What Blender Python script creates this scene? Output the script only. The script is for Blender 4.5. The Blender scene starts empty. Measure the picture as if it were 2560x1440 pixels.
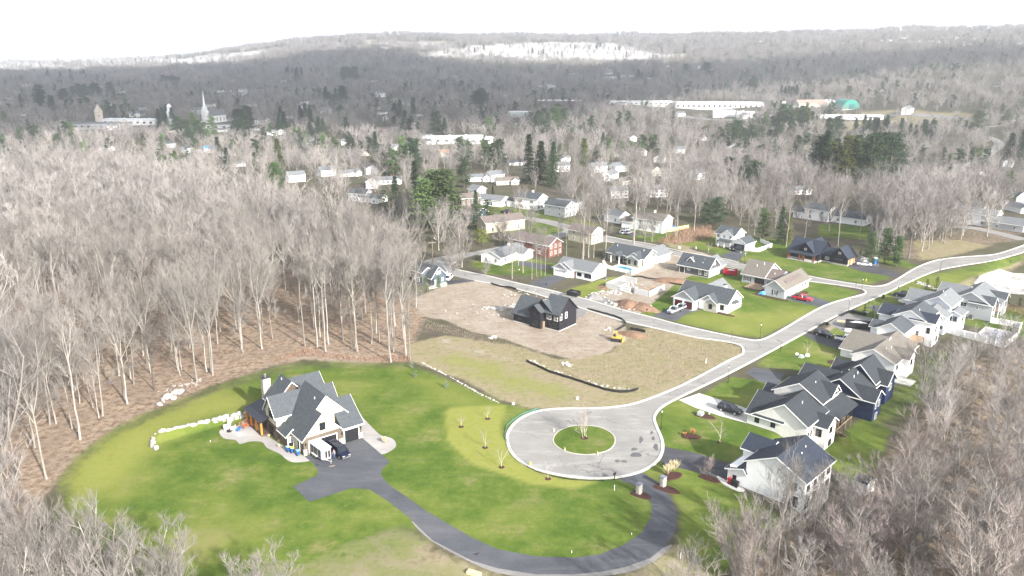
import bpy, bmesh, math, random
import numpy as np
from mathutils import Vector, Matrix
from mathutils.geometry import tessellate_polygon
R = math.radians
C = bpy.context.scene.collection
scn = bpy.context.scene
rnd = random.Random(7)

# ---------------------------------------------------------------- camera
F, HOR, CH = 2030.0, 110.0, 70.0          # focal length and horizon row of the 2560x1440 photo, height
PIT = math.atan((720 - HOR) / F)
cam_d = bpy.data.cameras.new('camera')
cam = bpy.data.objects.new('camera', cam_d)
C.objects.link(cam)
cam.location = (0, 0, CH)
cam.rotation_euler = (R(90) - PIT, 0, 0)
cam_d.sensor_width = 36
cam_d.lens = 36 * F / 2560
cam_d.clip_start = 0.5
cam_d.clip_end = 30000
scn.camera = cam
scn.render.resolution_x = 1024
scn.render.resolution_y = 576

# ---------------------------------------------------------------- light
SUN_EL, SUN_AZ = 26.0, math.degrees(math.atan2(0.62, -0.785))   # azimuth of the sun measured from +Y clockwise
w = bpy.data.worlds.new("World")
scn.world = w
w.use_nodes = True
nt = w.node_tree
nt.nodes.clear()
sky = nt.nodes.new('ShaderNodeTexSky')
sky.sky_type = 'NISHITA'
sky.sun_disc = False
sky.sun_elevation = R(SUN_EL)
sky.sun_rotation = R(SUN_AZ)
sky.air_density = 1.0
sky.dust_density = 4.0
sky.ozone_density = 1.0
hs = nt.nodes.new('ShaderNodeHueSaturation')      # thin white overcast over the whole sky
hs.inputs['Saturation'].default_value = 0.35
bg = nt.nodes.new('ShaderNodeBackground')
bg.inputs['Strength'].default_value = 0.13
wo = nt.nodes.new('ShaderNodeOutputWorld')
nt.links.new(sky.outputs[0], hs.inputs['Color'])
tcw = nt.nodes.new('ShaderNodeTexCoord'); sp_ = nt.nodes.new('ShaderNodeSeparateXYZ'); mrw = nt.nodes.new('ShaderNodeMapRange')
mrw.inputs['From Min'].default_value = .05; mrw.inputs['From Max'].default_value = .45; mrw.inputs['To Min'].default_value = 1; mrw.inputs['To Max'].default_value = .25
mxw = nt.nodes.new('ShaderNodeMix'); mxw.data_type = 'RGBA'; mxw.inputs[7].default_value = (4.9, 5.2, 5.7, 1)     # bright cloud sheet, brightest low down
nt.links.new(tcw.outputs['Generated'], sp_.inputs[0]); nt.links.new(sp_.outputs['Z'], mrw.inputs['Value']); nt.links.new(mrw.outputs[0], mxw.inputs[0])
nt.links.new(hs.outputs[0], mxw.inputs[6]); nt.links.new(mxw.outputs[2], bg.inputs['Color'])
nt.links.new(bg.outputs[0], wo.inputs['Surface'])
sd = bpy.data.lights.new('sun', 'SUN')
sd.energy = 4.0
sd.angle = R(1.2)
sd.color = (1.0, 0.95, 0.88)
sun = bpy.data.objects.new('sun', sd)
C.objects.link(sun)
sv = Vector((0.62 * math.cos(R(SUN_EL)), -0.785 * math.cos(R(SUN_EL)), math.sin(R(SUN_EL))))
sun.rotation_euler = sv.to_track_quat('Z', 'Y').to_euler()
sun.location = (100, -100, 200)
scn.view_settings.view_transform = 'Standard'
scn.view_settings.look = 'None'
scn.view_settings.gamma = 1
scn.view_settings.exposure = 1.47

# ---------------------------------------------------------------- terrain and pixel <-> ground
def flatP(px, py, z=0.0):
    u = (px - 1280) / F; v = (720 - py) / F
    dy = math.cos(PIT) + v * math.sin(PIT); dz = -math.sin(PIT) + v * math.cos(PIT)
    t = (z - CH) / dz
    return (u * t, dy * t)
def projN(x, y, z):
    dz = z - CH
    fw = y * math.cos(PIT) - dz * math.sin(PIT); up = y * math.sin(PIT) + dz * math.cos(PIT)
    fw = np.maximum(fw, 1e-3)
    return 1280 + F * x / fw, 720 - F * up / fw
def sm(t):
    t = np.clip(t, 0, 1); return t * t * (3 - 2 * t)
RO = flatP(1866.7, 1057); RC, RS = math.cos(R(48)), math.sin(R(48))
def rfr(x, y):                            # frame of the row of houses on the right
    x = x - RO[0]; y = y - RO[1]
    return x * RC + y * RS, -x * RS + y * RC
def rinv(u, v):
    return RO[0] + u * RC - v * RS, RO[1] + u * RS + v * RC
WA = np.array(flatP(622, 1042)); WB = np.array(flatP(395, 1108))
colx = [-900, 0, 300, 500, 600, 750, 900, 1100, 1300, 1600, 2000, 2200, 2560, 3400]
ztop = [-45, -35, -10, 15, 44, 74, 97, 102, 100, 98, 103, 108, 106, 100]
dtop = [4000, 4000, 3800, 3600, 3500, 3500, 3500, 3500, 3600, 3600, 3200, 3000, 2700, 2700]
dsta = [2500, 2500, 2300, 2100, 1900, 1800, 1700, 1900, 2000, 1700, 1300, 1100, 900, 900]
def lump(x, y):
    return (np.sin(x * .0131 + 1.3) * np.cos(y * .0107 + .4) + .5 * np.sin(x * .031 + y * .023) + .3 * np.cos(x * .063 - y * .051 + 2))
def H(x, y):
    x = np.asarray(x, float); y = np.asarray(y, float)
    D = np.sqrt(x * x + y * y) + 1e-6
    pxc = 1280 + F * x / np.maximum(y, 1)
    z = -16 * sm((D - 430) / 260)
    t = np.clip((D - np.interp(pxc, colx, dsta)) / (np.interp(pxc, colx, dtop) - np.interp(pxc, colx, dsta)), 0, 1.25)
    zt = np.interp(pxc, colx, ztop) + 16
    z = z + zt * np.where(t < 1, t * (1.15 - .15 * t), 1 - 1.2 * (t - 1))
    z = z + 5 * lump(x, y) * sm((D - 700) / 900)
    u, v = rfr(x, y)
    v2 = v + 13 * sm((-u - 8) / 14)
    m = 1 - sm((u - 150) / 60)
    z = z - m * (2.3 * sm((-v2 - 5) / 7.5) + 6 * sm((-v2 - 22) / 45))
    ab = WB - WA; L = math.hypot(*ab); ab = ab / L
    dx = x - WA[0]; dy = y - WA[1]
    s = dx * ab[0] + dy * ab[1]; n = dx * ab[1] - dy * ab[0]
    n = np.where(ab[0] < 0, n, -n)                    # positive: uphill (away from the camera)
    up = sm((n - .35) / .8) * np.exp(-np.maximum(n, 0) / 18) * sm((s + 3) / 4) * sm((L + 1.0 - s) / 2)
    z = z + 1.1 * up
    wl = sm((-x - 45) / 40) * sm((y - 120) / 60) * (1 - sm((y - 330) / 60))
    z = z + .5 * lump(x * 3, y * 3) * wl
    return z
def h1(x, y): return float(H(x, y))
def G(px, py, up=0.0):                    # the ground point seen at a pixel of the photo
    u = (px - 1280) / F; v = (720 - py) / F
    d = np.array([u, math.cos(PIT) + v * math.sin(PIT), -math.sin(PIT) + v * math.cos(PIT)])
    lo, hi = 60.0, None
    ts = np.concatenate([np.arange(60, 700, 2.0), np.arange(700, 6000, 15.0)])
    zz = CH + d[2] * ts - H(d[0] * ts, d[1] * ts) - up
    k = np.argmax(zz < 0)
    if zz[k] >= 0: k = len(ts) - 1
    a, b = ts[max(k - 1, 0)], ts[k]
    for _ in range(25):
        m = (a + b) / 2
        if CH + d[2] * m - h1(d[0] * m, d[1] * m) - up < 0: b = m
        else: a = m
    x, y = d[0] * b, d[1] * b
    return Vector((x, y, h1(x, y)))

# ---------------------------------------------------------------- materials
MATS = {}
def mat(name, col, rough=.8, var=.12, scale=3.0, metal=0.0, spec=.3, bump=0.0, bscale=20.0, emis=None, stripes=None):
    if name in MATS: return MATS[name]
    m = bpy.data.materials.new(name); m.use_nodes = True
    n = m.node_tree.nodes; l = m.node_tree.links
    b = n['Principled BSDF']
    b.inputs['Roughness'].default_value = rough
    b.inputs['Metallic'].default_value = metal
    b.inputs['Specular IOR Level'].default_value = spec
    tc = n.new('ShaderNodeTexCoord')
    if var > 0:
        no = n.new('ShaderNodeTexNoise'); no.inputs['Scale'].default_value = scale; no.inputs['Detail'].default_value = 5
        l.new(tc.outputs['Object'], no.inputs['Vector'])
        mp = n.new('ShaderNodeMapRange')
        mp.inputs['From Min'].default_value = .3; mp.inputs['From Max'].default_value = .7
        mp.inputs['To Min'].default_value = 1 - var; mp.inputs['To Max'].default_value = 1 + var
        l.new(no.outputs['Fac'], mp.inputs['Value'])
        vm = n.new('ShaderNodeVectorMath'); vm.operation = 'SCALE'; vm.inputs[0].default_value = col
        l.new(mp.outputs[0], vm.inputs['Scale'])
        out = vm.outputs[0]
        if stripes:                                   # clapboard or batten shadow lines
            wv = n.new('ShaderNodeTexWave'); wv.inputs['Scale'].default_value = stripes[1]
            wv.bands_direction = stripes[0]; wv.wave_profile = 'SAW' if stripes[0] == 'Z' else 'SIN'
            l.new(tc.outputs['Object'], wv.inputs['Vector'])
            mr = n.new('ShaderNodeMapRange'); mr.inputs['To Min'].default_value = 1 - stripes[2]; mr.inputs['To Max'].default_value = 1
            l.new(wv.outputs['Fac'], mr.inputs['Value'])
            v2 = n.new('ShaderNodeVectorMath'); v2.operation = 'SCALE'
            l.new(out, v2.inputs[0]); l.new(mr.outputs[0], v2.inputs['Scale']); out = v2.outputs[0]
        l.new(out, b.inputs['Base Color'])
    else:
        b.inputs['Base Color'].default_value = (*col, 1)
    if bump > 0:
        nb = n.new('ShaderNodeTexNoise'); nb.inputs['Scale'].default_value = bscale; nb.inputs['Detail'].default_value = 6
        l.new(tc.outputs['Object'], nb.inputs['Vector'])
        bp = n.new('ShaderNodeBump'); bp.inputs['Strength'].default_value = bump; bp.inputs['Distance'].default_value = .05
        l.new(nb.outputs['Fac'], bp.inputs['Height']); l.new(bp.outputs[0], b.inputs['Normal'])
    MATS[name] = m
    return m
def tint_inst(name, col, var, rough=.9):               # colour that differs from tree to tree and inside the crown
    if name in MATS: return MATS[name]
    m = mat(name, col, rough, var, .35, spec=.15)
    n = m.node_tree.nodes; l = m.node_tree.links; b = n['Principled BSDF']
    oi = n.new('ShaderNodeObjectInfo')
    hv = n.new('ShaderNodeHueSaturation')
    mr = n.new('ShaderNodeMapRange'); mr.inputs['To Min'].default_value = 1 - var * 1.6; mr.inputs['To Max'].default_value = 1 + var * 1.6
    mh = n.new('ShaderNodeMapRange'); mh.inputs['To Min'].default_value = .485; mh.inputs['To Max'].default_value = .515
    wn = n.new('ShaderNodeTexWhiteNoise'); wn.noise_dimensions = '1D'
    l.new(oi.outputs['Random'], mr.inputs['Value']); l.new(mr.outputs[0], hv.inputs['Value'])
    l.new(oi.outputs['Random'], wn.inputs['W']); l.new(wn.outputs['Value'], mh.inputs['Value']); l.new(mh.outputs[0], hv.inputs['Hue'])
    src = b.inputs['Base Color'].links[0].from_socket
    l.new(src, hv.inputs['Color']); l.new(hv.outputs[0], b.inputs['Base Color'])
    return m
white = mat('white_siding', (.86, .86, .86), .6, .03, 1, stripes=('Z', 1.3, .10))
cream = mat('cream_board_siding', (.74, .73, .69), .6, .03, 1, stripes=('DIAGONAL', 1.2, .08))
trim = mat('white_trim', (.82, .82, .80), .5, .03, 2)
beige = mat('beige_siding', (.50, .47, .39), .65, .05, 1, stripes=('Z', 1.3, .12))
butter = mat('pale_yellow_board', (.50, .46, .35), .65, .04, 1, stripes=('DIAGONAL', 1.2, .08))
brown = mat('brown_shake_siding', (.115, .085, .065), .75, .12, 2, stripes=('Z', 1.3, .25))
taupe = mat('taupe_siding', (.125, .10, .078), .7, .07, 2, stripes=('Z', 1.3, .15))
blacks = mat('black_siding', (.020, .019, .026), .5, .1, 2, stripes=('Z', 1.3, .25))
dkgray = mat('dark_grey_siding', (.085, .085, .095), .6, .08, 2, stripes=('Z', 1.3, .2))
gray = mat('grey_siding', (.42, .43, .45), .65, .04, 2, stripes=('Z', 1.3, .12))
sage = mat('sage_siding', (.32, .32, .26), .65, .05, 2, stripes=('Z', 1.3, .12))
paleblue = mat('pale_blue_siding', (.62, .65, .70), .65, .03, 2, stripes=('Z', 1.3, .1))
navy = mat('navy_siding', (.022, .035, .085), .55, .08, 2, stripes=('Z', 1.3, .2))
bluehs = mat('slate_blue_siding', (.075, .10, .135), .6, .06, 2, stripes=('Z', 1.3, .15))
redbrick = mat('red_brick', (.19, .085, .065), .8, .15, 3, stripes=('Z', 2, .15))
r_dark = mat('charcoal_shingles', (.036, .042, .050), .85, .22, 2.2, bump=.4, bscale=9, stripes=('Z', 1.6, .25))
r_slate = mat('slate_shingles', (.070, .080, .090), .85, .2, 2.2, bump=.4, bscale=9, stripes=('Z', 1.6, .22))
r_light = mat('light_grey_shingles', (.17, .18, .19), .85, .18, 2.2, bump=.4, bscale=9, stripes=('Z', 1.6, .2))
r_tan = mat('tan_shingles', (.17, .155, .135), .85, .18, 2.2, bump=.4, bscale=9, stripes=('Z', 1.6, .2))
r_brown = mat('brown_shingles', (.16, .13, .12), .85, .15, 1.5, stripes=('Z', 1.6, .15))
r_blue = mat('dark_blue_grey_shingles', (.028, .036, .055), .8, .2, 2.2, bump=.3, bscale=9, stripes=('Z', 1.6, .2))
r_metal = mat('dark_metal_roofing', (.035, .042, .06), .35, .06, 2, metal=.3, spec=.5, stripes=('DIAGONAL', 1.6, .3))
glass = mat('dark_window_glass', (.012, .016, .022), .08, .0, spec=.8)
blackf = mat('black_window_frame', (.015, .015, .017), .4, .0)
garwhite = mat('white_garage_door', (.78, .78, .77), .5, .03, 2, stripes=('Z', 1.4, .12))
garblack = mat('black_garage_door', (.022, .022, .026), .35, .05, 2, stripes=('Z', 1.4, .45))
garred = mat('mahogany_garage_door', (.085, .018, .016), .45, .1, 2, stripes=('Z', 1.4, .2))
garwood = mat('cedar_garage_door', (.50, .22, .07), .5, .15, 2, stripes=('Z', 1.4, .2))
stone = mat('light_ledge_stone', (.52, .49, .43), .85, .3, 5, bump=.8, bscale=6, stripes=('Z', 2.6, .35))
concrete = mat('pale_concrete', (.50, .49, .465), .85, .07, 1.5)
timber = mat('honey_timber_post', (.45, .19, .035), .55, .15, 3)
decking = mat('new_deck_boards', (.33, .24, .16), .75, .15, 2, stripes=('Y', 3, .3))
darkmetal = mat('black_painted_metal', (.015, .015, .017), .4, .0, spec=.5)
boulderm = mat('pale_boulder_rock', (.36, .345, .33), .9, .25, 1.2, bump=1.0, bscale=3)
mulch = mat('dark_red_mulch', (.055, .022, .018), .95, .35, 6, bump=.6, bscale=12)
rubber = mat('tyre_rubber', (.02, .02, .02), .8, 0)
chrome = mat('bright_rim_metal', (.55, .55, .56), .3, 0, metal=.8)
lampg = mat('lamp_glass', (.75, .75, .7), .3, 0)
plasticw = mat('white_vinyl_fence', (.80, .80, .80), .4, .02, 1)
pole_w = mat('weathered_pole_wood', (.22, .17, .13), .85, .2, 3)
bark = mat('pale_bark', (.30, .27, .24), .9, .22, 1.3, spec=.15)
barkd = mat('dark_bark', (.15, .115, .09), .9, .2, 2, spec=.15)

# ---------------------------------------------------------------- mesh builder
class MB:
    def __init__(s): s.v = []; s.f = []; s.m = []; s.mats = []
    def mi(s, m):
        if m is None: return 0
        if m not in s.mats: s.mats.append(m)
        return s.mats.index(m)
    def add(s, vs, fs, m=None):
        o = len(s.v); k = s.mi(m)
        s.v.extend(tuple(p) for p in vs)
        for f in fs: s.f.append(tuple(i + o for i in f)); s.m.append(k)
        return s
    def hexa(s, b, t, m=None):                      # bottom and top quads, ccw from above
        n = len(b)
        fs = [tuple(range(n - 1, -1, -1)), tuple(range(n, 2 * n))]
        for i in range(n): j = (i + 1) % n; fs.append((i, j, n + j, n + i))
        return s.add(list(b) + list(t), fs, m)
    def box(s, x0, y0, z0, x1, y1, z1, m=None, tx=0, ty=0):
        x0, x1 = min(x0, x1), max(x0, x1); y0, y1 = min(y0, y1), max(y0, y1); z0, z1 = min(z0, z1), max(z0, z1)
        return s.hexa([(x0, y0, z0), (x1, y0, z0), (x1, y1, z0), (x0, y1, z0)],
                      [(x0 + tx, y0 + ty, z1), (x1 - tx, y0 + ty, z1), (x1 - tx, y1 - ty, z1), (x0 + tx, y1 - ty, z1)], m)
    def slab(s, q, th, m=None):                     # a sheet of corner points given a thickness downwards
        return s.hexa([(p[0], p[1], p[2] - th) for p in q], q, m)
    def tube(s, pts, rad, n=6, m=None, cap=True):
        pts = [Vector(p) for p in pts]; k = len(pts); vs = []; fs = []
        for i, p in enumerate(pts):
            d = (pts[min(i + 1, k - 1)] - pts[max(i - 1, 0)])
            d = d.normalized() if d.length > 1e-9 else Vector((0, 0, 1))
            a = d.orthogonal() if abs(d.z) < .99 else Vector((1, 0, 0)).cross(d)
            if abs(d.z) > .3: a = Vector((1, 0, 0)) - d * d.x
            a.normalize(); b = d.cross(a); r = rad[i] if hasattr(rad, '__len__') else rad
            for j in range(n):
                t = 2 * math.pi * j / n
                vs.append(p + a * (r * math.cos(t)) + b * (r * math.sin(t)))
        for i in range(k - 1):
            for j in range(n):
                q = (j + 1) % n
                fs.append((i * n + j, i * n + q, (i + 1) * n + q, (i + 1) * n + j))
        if cap: fs.append(tuple(range(n - 1, -1, -1))); fs.append(tuple((k - 1) * n + j for j in range(n)))
        return s.add(vs, fs, m)
    def lathe(s, prof, c=(0, 0, 0), n=16, m=None):
        vs = []; fs = []; k = len(prof)
        for r, z in prof:
            for j in range(n):
                t = 2 * math.pi * j / n
                vs.append((c[0] + r * math.cos(t), c[1] + r * math.sin(t), c[2] + z))
        for i in range(k - 1):
            for j in range(n):
                q = (j + 1) % n; fs.append((i * n + j, i * n + q, (i + 1) * n + q, (i + 1) * n + j))
        fs.append(tuple(range(n - 1, -1, -1))); fs.append(tuple((k - 1) * n + j for j in range(n)))
        return s.add(vs, fs, m)
    def blob(s, c, r, seed=0, m=None, sub=2, amp=.18):
        bm = bmesh.new(); bmesh.ops.create_icosphere(bm, subdivisions=sub, radius=1)
        rr = random.Random(seed); ph = [rr.uniform(0, 6) for _ in range(6)]
        for v in bm.verts:
            p = v.co
            k = 1 + amp * (math.sin(3 * p.x + ph[0]) + math.sin(4 * p.y + ph[1]) + math.sin(3.5 * p.z + ph[2])) / 1.6 + amp * .5 * math.sin(9 * p.x * p.y + ph[3])
            v.co = Vector((p.x * r[0] * k, p.y * r[1] * k, p.z * r[2] * k))
        vs = [(v.co.x + c[0], v.co.y + c[1], v.co.z + c[2]) for v in bm.verts]
        fs = [tuple(v.index for v in f.verts) for f in bm.faces]
        bm.free()
        return s.add(vs, fs, m)
    def data(s, name, m=None, smooth=False):
        me = bpy.data.meshes.new(name)
        me.from_pydata(s.v, [], s.f)
        mats = s.mats if s.mats else [m]
        for q in mats: me.materials.append(q)
        if len(mats) > 1: me.polygons.foreach_set('material_index', s.m)
        if smooth: me.polygons.foreach_set('use_smooth', [True] * len(s.f))
        me.update()
        return me
    def build(s, name, m=None, parent=None, smooth=False):
        o = bpy.data.objects.new(name, s.data(name, m, smooth))
        C.objects.link(o)
        if parent is not None: o.parent = parent
        return o
def tag(o, label=None, cat=None, group=None, kind=None):
    if label: o['label'] = label
    if cat: o['category'] = cat
    if group: o['group'] = group
    if kind: o['kind'] = kind
    return o
def thing(name, label, cat, loc=(0, 0, 0), rz=0.0, group=None):
    o = bpy.data.objects.new(name, None); C.objects.link(o)
    o.empty_display_size = .3
    o.location = loc; o.rotation_euler = (0, 0, rz)
    return tag(o, label, cat, group)
def dup(root, loc, rz=0.0, label=None, group=None, sc=None):
    r = root.copy(); C.objects.link(r); r.location = loc; r.rotation_euler = (0, 0, rz)
    if sc is not None: r.scale = (sc, sc, sc) if not hasattr(sc, '__len__') else sc
    if label: r['label'] = label
    if group: r['group'] = group
    for ch in list(root.children):
        c = ch.copy(); C.objects.link(c); c.parent = r
        for g in ch.children:
            d = g.copy(); C.objects.link(d); d.parent = c
    return r
def put(root, loc, rz=0.0, sc=None):
    root.location = loc; root.rotation_euler = (0, 0, rz)
    if sc is not None: root.scale = (sc, sc, sc) if not hasattr(sc, '__len__') else sc
    return root
def pxyaw(a, b):
    A = flatP(*a); B = flatP(*b); return math.atan2(B[1] - A[1], B[0] - A[0])
def spline(pts, closed=False, n=6):
    P = [Vector(p) for p in pts]; k = len(P); out = []
    rng = range(k) if closed else range(k - 1)
    for i in rng:
        p0 = P[(i - 1) % k] if closed or i > 0 else P[i]; p1 = P[i]; p2 = P[(i + 1) % k]
        p3 = P[(i + 2) % k] if closed or i + 2 < k else p2
        for j in range(n):
            t = j / n
            out.append(.5 * ((2 * p1) + (p2 - p0) * t + (2 * p0 - 5 * p1 + 4 * p2 - p3) * t * t + (3 * p1 - p0 - 3 * p2 + p3) * t ** 3))
    if not closed: out.append(P[-1])
    return out
# ---------------------------------------------------------------- the ground sheet
def grow(a, b, step, lo, hi, g):
    c = list(np.arange(a, b + .01, step))
    s = step
    while c[-1] < hi: s = min(s * g, 160); c.append(c[-1] + s)
    s = step; L = []
    x = a
    while x > lo: s = min(s * g, 160); x -= s; L.append(x)
    return np.array(L[::-1] + c)
gx = grow(-125, 190, .9, -6500, 6500, 1.05)
gy = grow(84, 320, .9, -60, 5000, 1.045)
GX, GY = np.meshgrid(gx, gy)
GZ = H(GX, GY)
nx, ny = len(gx), len(gy)
verts = np.stack([GX.ravel(), GY.ravel(), GZ.ravel()], 1)
ii = np.arange(nx * ny).reshape(ny, nx)
quads = np.stack([ii[:-1, :-1].ravel(), ii[:-1, 1:].ravel(), ii[1:, 1:].ravel(), ii[1:, :-1].ravel()], 1)
me = bpy.data.meshes.new('ground')
me.vertices.add(len(verts)); me.vertices.foreach_set('co', verts.ravel())
me.loops.add(quads.size); me.loops.foreach_set('vertex_index', quads.ravel())
me.polygons.add(len(quads)); me.polygons.foreach_set('loop_start', np.arange(0, quads.size, 4)); me.polygons.foreach_set('loop_total', np.full(len(quads), 4))
me.polygons.foreach_set('use_smooth', np.ones(len(quads), bool))
me.update(calc_edges=True)
PX, PY = projN(GX.ravel(), GY.ravel(), GZ.ravel())
PX = np.where(GY.ravel() < 60, -9999, PX)
def pip(px, py, poly):
    inside = np.zeros(px.shape, bool)
    n = len(poly)
    for i in range(n):
        x1, y1 = poly[i]; x2, y2 = poly[(i + 1) % n]
        c = ((y1 > py) != (y2 > py)) & (px < (x2 - x1) * (py - y1) / ((y2 - y1) + 1e-9) + x1)
        inside ^= c
    return inside
def edge_d(px, py, poly):
    d = np.full(px.shape, 1e9)
    n = len(poly)
    for i in range(n):
        x1, y1 = poly[i]; x2, y2 = poly[(i + 1) % n]
        vx, vy = x2 - x1, y2 - y1
        t = np.clip(((px - x1) * vx + (py - y1) * vy) / (vx * vx + vy * vy + 1e-9), 0, 1)
        d = np.minimum(d, np.hypot(px - x1 - t * vx, py - y1 - t * vy))
    return d
def paint(arr, poly, soft=1.5, val=1.0):
    """poly: corners read off the photo, turned into a patch of ground; soft = width of the ragged edge in metres"""
    g = [tuple(G(*p)[:2]) for p in poly]
    xs = [p[0] for p in g]; ys = [p[1] for p in g]
    X = GX.ravel(); Y = GY.ravel()
    k = np.nonzero((X > min(xs) - soft * 2) & (X < max(xs) + soft * 2) & (Y > min(ys) - soft * 2) & (Y < max(ys) + soft * 2))[0]
    if len(k) == 0: return
    ins = pip(X[k], Y[k], g); d = edge_d(X[k], Y[k], g)
    f = sm(.5 + np.where(ins, d, -d) / (2 * soft))
    arr[k] = arr[k] * (1 - f) + val * f
N = nx * ny
lawn = np.zeros(N); olive = np.zeros(N); meadow = np.zeros(N); dirt = np.zeros(N); litter = np.zeros(N); rock_glare = np.zeros(N)
# leaf litter under the left wood
paint(litter, [(-400, 700), (300, 640), (700, 660), (1040, 740), (1060, 800), (1040, 840), (1030, 905), (900, 908), (760, 900), (680, 915), (560, 955), (430, 1010), (290, 1070), (200, 1140), (100, 1250), (60, 1440), (-400, 1500)], 3)
paint(litter, [(1850, 1330), (2000, 1290), (2100, 1200), (2250, 1100), (2400, 900), (2560, 860), (3000, 900), (3000, 1500), (1750, 1500)], 3, .55)
paint(litter, [(2250, 600), (2560, 540), (2560, 600), (2420, 625), (2300, 650), (2200, 640)], 3, .5)
# dirt lot round the black house
paint(dirt, [(1040, 745), (1110, 712), (1180, 702), (1240, 712), (1300, 735), (1425, 770), (1470, 775), (1560, 808), (1572, 845), (1520, 880), (1440, 900), (1350, 880), (1270, 850), (1180, 830), (1110, 800), (1045, 790)], 1.5)
paint(dirt, [(700, 900), (760, 868), (860, 878), (1000, 895), (1020, 905), (900, 910)], 3, .55)
paint(dirt, [(1060, 820), (1120, 845), (1300, 900), (1260, 905), (1100, 870)], 3, .5)
# upper building lots
paint(dirt, [(1470, 745), (1530, 700), (1600, 670), (1690, 632), (1720, 620), (1810, 650), (1830, 680), (1820, 700), (1760, 715), (1700, 712), (1690, 770), (1640, 790), (1560, 775)], 1.5)
paint(dirt, [(2060, 822), (2110, 785), (2150, 795), (2210, 810), (2190, 850), (2140, 850)], 1, .8)
# meadow
paint(meadow, [(1020, 860), (1110, 838), (1280, 862), (1400, 900), (1530, 880), (1575, 825), (1640, 818), (1690, 826), (1850, 866), (1856, 885), (1810, 905), (1690, 970), (1610, 1004), (1540, 1018), (1400, 1020), (1330, 1022), (1250, 1000), (1160, 950), (1060, 915), (1030, 905)], 2)
paint(meadow, [(1620, 590), (1700, 570), (1800, 575), (1800, 600), (1700, 628)], 3, .9)
paint(meadow, [(2280, 600), (2400, 600), (2480, 615), (2380, 640), (2300, 652)], 3, .9)
paint(meadow, [(2330, 700), (2560, 640), (2560, 660), (2440, 690), (2420, 740), (2560, 770), (2700, 800), (2700, 860), (2500, 780), (2340, 720)], 3, .9)
paint(meadow, [(850, 1340), (990, 1310), (1080, 1350), (1180, 1410), (1300, 1445), (1500, 1450), (1620, 1400), (1700, 1350), (1790, 1440), (1750, 1500), (300, 1500), (600, 1430)], 3, .75)
# lawns
paint(lawn, [(850, 1340), (990, 1310), (1080, 1350), (1180, 1410), (1300, 1445), (1500, 1450), (1620, 1400), (1700, 1350), (1790, 1440), (1750, 1500), (300, 1500), (600, 1430)], 6, .42)
paint(lawn, [(150, 1195), (200, 1135), (300, 1065), (430, 1012), (560, 960), (680, 925), (760, 905), (900, 912), (1020, 912), (1060, 926), (1160, 965), (1250, 1006), (1330, 1025), (1290, 1045), (1265, 1080), (1300, 1150), (1400, 1192), (1560, 1197), (1640, 1260), (1640, 1340), (1560, 1400), (1300, 1400), (1080, 1320), (980, 1320), (850, 1370), (700, 1440), (600, 1500), (300, 1420), (150, 1300)], 2)
paint(lawn, [(1600, 1183), (1660, 1150), (1780, 1180), (1840, 1220), (1960, 1300), (1900, 1400), (1790, 1440), (1700, 1350), (1700, 1270), (1660, 1210)], 2)
paint(lawn, [(1650, 1020), (1690, 1000), (1760, 985), (1830, 942), (1960, 960), (1870, 1060), (1980, 1110), (1860, 1160), (1690, 1130), (1655, 1110), (1640, 1060)], 1)
paint(lawn, [(1890, 915), (1960, 845), (2040, 835), (2200, 820), (2170, 920), (2030, 930)], 1)
paint(lawn, [(2050, 1130), (2160, 1040), (2230, 1080), (2200, 1150), (2140, 1230)], 2)
paint(lawn, [(2180, 1080), (2140, 1010), (2240, 960), (2300, 880), (2380, 870), (2360, 950), (2280, 1040)], 3, .6)
paint(lawn, [(2380, 800), (2500, 760), (2640, 800), (2600, 860), (2450, 820)], 2)
paint(lawn, [(2170, 750), (2300, 690), (2420, 668), (2560, 634), (2560, 650), (2440, 690), (2330, 740), (2240, 760), (2200, 800), (2060, 840)], 2, .9)
paint(olive, [(2200, 740), (2290, 700), (2330, 690), (2440, 680), (2400, 720), (2330, 745)], 3, .5)
paint(lawn, [(1170, 660), (1240, 630), (1300, 640), (1400, 660), (1400, 700), (1330, 690), (1220, 688)], 2, .7)
paint(lawn, [(1110, 715), (1180, 700), (1190, 690), (1130, 700), (1040, 718), (1040, 730)], 1, .8)
paint(lawn, [(1390, 735), (1440, 715), (1530, 690), (1600, 690), (1540, 720), (1470, 748)], 2, .75)
paint(olive, [(1390, 735), (1440, 715), (1530, 690), (1600, 690), (1540, 720), (1470, 748)], 2, .5)
paint(lawn, [(1600, 785), (1700, 700), (1830, 650), (2020, 700), (2150, 730), (1990, 800), (1900, 845), (1800, 830), (1650, 795)], 1)
paint(olive, [(1690, 790), (1800, 780), (1960, 790), (2030, 760), (1990, 800), (1900, 845), (1800, 830), (1700, 805)], 4, .55)
paint(lawn, [(1700, 610), (1790, 590), (1970, 600), (2140, 660), (2240, 690), (2170, 712), (2010, 685), (1870, 655)], 2)
paint(lawn, [(1560, 570), (1640, 575), (1720, 560), (1700, 600), (1640, 606), (1540, 590)], 2, .8)
paint(lawn, [(2050, 560), (2180, 565), (2170, 600), (2040, 590)], 2, .9)
paint(lawn, [(2150, 650), (2230, 640), (2300, 665), (2280, 672)], 2, .8)
paint(lawn, [(1170, 500), (1360, 520), (1500, 560), (1500, 590), (1300, 600), (1200, 560)], 4, .6)
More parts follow.
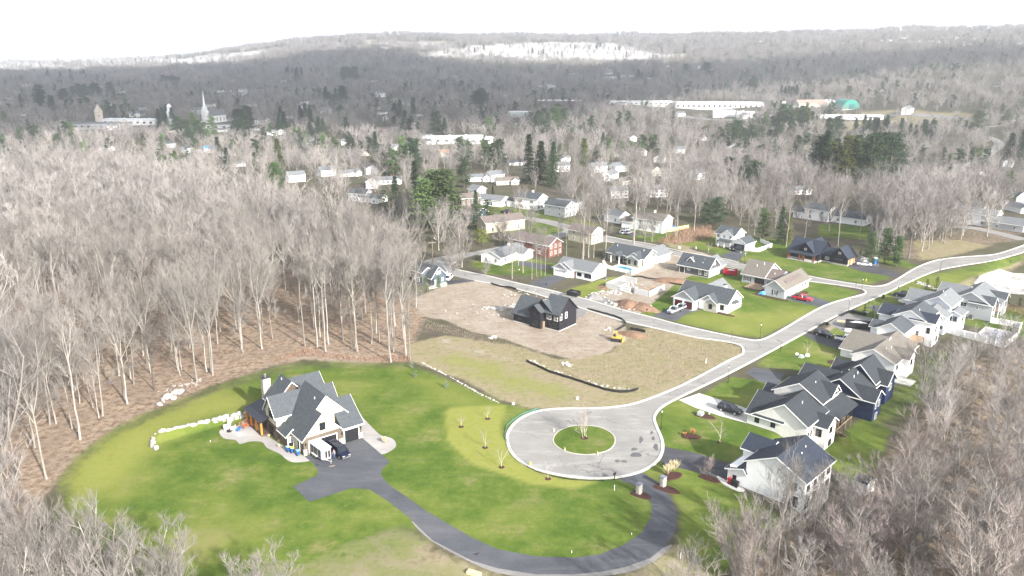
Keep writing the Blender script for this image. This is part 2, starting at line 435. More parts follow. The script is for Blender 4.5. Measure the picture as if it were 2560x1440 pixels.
# thinner, yellower turf
paint(lawn, [(150, 1195), (200, 1130), (300, 1058), (430, 1003), (560, 952), (680, 917), (760, 898), (900, 903), (1030, 905), (1035, 922), (900, 925), (760, 922), (690, 940), (570, 978), (440, 1030), (310, 1085), (220, 1150), (190, 1210), (200, 1300), (140, 1300)], 2.5, .5)
paint(lawn, [(300, 1420), (600, 1440), (760, 1400), (880, 1350), (985, 1310), (1075, 1345), (1000, 1380), (850, 1420), (700, 1480), (400, 1480)], 4, .55)
paint(lawn, [(470, 1150), (560, 1170), (640, 1230), (600, 1290), (480, 1280), (420, 1210)], 6, .72)
paint(lawn, [(1180, 1230), (1330, 1260), (1400, 1310), (1300, 1330), (1180, 1290)], 5, .75)
paint(olive, [(160, 1190), (300, 1070), (560, 965), (640, 1010), (480, 1050), (390, 1110), (300, 1240), (180, 1260)], 5, .7)
paint(olive, [(1000, 925), (1160, 970), (1300, 1030), (1270, 1040), (1100, 1010)], 4, .45)
paint(olive, [(1110, 1030), (1130, 1018), (1265, 1012), (1250, 1080), (1290, 1150), (1400, 1195), (1500, 1203), (1440, 1222), (1330, 1212), (1180, 1160), (1120, 1100)], .6, 1)
paint(olive, [(1655, 1020), (1760, 1000), (1960, 960), (1870, 1040), (1750, 1010)], 3, .5)
paint(olive, [(1640, 1200), (1720, 1260), (1740, 1350), (1790, 1440), (1700, 1360), (1710, 1280)], 4, .5)
paint(litter, [(392, 1125), (345, 1148), (290, 1185), (240, 1222), (262, 1222), (310, 1190), (360, 1158), (400, 1135)], .8, .8)
paint(olive, [(200, 1150), (330, 1080), (480, 1020), (600, 990), (640, 1020), (500, 1045), (400, 1080), (380, 1120), (280, 1200), (170, 1240)], 4, .9)
paint(meadow, [(620, 975), (700, 925), (800, 908), (760, 925), (690, 950)], 3, .7)
paint(meadow, [(420, 1015), (560, 975), (640, 985), (540, 1005), (450, 1030)], 3, .5)
# white stone riprap by the right edge, bare track under the wood edge
paint(rock_glare, [(2450, 690), (2500, 672), (2640, 690), (2700, 760), (2600, 740), (2470, 728), (2436, 708)], 1)
paint(lawn, [(1050, 880), (1150, 870), (1330, 920), (1480, 985), (1400, 1010), (1250, 985), (1120, 930)], 9, .55)
paint(olive, [(1050, 870), (1150, 860), (1330, 910), (1520, 985), (1400, 1015), (1250, 990), (1100, 930)], 5, .8)
paint(rock_glare, [(1100, 120), (1300, 104), (1560, 108), (1620, 124), (1740, 132), (1700, 142), (1560, 152), (1440, 152), (1260, 150), (1060, 140)], 110, .9)  # sun glare on far fields and hilltop painted near-white, here and below
paint(rock_glare, [(900, 99), (1100, 100), (1140, 112), (1100, 122), (930, 112)], 60, .7)
paint(rock_glare, [(870, 118), (960, 122), (1080, 137), (1200, 148), (1100, 146), (930, 126)], 15, .8)
paint(rock_glare, [(-200, 131), (100, 131), (300, 131), (420, 136), (560, 134), (640, 126), (760, 112), (700, 128), (620, 150), (500, 166), (300, 174), (-200, 184)], 60, .85)  # far-left glow and haze painted white so the ground melts into the sky
# far fields (grown crops and pale stubble) and the open ground by the works
far_fields = [[(1130, 122), (1300, 106), (1560, 112), (1590, 128), (1740, 132), (1700, 150), (1560, 160), (1440, 158), (1260, 150), (1090, 138)],
              [(870, 116), (960, 122), (1080, 136), (1240, 152), (1100, 148), (930, 128)],
              [(0, 150), (200, 150), (420, 148), (560, 146), (620, 140), (500, 165), (300, 172), (0, 180)],
              [(900, 99), (1120, 100), (1130, 118), (920, 112)],
              [(2010, 305), (2300, 290), (2420, 296), (2480, 305), (2200, 330), (2060, 325)],
              [(2150, 276), (2440, 280), (2440, 292), (2150, 288)]]
for q in far_fields: paint(meadow, q, 12, 1)
paint(olive, [(1300, 150), (1450, 153), (1680, 140), (1690, 148), (1500, 164), (1350, 160)], 25, 1)
for nm, arrs in (('maskA', (lawn, olive, meadow)), ('maskB', (dirt, litter, rock_glare))):
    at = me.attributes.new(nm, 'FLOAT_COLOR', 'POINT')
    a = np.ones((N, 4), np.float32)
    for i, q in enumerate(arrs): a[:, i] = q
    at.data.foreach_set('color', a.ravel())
ground = bpy.data.objects.new('ground', me); C.objects.link(ground); tag(ground, kind='structure')

gm = bpy.data.materials.new('ground_cover'); gm.use_nodes = True
n = gm.node_tree.nodes; l = gm.node_tree.links
bs = n['Principled BSDF']; bs.inputs['Roughness'].default_value = .95; bs.inputs['Specular IOR Level'].default_value = .08
geo = n.new('ShaderNodeNewGeometry')
def noise(scale, det=5, rough=.55, off=0, stretch=None):
    t = n.new('ShaderNodeTexNoise'); t.inputs['Scale'].default_value = scale; t.inputs['Detail'].default_value = det; t.inputs['Roughness'].default_value = rough
    mpn = n.new('ShaderNodeMapping'); mpn.inputs['Location'].default_value = (off, off * 1.7, 0)
    if stretch: mpn.inputs['Rotation'].default_value = (0, 0, R(stretch[0])); mpn.inputs['Scale'].default_value = (stretch[1], stretch[2], 1)
    l.new(geo.outputs['Position'], mpn.inputs['Vector']); l.new(mpn.outputs[0], t.inputs['Vector'])
    return t.outputs['Fac']
def ramp(fac, stops):
    r = n.new('ShaderNodeValToRGB')
    while len(r.color_ramp.elements) < len(stops): r.color_ramp.elements.new(.5)
    for e, (p, c) in zip(r.color_ramp.elements, stops): e.position = p; e.color = (*c, 1)
    l.new(fac, r.inputs['Fac']); return r.outputs['Color']
def mrng(fac, a, b, c=0., d=1.):
    r = n.new('ShaderNodeMapRange'); r.inputs['From Min'].default_value = a; r.inputs['From Max'].default_value = b
    r.inputs['To Min'].default_value = c; r.inputs['To Max'].default_value = d; l.new(fac, r.inputs['Value']); return r.outputs[0]
def mix(f, a, b, mode='MIX'):
    r = n.new('ShaderNodeMix'); r.data_type = 'RGBA'; r.blend_type = mode
    if isinstance(f, float): r.inputs[0].default_value = f
    else: l.new(f, r.inputs[0])
    for i, q in ((6, a), (7, b)):
        if isinstance(q, tuple): r.inputs[i].default_value = (*q, 1)
        else: l.new(q, r.inputs[i])
    return r.outputs[2]
def mth(op, a, b=None):
    r = n.new('ShaderNodeMath'); r.operation = op
    for i, q in enumerate((a, b)):
        if q is None: continue
        if isinstance(q, (int, float)): r.inputs[i].default_value = q
        else: l.new(q, r.inputs[i])
    return r.outputs[0]
def mask(att, ch):
    a = n.new('ShaderNodeAttribute'); a.attribute_name = att
    s = n.new('ShaderNodeSeparateColor'); l.new(a.outputs['Color'], s.inputs[0]); return s.outputs[ch]
nA, nB, nF, nS = noise(.035, 6), noise(.14, 8, .7, 31), noise(.75, 8, .75, 5), noise(1.7, 3, .85, 9)
def ragged(m, k=.5):                         # patchy border instead of a ruled one
    q = mth('MULTIPLY', mth('SUBTRACT', mth('ADD', mth('MULTIPLY', nB, .5), mth('MULTIPLY', nF, .5)), .5), k * 2)
    q = mth('MULTIPLY', q, mth('MULTIPLY', mth('MULTIPLY', m, mth('SUBTRACT', 1.0, m)), 4))
    return mrng(mth('ADD', m, q), .3, .7)
woodfloor = ramp(nB, [(.35, (.065, .055, .042)), (.5, (.11, .092, .075)), (.65, (.15, .132, .112))])
townfloor = ramp(nA, [(.35, (.075, .065, .045)), (.5, (.062, .072, .028)), (.65, (.10, .088, .066))])
base = mix(.55, woodfloor, townfloor)
lit = ramp(nF, [(.36, (.08, .052, .035)), (.45, (.19, .135, .092)), (.53, (.29, .22, .16)), (.66, (.36, .30, .24))])
lit = mix(mrng(nB, .35, .65, 0, .6), lit, (.17, .135, .11))
base = mix(ragged(mask('maskB', 1), .9), base, lit)
mead = ramp(nB, [(.3, (.14, .125, .065)), (.44, (.25, .215, .14)), (.55, (.19, .185, .085)), (.68, (.31, .275, .20))])
mead = mix(mrng(nF, .42, .62, 0, .75), mead, (.27, .22, .155))
mead = mix(mrng(nF, .36, .48, .6, 0), mead, (.14, .135, .06))
base = mix(ragged(mask('maskA', 2), .9), base, mead)
drt = ramp(nB, [(.2, (.18, .145, .105)), (.45, (.26, .215, .165)), (.6, (.315, .275, .225)), (.8, (.27, .26, .235))])
tr = noise(.5, 5, .6, 77, (38, .25, 2.4))
drt = mix(mrng(tr, .45, .72, 0, .5), drt, (.38, .34, .31))
drt = mix(mrng(nF, .38, .5, .55, 0), drt, (.15, .105, .08))
drt = mix(mrng(nS, .60, .68, 0, .6), drt, (.50, .47, .44))
base = mix(ragged(mask('maskB', 0), .9), base, drt)
grs = ramp(nB, [(.30, (.038, .076, .011)), (.44, (.070, .116, .016)), (.54, (.112, .150, .028)), (.64, (.18, .175, .068))])
grs = mix(mrng(nF, .45, .62, 0, .55), grs, (.050, .092, .011))
streak = noise(.30, 4, .5, 12, (-35, .35, 3.2))
grs = mix(mrng(streak, .35, .7, 0, .45), grs, (.060, .100, .018))
olv = ramp(nF, [(.25, (.155, .18, .036)), (.5, (.205, .22, .05)), (.75, (.235, .21, .085))])
ol = mth('ADD', mask('maskA', 1), mrng(nA, .50, .66, 0, .45))
oln = n.new('ShaderNodeClamp'); l.new(ol, oln.inputs[0])
grs = mix(oln.outputs[0], grs, olv)
grs = mix(mrng(nA, .60, .72, 0, .5), grs, (.24, .20, .11))
grs = mix(mrng(nS, .60, .68, 0, .5), grs, (.26, .225, .11))            # fallen leaves on the turf
grs = mix(1.0, grs, mix(1.0, (.78, .78, .78), mrng(noise(9, 3, .8, 3), .2, .8, .0, .5), 'ADD'), 'MULTIPLY')
base = mix(ragged(mask('maskA', 0), .8), base, grs)
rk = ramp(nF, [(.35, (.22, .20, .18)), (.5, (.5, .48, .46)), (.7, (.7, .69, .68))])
base = mix(ragged(mask('maskB', 2)), base, rk)  # white stone, and the painted glare on the far ground
l.new(base, bs.inputs['Base Color'])
bmp = n.new('ShaderNodeBump'); bmp.inputs['Strength'].default_value = .5; bmp.inputs['Distance'].default_value = .15
l.new(nF, bmp.inputs['Height']); l.new(bmp.outputs[0], bs.inputs['Normal'])
me.materials.append(gm)

# ---------------------------------------------------------------- pavings
def pave_mat(name, c1, c2, c3, streaks=.0, patch=None, ang=45, seams=0):
    m = bpy.data.materials.new(name); m.use_nodes = True
    global n, l, geo
    n = m.node_tree.nodes; l = m.node_tree.links; geo = n.new('ShaderNodeNewGeometry')
    b = n['Principled BSDF']; b.inputs['Roughness'].default_value = .85; b.inputs['Specular IOR Level'].default_value = .2
    a = noise(.12, 6, .6, 3); f = noise(2.5, 6, .7, 8)
    col = ramp(a, [(.3, c1), (.52, c2), (.75, c3)])
    col = mix(mrng(f, .3, .7, 0, .22), col, tuple(min(1, q * 1.35) for q in c3))
    if streaks:
        s = noise(.35, 6, .65, 14, (ang, .35, 1.6)); col = mix(mrng(s, .5, .75, 0, streaks), col, tuple(min(1, q * 1.8) for q in c3))
    if patch:
        p = noise(.35, 3, .5, 51, (ang, .6, 1.6)); col = mix(mrng(p, .70, .715, 0, .9), col, patch)
    if seams:                                                        # sealed and open cracks
        vo = n.new('ShaderNodeTexVoronoi'); vo.feature = 'DISTANCE_TO_EDGE'; vo.inputs['Scale'].default_value = seams
        ad = n.new('ShaderNodeVectorMath'); ad.operation = 'ADD'; sc_ = n.new('ShaderNodeVectorMath'); sc_.operation = 'SCALE'; sc_.inputs['Scale'].default_value = 3.0
        nn_ = n.new('ShaderNodeTexNoise'); nn_.inputs['Scale'].default_value = .4; l.new(geo.outputs['Position'], nn_.inputs['Vector']); l.new(nn_.outputs['Color'], sc_.inputs[0]); l.new(geo.outputs['Position'], ad.inputs[0]); l.new(sc_.outputs[0], ad.inputs[1]); l.new(ad.outputs[0], vo.inputs['Vector'])
        col = mix(mth('MULTIPLY', mrng(vo.outputs['Distance'], .004, .014, 1, 0), mrng(noise(.08, 2, .5, 40), .45, .55, 0, .55)), col, tuple(q * .35 for q in c1))
    l.new(col, b.inputs['Base Color'])
    return m
asphalt = pave_mat('weathered_road_asphalt', (.185, .18, .175), (.225, .22, .212), (.27, .262, .252), .4, None, 45, .11)
drive_old = pave_mat('driveway_asphalt', (.048, .052, .064), (.072, .076, .09), (.11, .112, .12), .28, (.035, .036, .045), -38)
drive_blk = pave_mat('black_driveway_asphalt', (.035, .036, .045), (.055, .055, .065), (.085, .085, .095), .3, None, -40)
patiom = pave_mat('stamped_patio', (.25, .235, .225), (.31, .295, .285), (.38, .36, .35), .2, None, 40)
gravelm = pave_mat('grey_gravel', (.15, .145, .145), (.19, .185, .18), (.25, .24, .235), .2, None, 10)
sealm = mat('fresh_crack_sealer', (.10, .10, .105), .6, .2, 2)
LIFT = [0.02]
def sheet(name, m, outline, holes=(), world=False, kind='structure', label=None, cat=None, lift=None, edge=None, ec=None, smooth=True, z=None):
    """a paved sheet lying on the flat ground; outline is read off the photo"""
    def cv(o):
        p = [Vector((*(q if world else flatP(*q)), 0)) for q in o]
        return spline(p, True, 4) if smooth else p
    loops = [cv(outline)] + [cv(hh) for hh in holes]
    LIFT[0] += .004
    zz = LIFT[0] if lift is None else lift
    tris = tessellate_polygon(loops)
    pts = [q for L in loops for q in L]
    b = MB(); b.add([(q.x, q.y, zz if z is None else z) for q in pts], [tuple(t) for t in tris], m)
    for f in range(len(b.f)):
        A, B_, C_ = [Vector(b.v[i]) for i in b.f[f]]
        if (B_ - A).cross(C_ - A).z < 0: b.f[f] = b.f[f][::-1]
    o = b.build(name)
    tag(o, label, cat, None, kind)
    return o, loops
def ribbon(b, pts, wd, z0, z1, m, closed=False):
    """a kerb or low strip following a line, real height"""
    k = len(pts); L = []; Rr = []
    for i in range(k):
        a = pts[(i - 1) % k] if closed or i else pts[i]; c = pts[(i + 1) % k] if closed or i < k - 1 else pts[i]
        d = (c - a); d.z = 0; d.normalize(); nn = Vector((-d.y, d.x, 0)) * wd / 2
        L.append(pts[i] + nn); Rr.append(pts[i] - nn)
    vs = []
    for i in range(k):
        for p, z in ((L[i], z0), (L[i], z1), (Rr[i], z1), (Rr[i], z0)): vs.append((p.x, p.y, p.z + z))
    fs = []
    for i in range(k if closed else k - 1):
        j = (i + 1) % k
        for a in range(4):
            c = (a + 1) % 4; fs.append((4 * i + a, 4 * j + a, 4 * j + c, 4 * i + c))
    if not closed: fs += [(3, 2, 1, 0), tuple(4 * (k - 1) + a for a in range(4))]
    b.add(vs, fs, m)
def fl(pts): return [Vector((*flatP(*p), 0)) for p in pts]
roundL = [(1857, 885), (1815, 905), (1760, 935), (1690, 970), (1600, 1005), (1540, 1017), (1480, 1021), (1400, 1022), (1345, 1028), (1300, 1047), (1272, 1078), (1270, 1110), (1288, 1143), (1330, 1170), (1400, 1188), (1470, 1196), (1540, 1194), (1600, 1180), (1640, 1156), (1656, 1128), (1655, 1100), (1642, 1068), (1636, 1043), (1655, 1018), (1700, 993)]
lowR = [(1800, 945), (1900, 893), (1980, 850), (2100, 785), (2200, 740), (2300, 693), (2350, 675), (2400, 665), (2480, 652), (2560, 630), (2640, 600)]
upR = [(2640, 585), (2560, 613), (2520, 627), (2480, 637), (2400, 643), (2340, 651), (2290, 670), (2240, 700), (2215, 712), (2190, 716), (2160, 713), (2080, 701), (2010, 688)]
sideC = [(2006, 701), (2080, 711), (2140, 720), (2160, 726), (2164, 732), (2150, 738)]
upA = [(2060, 765), (1960, 822), (1925, 841), (1905, 849), (1885, 851), (1860, 847), (1810, 837), (1710, 815), (1635, 795), (1560, 776), (1460, 747), (1360, 722), (1290, 707), (1220, 690), (1175, 681), (1140, 673), (1125, 664), (1140, 655)]
lowA = [(1090, 652), (1060, 662), (1075, 672), (1110, 685), (1150, 694), (1187, 702), (1245, 712), (1290, 722), (1360, 741), (1430, 763), (1550, 801), (1640, 821), (1730, 842), (1800, 852), (1840, 860), (1857, 870)]
full = roundL + lowR + upR + sideC + upA + lowA
isl = [(1383, 1100), (1395, 1080), (1425, 1067), (1460, 1064), (1500, 1069), (1530, 1084), (1538, 1104), (1525, 1123), (1495, 1134), (1460, 1137), (1422, 1131), (1393, 1117)]
road, RL = sheet('road', asphalt, full, [isl], lift=.02)
island, _ = sheet('grass_island', gm, isl, lift=.07)
at = island.data.attributes.new('maskA', 'FLOAT_COLOR', 'POINT'); at.data.foreach_set('color', np.tile([1, 0, 0, 1.], len(island.data.vertices)).astype(np.float32))
kb = MB()
def cur(pts): return spline(fl(pts), False, 5)
ribbon(kb, cur(roundL + lowR), .55, -.05, .12, concrete)
ribbon(kb, cur(upR), .55, -.05, .12, concrete)
ribbon(kb, cur(sideC + upA), .55, -.05, .12, concrete)
ribbon(kb, cur(lowA[5:] + [(1857, 885)]), .55, -.05, .12, concrete)
ribbon(kb, spline(fl(isl), True, 5), .22, -.05, .09, mat('island_edging', (.42, .39, .35), .9, .1), True)
tag(kb.build('kerb'), kind='structure')
sheet('street', asphalt, [(1512, 590), (1560, 600), (1635, 614), (1710, 632), (1810, 648), (1862, 660), (1940, 676), (2010, 690), (2006, 700), (1930, 694), (1860, 676), (1817, 665), (1740, 648), (1660, 630), (1560, 610), (1505, 600)], lift=.024)
kc = MB()
ribbon(kc, cur([(1512, 589), (1560, 599), (1635, 612), (1710, 630), (1810, 647), (1850, 657)]), .5, -.05, .12, concrete)
ribbon(kc, cur([(1505, 602), (1560, 612), (1660, 633), (1740, 651), (1817, 668), (1860, 679)]), .5, -.05, .12, concrete)
tag(kc.build('street_kerb'), kind='structure')
sheet('side_street', asphalt, [(1060, 652), (1110, 640), (1180, 630), (1240, 618), (1320, 600), (1330, 606), (1250, 626), (1180, 640), (1140, 652), (1100, 662), (1070, 664)], lift=.028)
# the old road winding down to the right edge
def draped(name, m, pts, wd, label=None, lift=.25):
    g = [G(*p) for p in pts]; g = spline(g, False, 6)
    b = MB(); vs = []; k = len(g)
    for i in range(k):
        d = g[min(i + 1, k - 1)] - g[max(i - 1, 0)]; d.z = 0; d.normalize(); nn = Vector((-d.y, d.x, 0)) * wd / 2
        for s in (1, .33, -.33, -1):
            p = g[i] + nn * s; vs.append((p.x, p.y, h1(p.x, p.y) + lift))
    fs = []
    for i in range(k - 1):
        for a in range(3): fs.append((4 * i + a, 4 * i + a + 1, 4 * (i + 1) + a + 1, 4 * (i + 1) + a))
    b.add(vs, fs, m)
    return tag(b.build(name), kind='structure')
draped('country_road', asphalt, [(2340, 452), (2400, 425), (2450, 400), (2490, 372), (2498, 358), (2475, 344), (2440, 338), (2380, 333)], 8)
draped('highway', asphalt, [(2560, 292), (2500, 314), (2420, 318), (2330, 310), (2250, 300)], 9)
draped('village_street', asphalt, [(1330, 604), (1400, 588), (1430, 575), (1390, 560), (1330, 548), (1250, 540)], 6.5, lift=.06)
draped('works_yard', gravelm, [(2100, 298), (2200, 292), (2330, 291), (2420, 300)], 16)
draped('car_park', gravelm, [(1700, 290), (1800, 300), (1900, 300)], 20)
draped('hamlet_street', asphalt, [(2560, 600), (2500, 585), (2440, 572), (2380, 566)], 6, lift=.1)

drv = [(762, 1142), (830, 1120), (905, 1094), (975, 1154), (956, 1172), (952, 1188), (975, 1214), (1018, 1243), (1070, 1280), (1180, 1344), (1244, 1373), (1340, 1391), (1436, 1394), (1500, 1386), (1563, 1360), (1605, 1331), (1627, 1293), (1629, 1261), (1614, 1236), (1586, 1213), (1547, 1200), (1575, 1188), (1608, 1181), (1653, 1213), (1678, 1245), (1691, 1277), (1690, 1325), (1669, 1360), (1627, 1395), (1563, 1418), (1500, 1430), (1436, 1436), (1340, 1436), (1244, 1421), (1180, 1402), (1080, 1350), (1018, 1290), (973, 1255), (925, 1224), (880, 1220), (773, 1255), (733, 1216), (792, 1189), (796, 1178), (785, 1160)]
def drivesheet(name, m, pts, **k): return sheet(name, m, pts, smooth=k.pop('smooth', False), **k)
sheet('gravel_verge', gravelm, [(1030, 1305), (1080, 1353), (1180, 1407), (1244, 1432), (1340, 1447), (1436, 1448), (1510, 1440), (1580, 1428), (1640, 1400), (1680, 1362), (1630, 1380), (1500, 1415), (1340, 1420), (1180, 1385), (1060, 1310)], lift=.010)
drivesheet('driveway', drive_old, drv, lift=.016)
sheet('patio', patiom, [(548, 1080), (560, 1072), (600, 1062), (615, 1050), (650, 1078), (700, 1110), (722, 1122), (762, 1141), (775, 1152), (735, 1156), (715, 1148), (700, 1135), (668, 1120), (655, 1105), (625, 1104), (600, 1110), (588, 1100), (560, 1096)], lift=.012)
sheet('garden_path', patiom, [(905, 1094), (895, 1030), (908, 1045), (930, 1068), (952, 1088), (978, 1095), (990, 1108), (985, 1122), (955, 1136), (935, 1122)], lift=.013)
drivesheet('concrete_driveway', concrete, [(1697, 1000), (1748, 983), (1850, 1015), (1868, 1022), (1867, 1058), (1800, 1040), (1740, 1020)], lift=.016)
drivesheet('black_driveway', drive_blk, [(1660, 1117), (1740, 1132), (1817, 1158), (1817, 1202), (1740, 1180), (1655, 1160)], lift=.016)
drivesheet('grey_driveway', drive_old, [(1865, 932), (1885, 918), (1960, 935), (1945, 962), (1900, 955)], lift=.016)
drivesheet('black_driveway', drive_blk, [(2010, 838), (2040, 832), (2130, 862), (2130, 885), (2040, 855)], lift=.017)
drivesheet('grey_driveway', drive_old, [(2166, 770), (2186, 762), (2240, 775), (2245, 790), (2210, 786)], lift=.018)
drivesheet('grey_driveway', drive_old, [(2224, 740), (2245, 733), (2320, 745), (2325, 760), (2270, 752)], lift=.018)
drivesheet('grey_driveway', drive_old, [(1630, 790), (1700, 757), (1755, 771), (1745, 778), (1720, 783), (1690, 803)], lift=.017)
drivesheet('grey_driveway', drive_old, [(1321, 709), (1382, 687), (1416, 695), (1365, 721)], lift=.017)
drivesheet('grey_driveway', drive_old, [(1962, 747), (1990, 732), (2012, 735), (2085, 757), (2055, 768), (1990, 755)], lift=.017)
drivesheet('black_driveway', drive_blk, [(2118, 666), (2145, 655), (2200, 668), (2258, 686), (2240, 694), (2150, 678)], lift=.017)
drivesheet('grey_driveway', drive_old, [(1800, 640), (1830, 628), (1868, 630), (1845, 652), (1830, 650)], lift=.030)
drivesheet('black_driveway', drive_blk, [(1120, 712), (1118, 703), (1160, 696), (1186, 703)], lift=.017)
drivesheet('grey_driveway', drive_old, [(1282, 660), (1310, 652), (1400, 668), (1360, 676)], lift=.017)
drivesheet('gravel_lot', gravelm, [(2070, 808), (2110, 782), (2180, 795), (2240, 806), (2190, 848), (2130, 840)], lift=.017)
drivesheet('gravel_drive', gravelm, [(1450, 768), (1500, 742), (1540, 752), (1530, 762), (1500, 775)], lift=.014)
drivesheet('gravel_drive', gravelm, [(1435, 762), (1425, 745), (1445, 765), (1470, 775), (1460, 790), (1430, 800), (1425, 785)], lift=.014)
drivesheet('grey_driveway', drive_old, [(1540, 585), (1560, 576), (1600, 582), (1590, 592)], lift=.018)
sheet('garden_path', concrete, [(1515, 640), (1506, 652), (1512, 664), (1540, 676), (1546, 672), (1520, 662), (1512, 650)], lift=.014)
drivesheet('parking_pad', gravelm, [(2135, 648), (2150, 640), (2200, 652), (2195, 668), (2150, 662)], lift=.016)
sheet('garden_path', concrete, [(1722, 777), (1735, 776), (1760, 770), (1757, 766), (1745, 772)], lift=.018)
sheet('garden_path', concrete, [(1792, 1190), (1817, 1202), (1860, 1222), (1850, 1230), (1810, 1212)], lift=.018)
# repair patches on the turning circle
for i, q in enumerate([(1590, 1137, 14, 7), (1585, 1123, 8, 4), (1602, 1100, 5, 8), (1543, 1153, 6, 3), (1560, 1154, 9, 2.5), (1640, 1118, 6, 9), (1633, 1096, 4, 6), (1512, 1190, 8, 3), (1629, 1082, 4, 4)]):
    a = [(q[0] + q[2] * math.cos(t) * (1 + .3 * math.sin(3 * t + i)), q[1] + q[3] * math.sin(t) * (1 + .25 * math.cos(2 * t + i))) for t in np.linspace(0, 6.28, 9)[:-1]]
    sheet('asphalt_patch', sealm, a, lift=.026)
# ---------------------------------------------------------------- houses
class House:
    def __init__(s, name, label, cat, o, yaw, z0=0.0, wall=white, roof=r_dark, tr=trim, group=None):
        s.root = thing(name, label, cat, (o[0], o[1], z0), R(yaw), group)
        s.W = MB(); s.Rf = MB(); s.T = MB(); s.wall = wall; s.roof = roof; s.tr = tr; s.Bs = MB()
    def wing(s, x0, y0, x1, y1, ze, zr, ax='x', ridge=None, zb=-.3, ov=.4, ov0=None, ov1=None, wall=None, roof=None, base=0, basem=None, gab=None, tr=True):
        """a gabled block; ax = axis its ridge follows; ze = eave height or (low side, high side)"""
        w = wall or s.wall; rf = roof or s.roof
        ea, eb = ze if hasattr(ze, '__len__') else (ze, ze)
        ov0 = ov if ov0 is None else ov0; ov1 = ov if ov1 is None else ov1
        if ax == 'x': a0, a1, b0, b1 = x0, x1, y0, y1
        else: a0, a1, b0, b1 = y0, y1, x0, x1
        r = (b0 + b1) / 2 if ridge is None else ridge
        def V(a, b, z): return (a, b, z) if ax == 'x' else (b, a, z)
        prof = [(b0, zb), (b1, zb), (b1, eb), (r, zr), (b0, ea)]
        vs = [V(a0, b, z) for b, z in prof] + [V(a1, b, z) for b, z in prof]
        fs = [(0, 1, 2, 3, 4), (9, 8, 7, 6, 5), (0, 5, 6, 1), (1, 6, 7, 2), (2, 7, 8, 3), (3, 8, 9, 4), (4, 9, 5, 0)]
        if ax == 'x': fs = [f[::-1] for f in fs]
        s.W.add(vs, fs, w)
        if base: s.W.box(*( (x0 - .03, y0 - .03, zb, x1 + .03, y1 + .03, base)), basem or stone)
        if gab:                                       # gable triangles faced in another colour
            for a, sg in ((a0, -1), (a1, 1)):
                z3 = max(ea, eb)
                vs = [V(a + sg * q, b, z) for q in (0, .04) for b, z in ((b0 + .1, ea + .02), (b1 - .1, eb + .02), (r, zr - .06))]
                s.W.add(vs, [(0, 1, 2), (5, 4, 3), (0, 3, 4, 1), (1, 4, 5, 2), (2, 5, 3, 0)], gab)
        th = .16
        for b, e in ((b0, ea), (b1, eb)):
            k = (zr - e) / (r - b) if abs(r - b) > 1e-6 else 0
            sg = -1 if b < r else 1
            bo = b + sg * ov; eo = e + k * (bo - b)
            q = [V(a0 - ov0, r, zr + .06 + th), V(a1 + ov1, r, zr + .06 + th), V(a1 + ov1, bo, eo + .06 + th), V(a0 - ov0, bo, eo + .06 + th)]
            up = (Vector(q[1]) - Vector(q[0])).cross(Vector(q[2]) - Vector(q[0])).z > 0
            s.Rf.slab(q if up else q[::-1], th, rf)
            if tr:
                for a, d in ((a0 - ov0, -.05), (a1 + ov1, .05)):   # rake boards
                    if (d < 0 and ov0 <= 0) or (d > 0 and ov1 <= 0): continue
                    v4 = [V(a, r, zr + .04 + th), V(a, bo, eo + .04 + th), V(a, bo, eo - .17 + th), V(a, r, zr - .17 + th)]
                    v8 = [V(a + d, *t) for t in ((r, zr + .04 + th), (bo, eo + .04 + th), (bo, eo - .17 + th), (r, zr - .17 + th))]
                    s.T.add(v4 + v8, [(0, 1, 2, 3), (7, 6, 5, 4), (0, 4, 5, 1), (1, 5, 6, 2), (2, 6, 7, 3), (3, 7, 4, 0)], s.tr)
                g = [V(a0 - ov0, bo, eo + .03 + th), V(a1 + ov1, bo, eo + .03 + th), V(a1 + ov1, bo + sg * .07, eo + .03 + th), V(a0 - ov0, bo + sg * .07, eo + .03 + th)]
                up = (Vector(g[1]) - Vector(g[0])).cross(Vector(g[2]) - Vector(g[0])).z > 0
                s.T.slab(g if up else g[::-1], .2, s.tr)
        return s
    def shed(s, q, th=.16, roof=None, edge=True):
        up = (Vector(q[1]) - Vector(q[0])).cross(Vector(q[2]) - Vector(q[0])).z > 0
        s.Rf.slab(q if up else q[::-1], th, roof or s.roof)
    def box(s, x0, y0, z0, x1, y1, z1, m=None): s.W.box(x0, y0, z0, x1, y1, z1, m or s.wall); return s
    def _fr(s, face, at):
        # returns mapping (u along wall, z, out) -> local xyz
        if face == 'S': return lambda u, z, o: (u, at - o, z)
        if face == 'N': return lambda u, z, o: (u, at + o, z)
        if face == 'W': return lambda u, z, o: (at - o, u, z)
        return lambda u, z, o: (at + o, u, z)
    def _pan(s, f, u0, u1, z0, z1, o0, o1, m, b):
        ps = [f(u, z, o) for o in (o0, o1) for u, z in ((u0, z0), (u1, z0), (u1, z1), (u0, z1))]
        c = sum((Vector(p) for p in ps), Vector()) / 8
        fs = [(0, 1, 2, 3), (4, 5, 6, 7), (0, 1, 5, 4), (1, 2, 6, 5), (2, 3, 7, 6), (3, 0, 4, 7)]
        o = []
        for q in fs:
            a = Vector(ps[q[0]]); nn = (Vector(ps[q[1]]) - a).cross(Vector(ps[q[2]]) - a)
            o.append(q if nn.dot(a - c) > 0 else q[::-1])
        b.add(ps, o, m)
